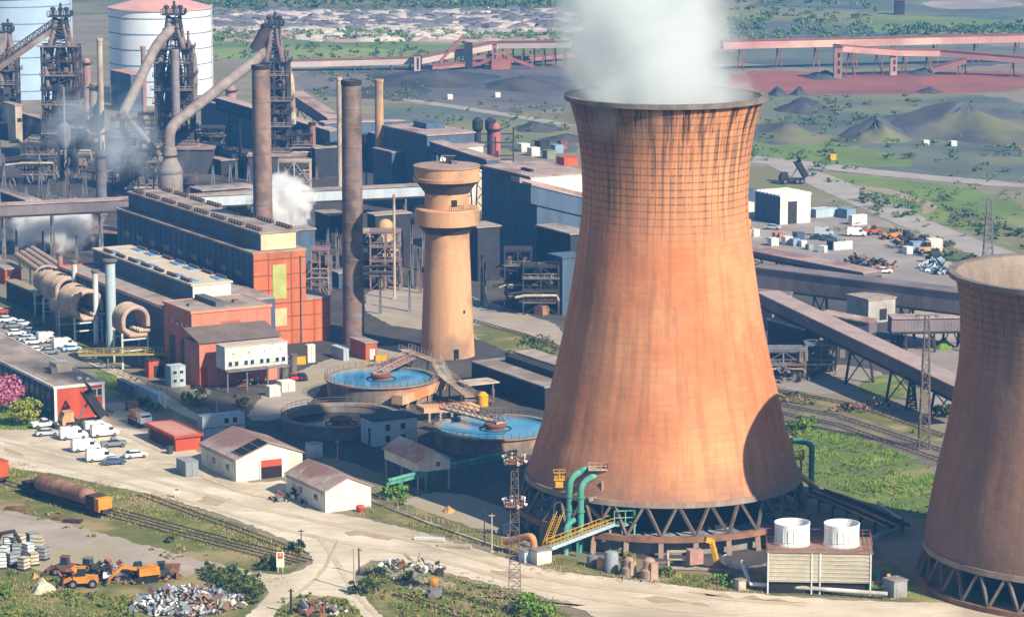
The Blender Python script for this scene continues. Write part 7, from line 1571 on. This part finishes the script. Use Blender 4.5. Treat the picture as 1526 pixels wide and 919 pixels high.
def tree(label, px, w_, h, m, n=900, s=.32, name='tree', trunk=True):
    g = P(*px); t = thing(name, label, 'tree', g); c = MB(); zc = h * .62
    leaves(c, g + Z * zc, (w_ / 2, w_ / 2, h * .42), n, s, h * .12); c.build('crown', m, t, False)
    tr = MB(); tr.tube([g, g + V((.1, 0, h * .3)), g + V((.15, .05, h * .6))], [.22, .17, .08], 8)
    for i in range(6):
        a = i * 1.05; b = g + Z * h * (.25 + .05 * i); tr.tube([b, b + V((math.cos(a) * w_ * .2, math.sin(a) * w_ * .2, h * .2)), b + V((math.cos(a) * w_ * .36, math.sin(a) * w_ * .36, h * .32))], [.1, .06, .03], 6)
    tr.build('trunk', M_bark, t); return t
tree('pink blossom tree at left edge in front of the office windows', (8, 616), 7.5, 7.5, L_pink, 1500, .3, 'blossom_tree'); tree('round lime green tree next to the pink blossom tree', (40, 634), 6.2, 5.2, L_lime, 1300, .28)
def bush(label, px, w_, h, m, n=260, s=.3, name='bush'):
    g = P(*px); t = thing(name, label, 'bush', g); c = MB(); leaves(c, g + Z * h * .45, (w_ / 2, w_ / 2, h * .55), n, s, .1); c.build('foliage', m, t, False)
    st_ = MB()
    for i in range(5): a = i * 1.26; st_.tube([g, g + V((math.cos(a) * w_ * .25, math.sin(a) * w_ * .25, h * .6))], [.07, .03], 5)
    st_.build('stem', M_bark, t); return t
for a in (('bright green bush at the foot of the green pipe bridge', (588, 742), 5, 3.4, L_lush, 520), ('dark bush beside the red and white warning sign', (400, 848), 3.4, 2.6, L_dark, 350), ('dark bush at the tip of the rail siding', (440, 822), 3, 2, L_dark), ('small dark bush between rail tracks and gravel', (252, 808), 2.6, 1.2, L_dark, 160), ('small bush in the middle of pale gravel patch on scrub', (614, 868), 2.8, 1.8, L_mid), ('tall bush at the junction corner by wooden pole', (543, 884), 5, 2.2, L_dark, 420), ('lush bush at the lamp mast foot in bottom scrub', (800, 914), 7, 3.2, L_lush, 700),
          ('round shaded bush below the looped ducts', (118, 506), 5.5, 4.5, L_mid, 500), ('shaded bush in hollow right of white container', (292, 606), 5.5, 4.2, L_mid, 500), ('dry bush in the dark hollow beyond lane', (360, 606), 4.5, 2.6, L_dry, 300), ('bush above hidden filter house roof near gravel', (800, 530), 9, 4.5, L_dark, 600), ('small bush right of the red office end', (160, 620), 2, 2.0, L_dry, 150), ('scrub bush between white container and rusty box', (212, 606), 3.5, 2.4, L_mid, 240), ('bush on the lane edge right of rusty box', (232, 612), 3, 1.6, L_mid, 200),
          ('dark bush beyond galleries nearest brown tower', (1410, 620), 5, 3, L_dark, 350), ('dark shrub on grass bank left end', (1172, 650), 5, 3.5, L_dark, 400), ('bright bush beside the rails right of main tower', (1200, 640), 4.5, 3.2, L_lush, 350), ('dark bush by far lane, first right of workshop', (1292, 300), 6, 4, L_far, 200), ('dark bush by far lane, second and larger', (1310, 312), 8, 5, L_far, 260), ('dark thicket beyond the sandy track at right', (1352, 308), 12, 4.5, L_far, 320), ('far bush near the sandy track bend', (1408, 300), 8, 4, L_far, 200), ('far thicket beside slender hazy mast', (1450, 335), 14, 4, L_far, 350), ('far bush on the ridge above far lane', (1250, 218), 12, 4, L_far, 200),
          ('dark bush beyond the dump truck on lane', (1142, 240), 12, 6, L_far, 220), ('little green tuft bush by the post fence start', (600, 752), 2.4, 1.3, L_mid, 160), ('bush left of cooling unit in shadow', (1080, 868), 4, 1.8, L_lush, 260), ('bush between hoppers and scrap winch', (990, 858), 3.2, 1.4, L_mid, 220), ('weeds clump under the green landing', (928, 838), 4, 2, L_dry, 260)): bush(*a)
# undergrowth: uncountable scrub
def cover(name, m, polys, n, s, hh, blade=False):
    mb = MB(); regs = [([P(x, y) for x, y in pl]) for pl in polys]
    def inside(p, pl):
        c = False; j = len(pl) - 1
        for i in range(len(pl)):
            if (pl[i].y > p[1]) != (pl[j].y > p[1]) and p[0] < (pl[j].x - pl[i].x) * (p[1] - pl[i].y) / (pl[j].y - pl[i].y) + pl[i].x: c = not c
            j = i
        return c
    ar = []
    for pl in regs: xs = [p.x for p in pl]; ys = [p.y for p in pl]; ar.append((max(xs) - min(xs)) * (max(ys) - min(ys)))
    tot = sum(ar)
    from mathutils import noise
    for pl, a in zip(regs, ar):
        xs = [p.x for p in pl]; ys = [p.y for p in pl]
        for _ in range(int(n * a / tot)):
            q = (rnd.uniform(min(xs), max(xs)), rnd.uniform(min(ys), max(ys)))
            if not inside(q, pl): continue
            d = noise.noise(V((q[0] * .12, q[1] * .12, len(name)))) + .5 * noise.noise(V((q[0] * .5, q[1] * .5, 3)))
            if d < -.12 + rnd.uniform(-.15, .15): continue
            k = max(.35, min(1.6, .8 + d)); h = hh * k
            if blade:
                for _b in range(5):
                    a_ = rnd.uniform(0, 6.28); dx, dy = math.cos(a_) * s * .35, math.sin(a_) * s * .35; ox, oy = rnd.gauss(0, s), rnd.gauss(0, s); lx, ly = rnd.gauss(0, h * .4), rnd.gauss(0, h * .4)
                    mb.add([(q[0] + ox - dx, q[1] + oy - dy, 0), (q[0] + ox + dx, q[1] + oy + dy, 0), (q[0] + ox + lx, q[1] + oy + ly, h * rnd.uniform(.5, 1.2))], [(0, 1, 2)])
            else: leaves(mb, (q[0], q[1], h * .4), (s * k * 1.6, s * k * 1.6, h * .6), 26, s * .42, .05)
    tag(mb.build(name, m, None, False), kind='stuff')
BL = [[(-40, 850), (60, 856), (130, 885), (210, 890), (200, 940), (-40, 940)]]
BR = [[(300, 850), (340, 848), (395, 872), (380, 900), (340, 900)]]
BM = [[(540, 850), (600, 845), (700, 868), (800, 892), (890, 940), (620, 940), (545, 885)]]
BJ = [[(420, 896), (450, 888), (520, 894), (560, 940), (410, 940)]]
VERGE = [[(550, 760), (590, 750), (700, 792), (800, 826), (900, 850), (830, 846), (700, 806), (560, 770)], [(870, 850), (1130, 862), (1100, 880), (960, 868)]]
RAILS = [[(0, 695), (180, 730), (300, 762), (460, 826), (400, 842), (180, 780), (0, 735)]]
BANK = [[(1165, 630), (1260, 645), (1405, 702), (1392, 770), (1310, 752), (1210, 715)]]
cover('undergrowth', L_mid, BL + BR + BJ, 480, .55, 1.0); cover('undergrowth', leafmat('soft', '76883a', '5c6e2a'), BL + BM, 300, .5, .9); cover('undergrowth', L_dark, BR, 130, .8, 1.8); cover('undergrowth', L_dry, BM + BL + BJ, 480, .45, .8); LBK = leafmat('bank', '626f34', '4f5f2c', '70723a'); cover('bank_cover', LBK, BANK, 560, .4, .26)
cover('rough_grass_blades', leafmat('grass', '77812f', '5b6722', '8f8a4a'), BL + BR + BM + BJ + VERGE + RAILS, 9000, .3, .45, True); cover('dry_grass_blades', leafmat('straw', 'a3946a', '857850'), BM + VERGE + RAILS + BL + BJ, 6500, .3, .45, True)
cover('lush_grass_blades', leafmat('fresh', '739428', '57771c'), [[(0, 590), (20, 588), (74, 628), (60, 640), (-20, 640)], [(142, 550), (178, 562), (200, 598), (180, 596)], [(1095, 857), (1128, 848), (1148, 872), (1340, 874), (1420, 866), (1520, 888), (1330, 890)]] + BANK, 5000, .35, .45, True)
cover('verge_scrub', L_mid, [[(20, 456), (45, 462), (150, 532), (250, 600), (325, 640), (300, 636), (210, 588), (100, 525)], [(1170, 585), (1260, 602), (1400, 650), (1400, 668), (1280, 630)], [(700, 485), (790, 502), (850, 524), (840, 556), (770, 528)]], 260, .6, .8)
cover('verge_scrub', L_far, [[(1290, 335), (1400, 360), (1500, 392), (1430, 398)], [(1210, 260), (1330, 305), (1420, 350), (1300, 312)], [(1390, 305), (1526, 345), (1526, 372), (1440, 345)]], 380, 1.2, 1.6)
# far hedges and woods
def wood(name, m, box, n, w0, w1):
    mb = MB()
    for i in range(n):
        y = rnd.uniform(box[1], box[3]); g = P(rnd.uniform(box[0], box[2]), y); w_ = rnd.uniform(w0, w1); leaves(mb, g + Z * w_ * .3, (w_ * .8, w_ * .6, w_ * .38), 70, w_ * .1, .2)
    tag(mb.build(name, m, None, False), kind='stuff')
LG = leafmat('far green', '748a4a', '5e7540'); LB = leafmat('far bluegreen', '5a7044', '48603c', '6c7a4c')
def woods(*rows):
    for r in rows: wood('far_wood', *r)
woods((LB, (300, -4, 860, 14), 200, 5, 9), (LG, (318, 50, 850, 62), 190, 3, 6), (LB, (318, 64, 850, 92), 60, 3, 6), (LB, (1090, -4, 1300, 60), 70, 4, 8), (LG, (1090, 30, 1300, 62), 60, 3, 6), (LB, (1320, 42, 1530, 54), 90, 4, 7), (LB, (580, 150, 850, 215), 60, 2, 4), (LB, (1100, 196, 1526, 260), 60, 2, 5), (LB, (1100, 150, 1300, 198), 40, 2, 4), (LG, (1240, 262, 1526, 360), 60, 1.5, 3), (LB, (450, 100, 640, 150), 30, 3, 5), (LB, (1180, 150, 1526, 200), 40, 3, 5))
cover('verge_scrub', L_dry, [[(0, 735), (160, 782), (300, 825), (420, 856), (380, 862), (250, 835), (60, 775), (-20, 755)]], 260, .5, .6)
cover('dry_grass_blades', leafmat('straw'), [[(540, 756), (700, 798), (900, 856), (1140, 872), (1140, 886), (950, 872), (790, 852), (640, 800), (530, 770)], [(0, 684), (160, 716), (270, 742), (270, 756), (150, 734), (0, 702)], [(520, 838), (620, 836), (720, 860), (820, 888), (900, 912), (880, 925), (780, 895), (640, 856), (540, 850)], [(260, 845), (420, 858), (440, 872), (400, 884), (300, 862)]], 3800, .3, .4, True)
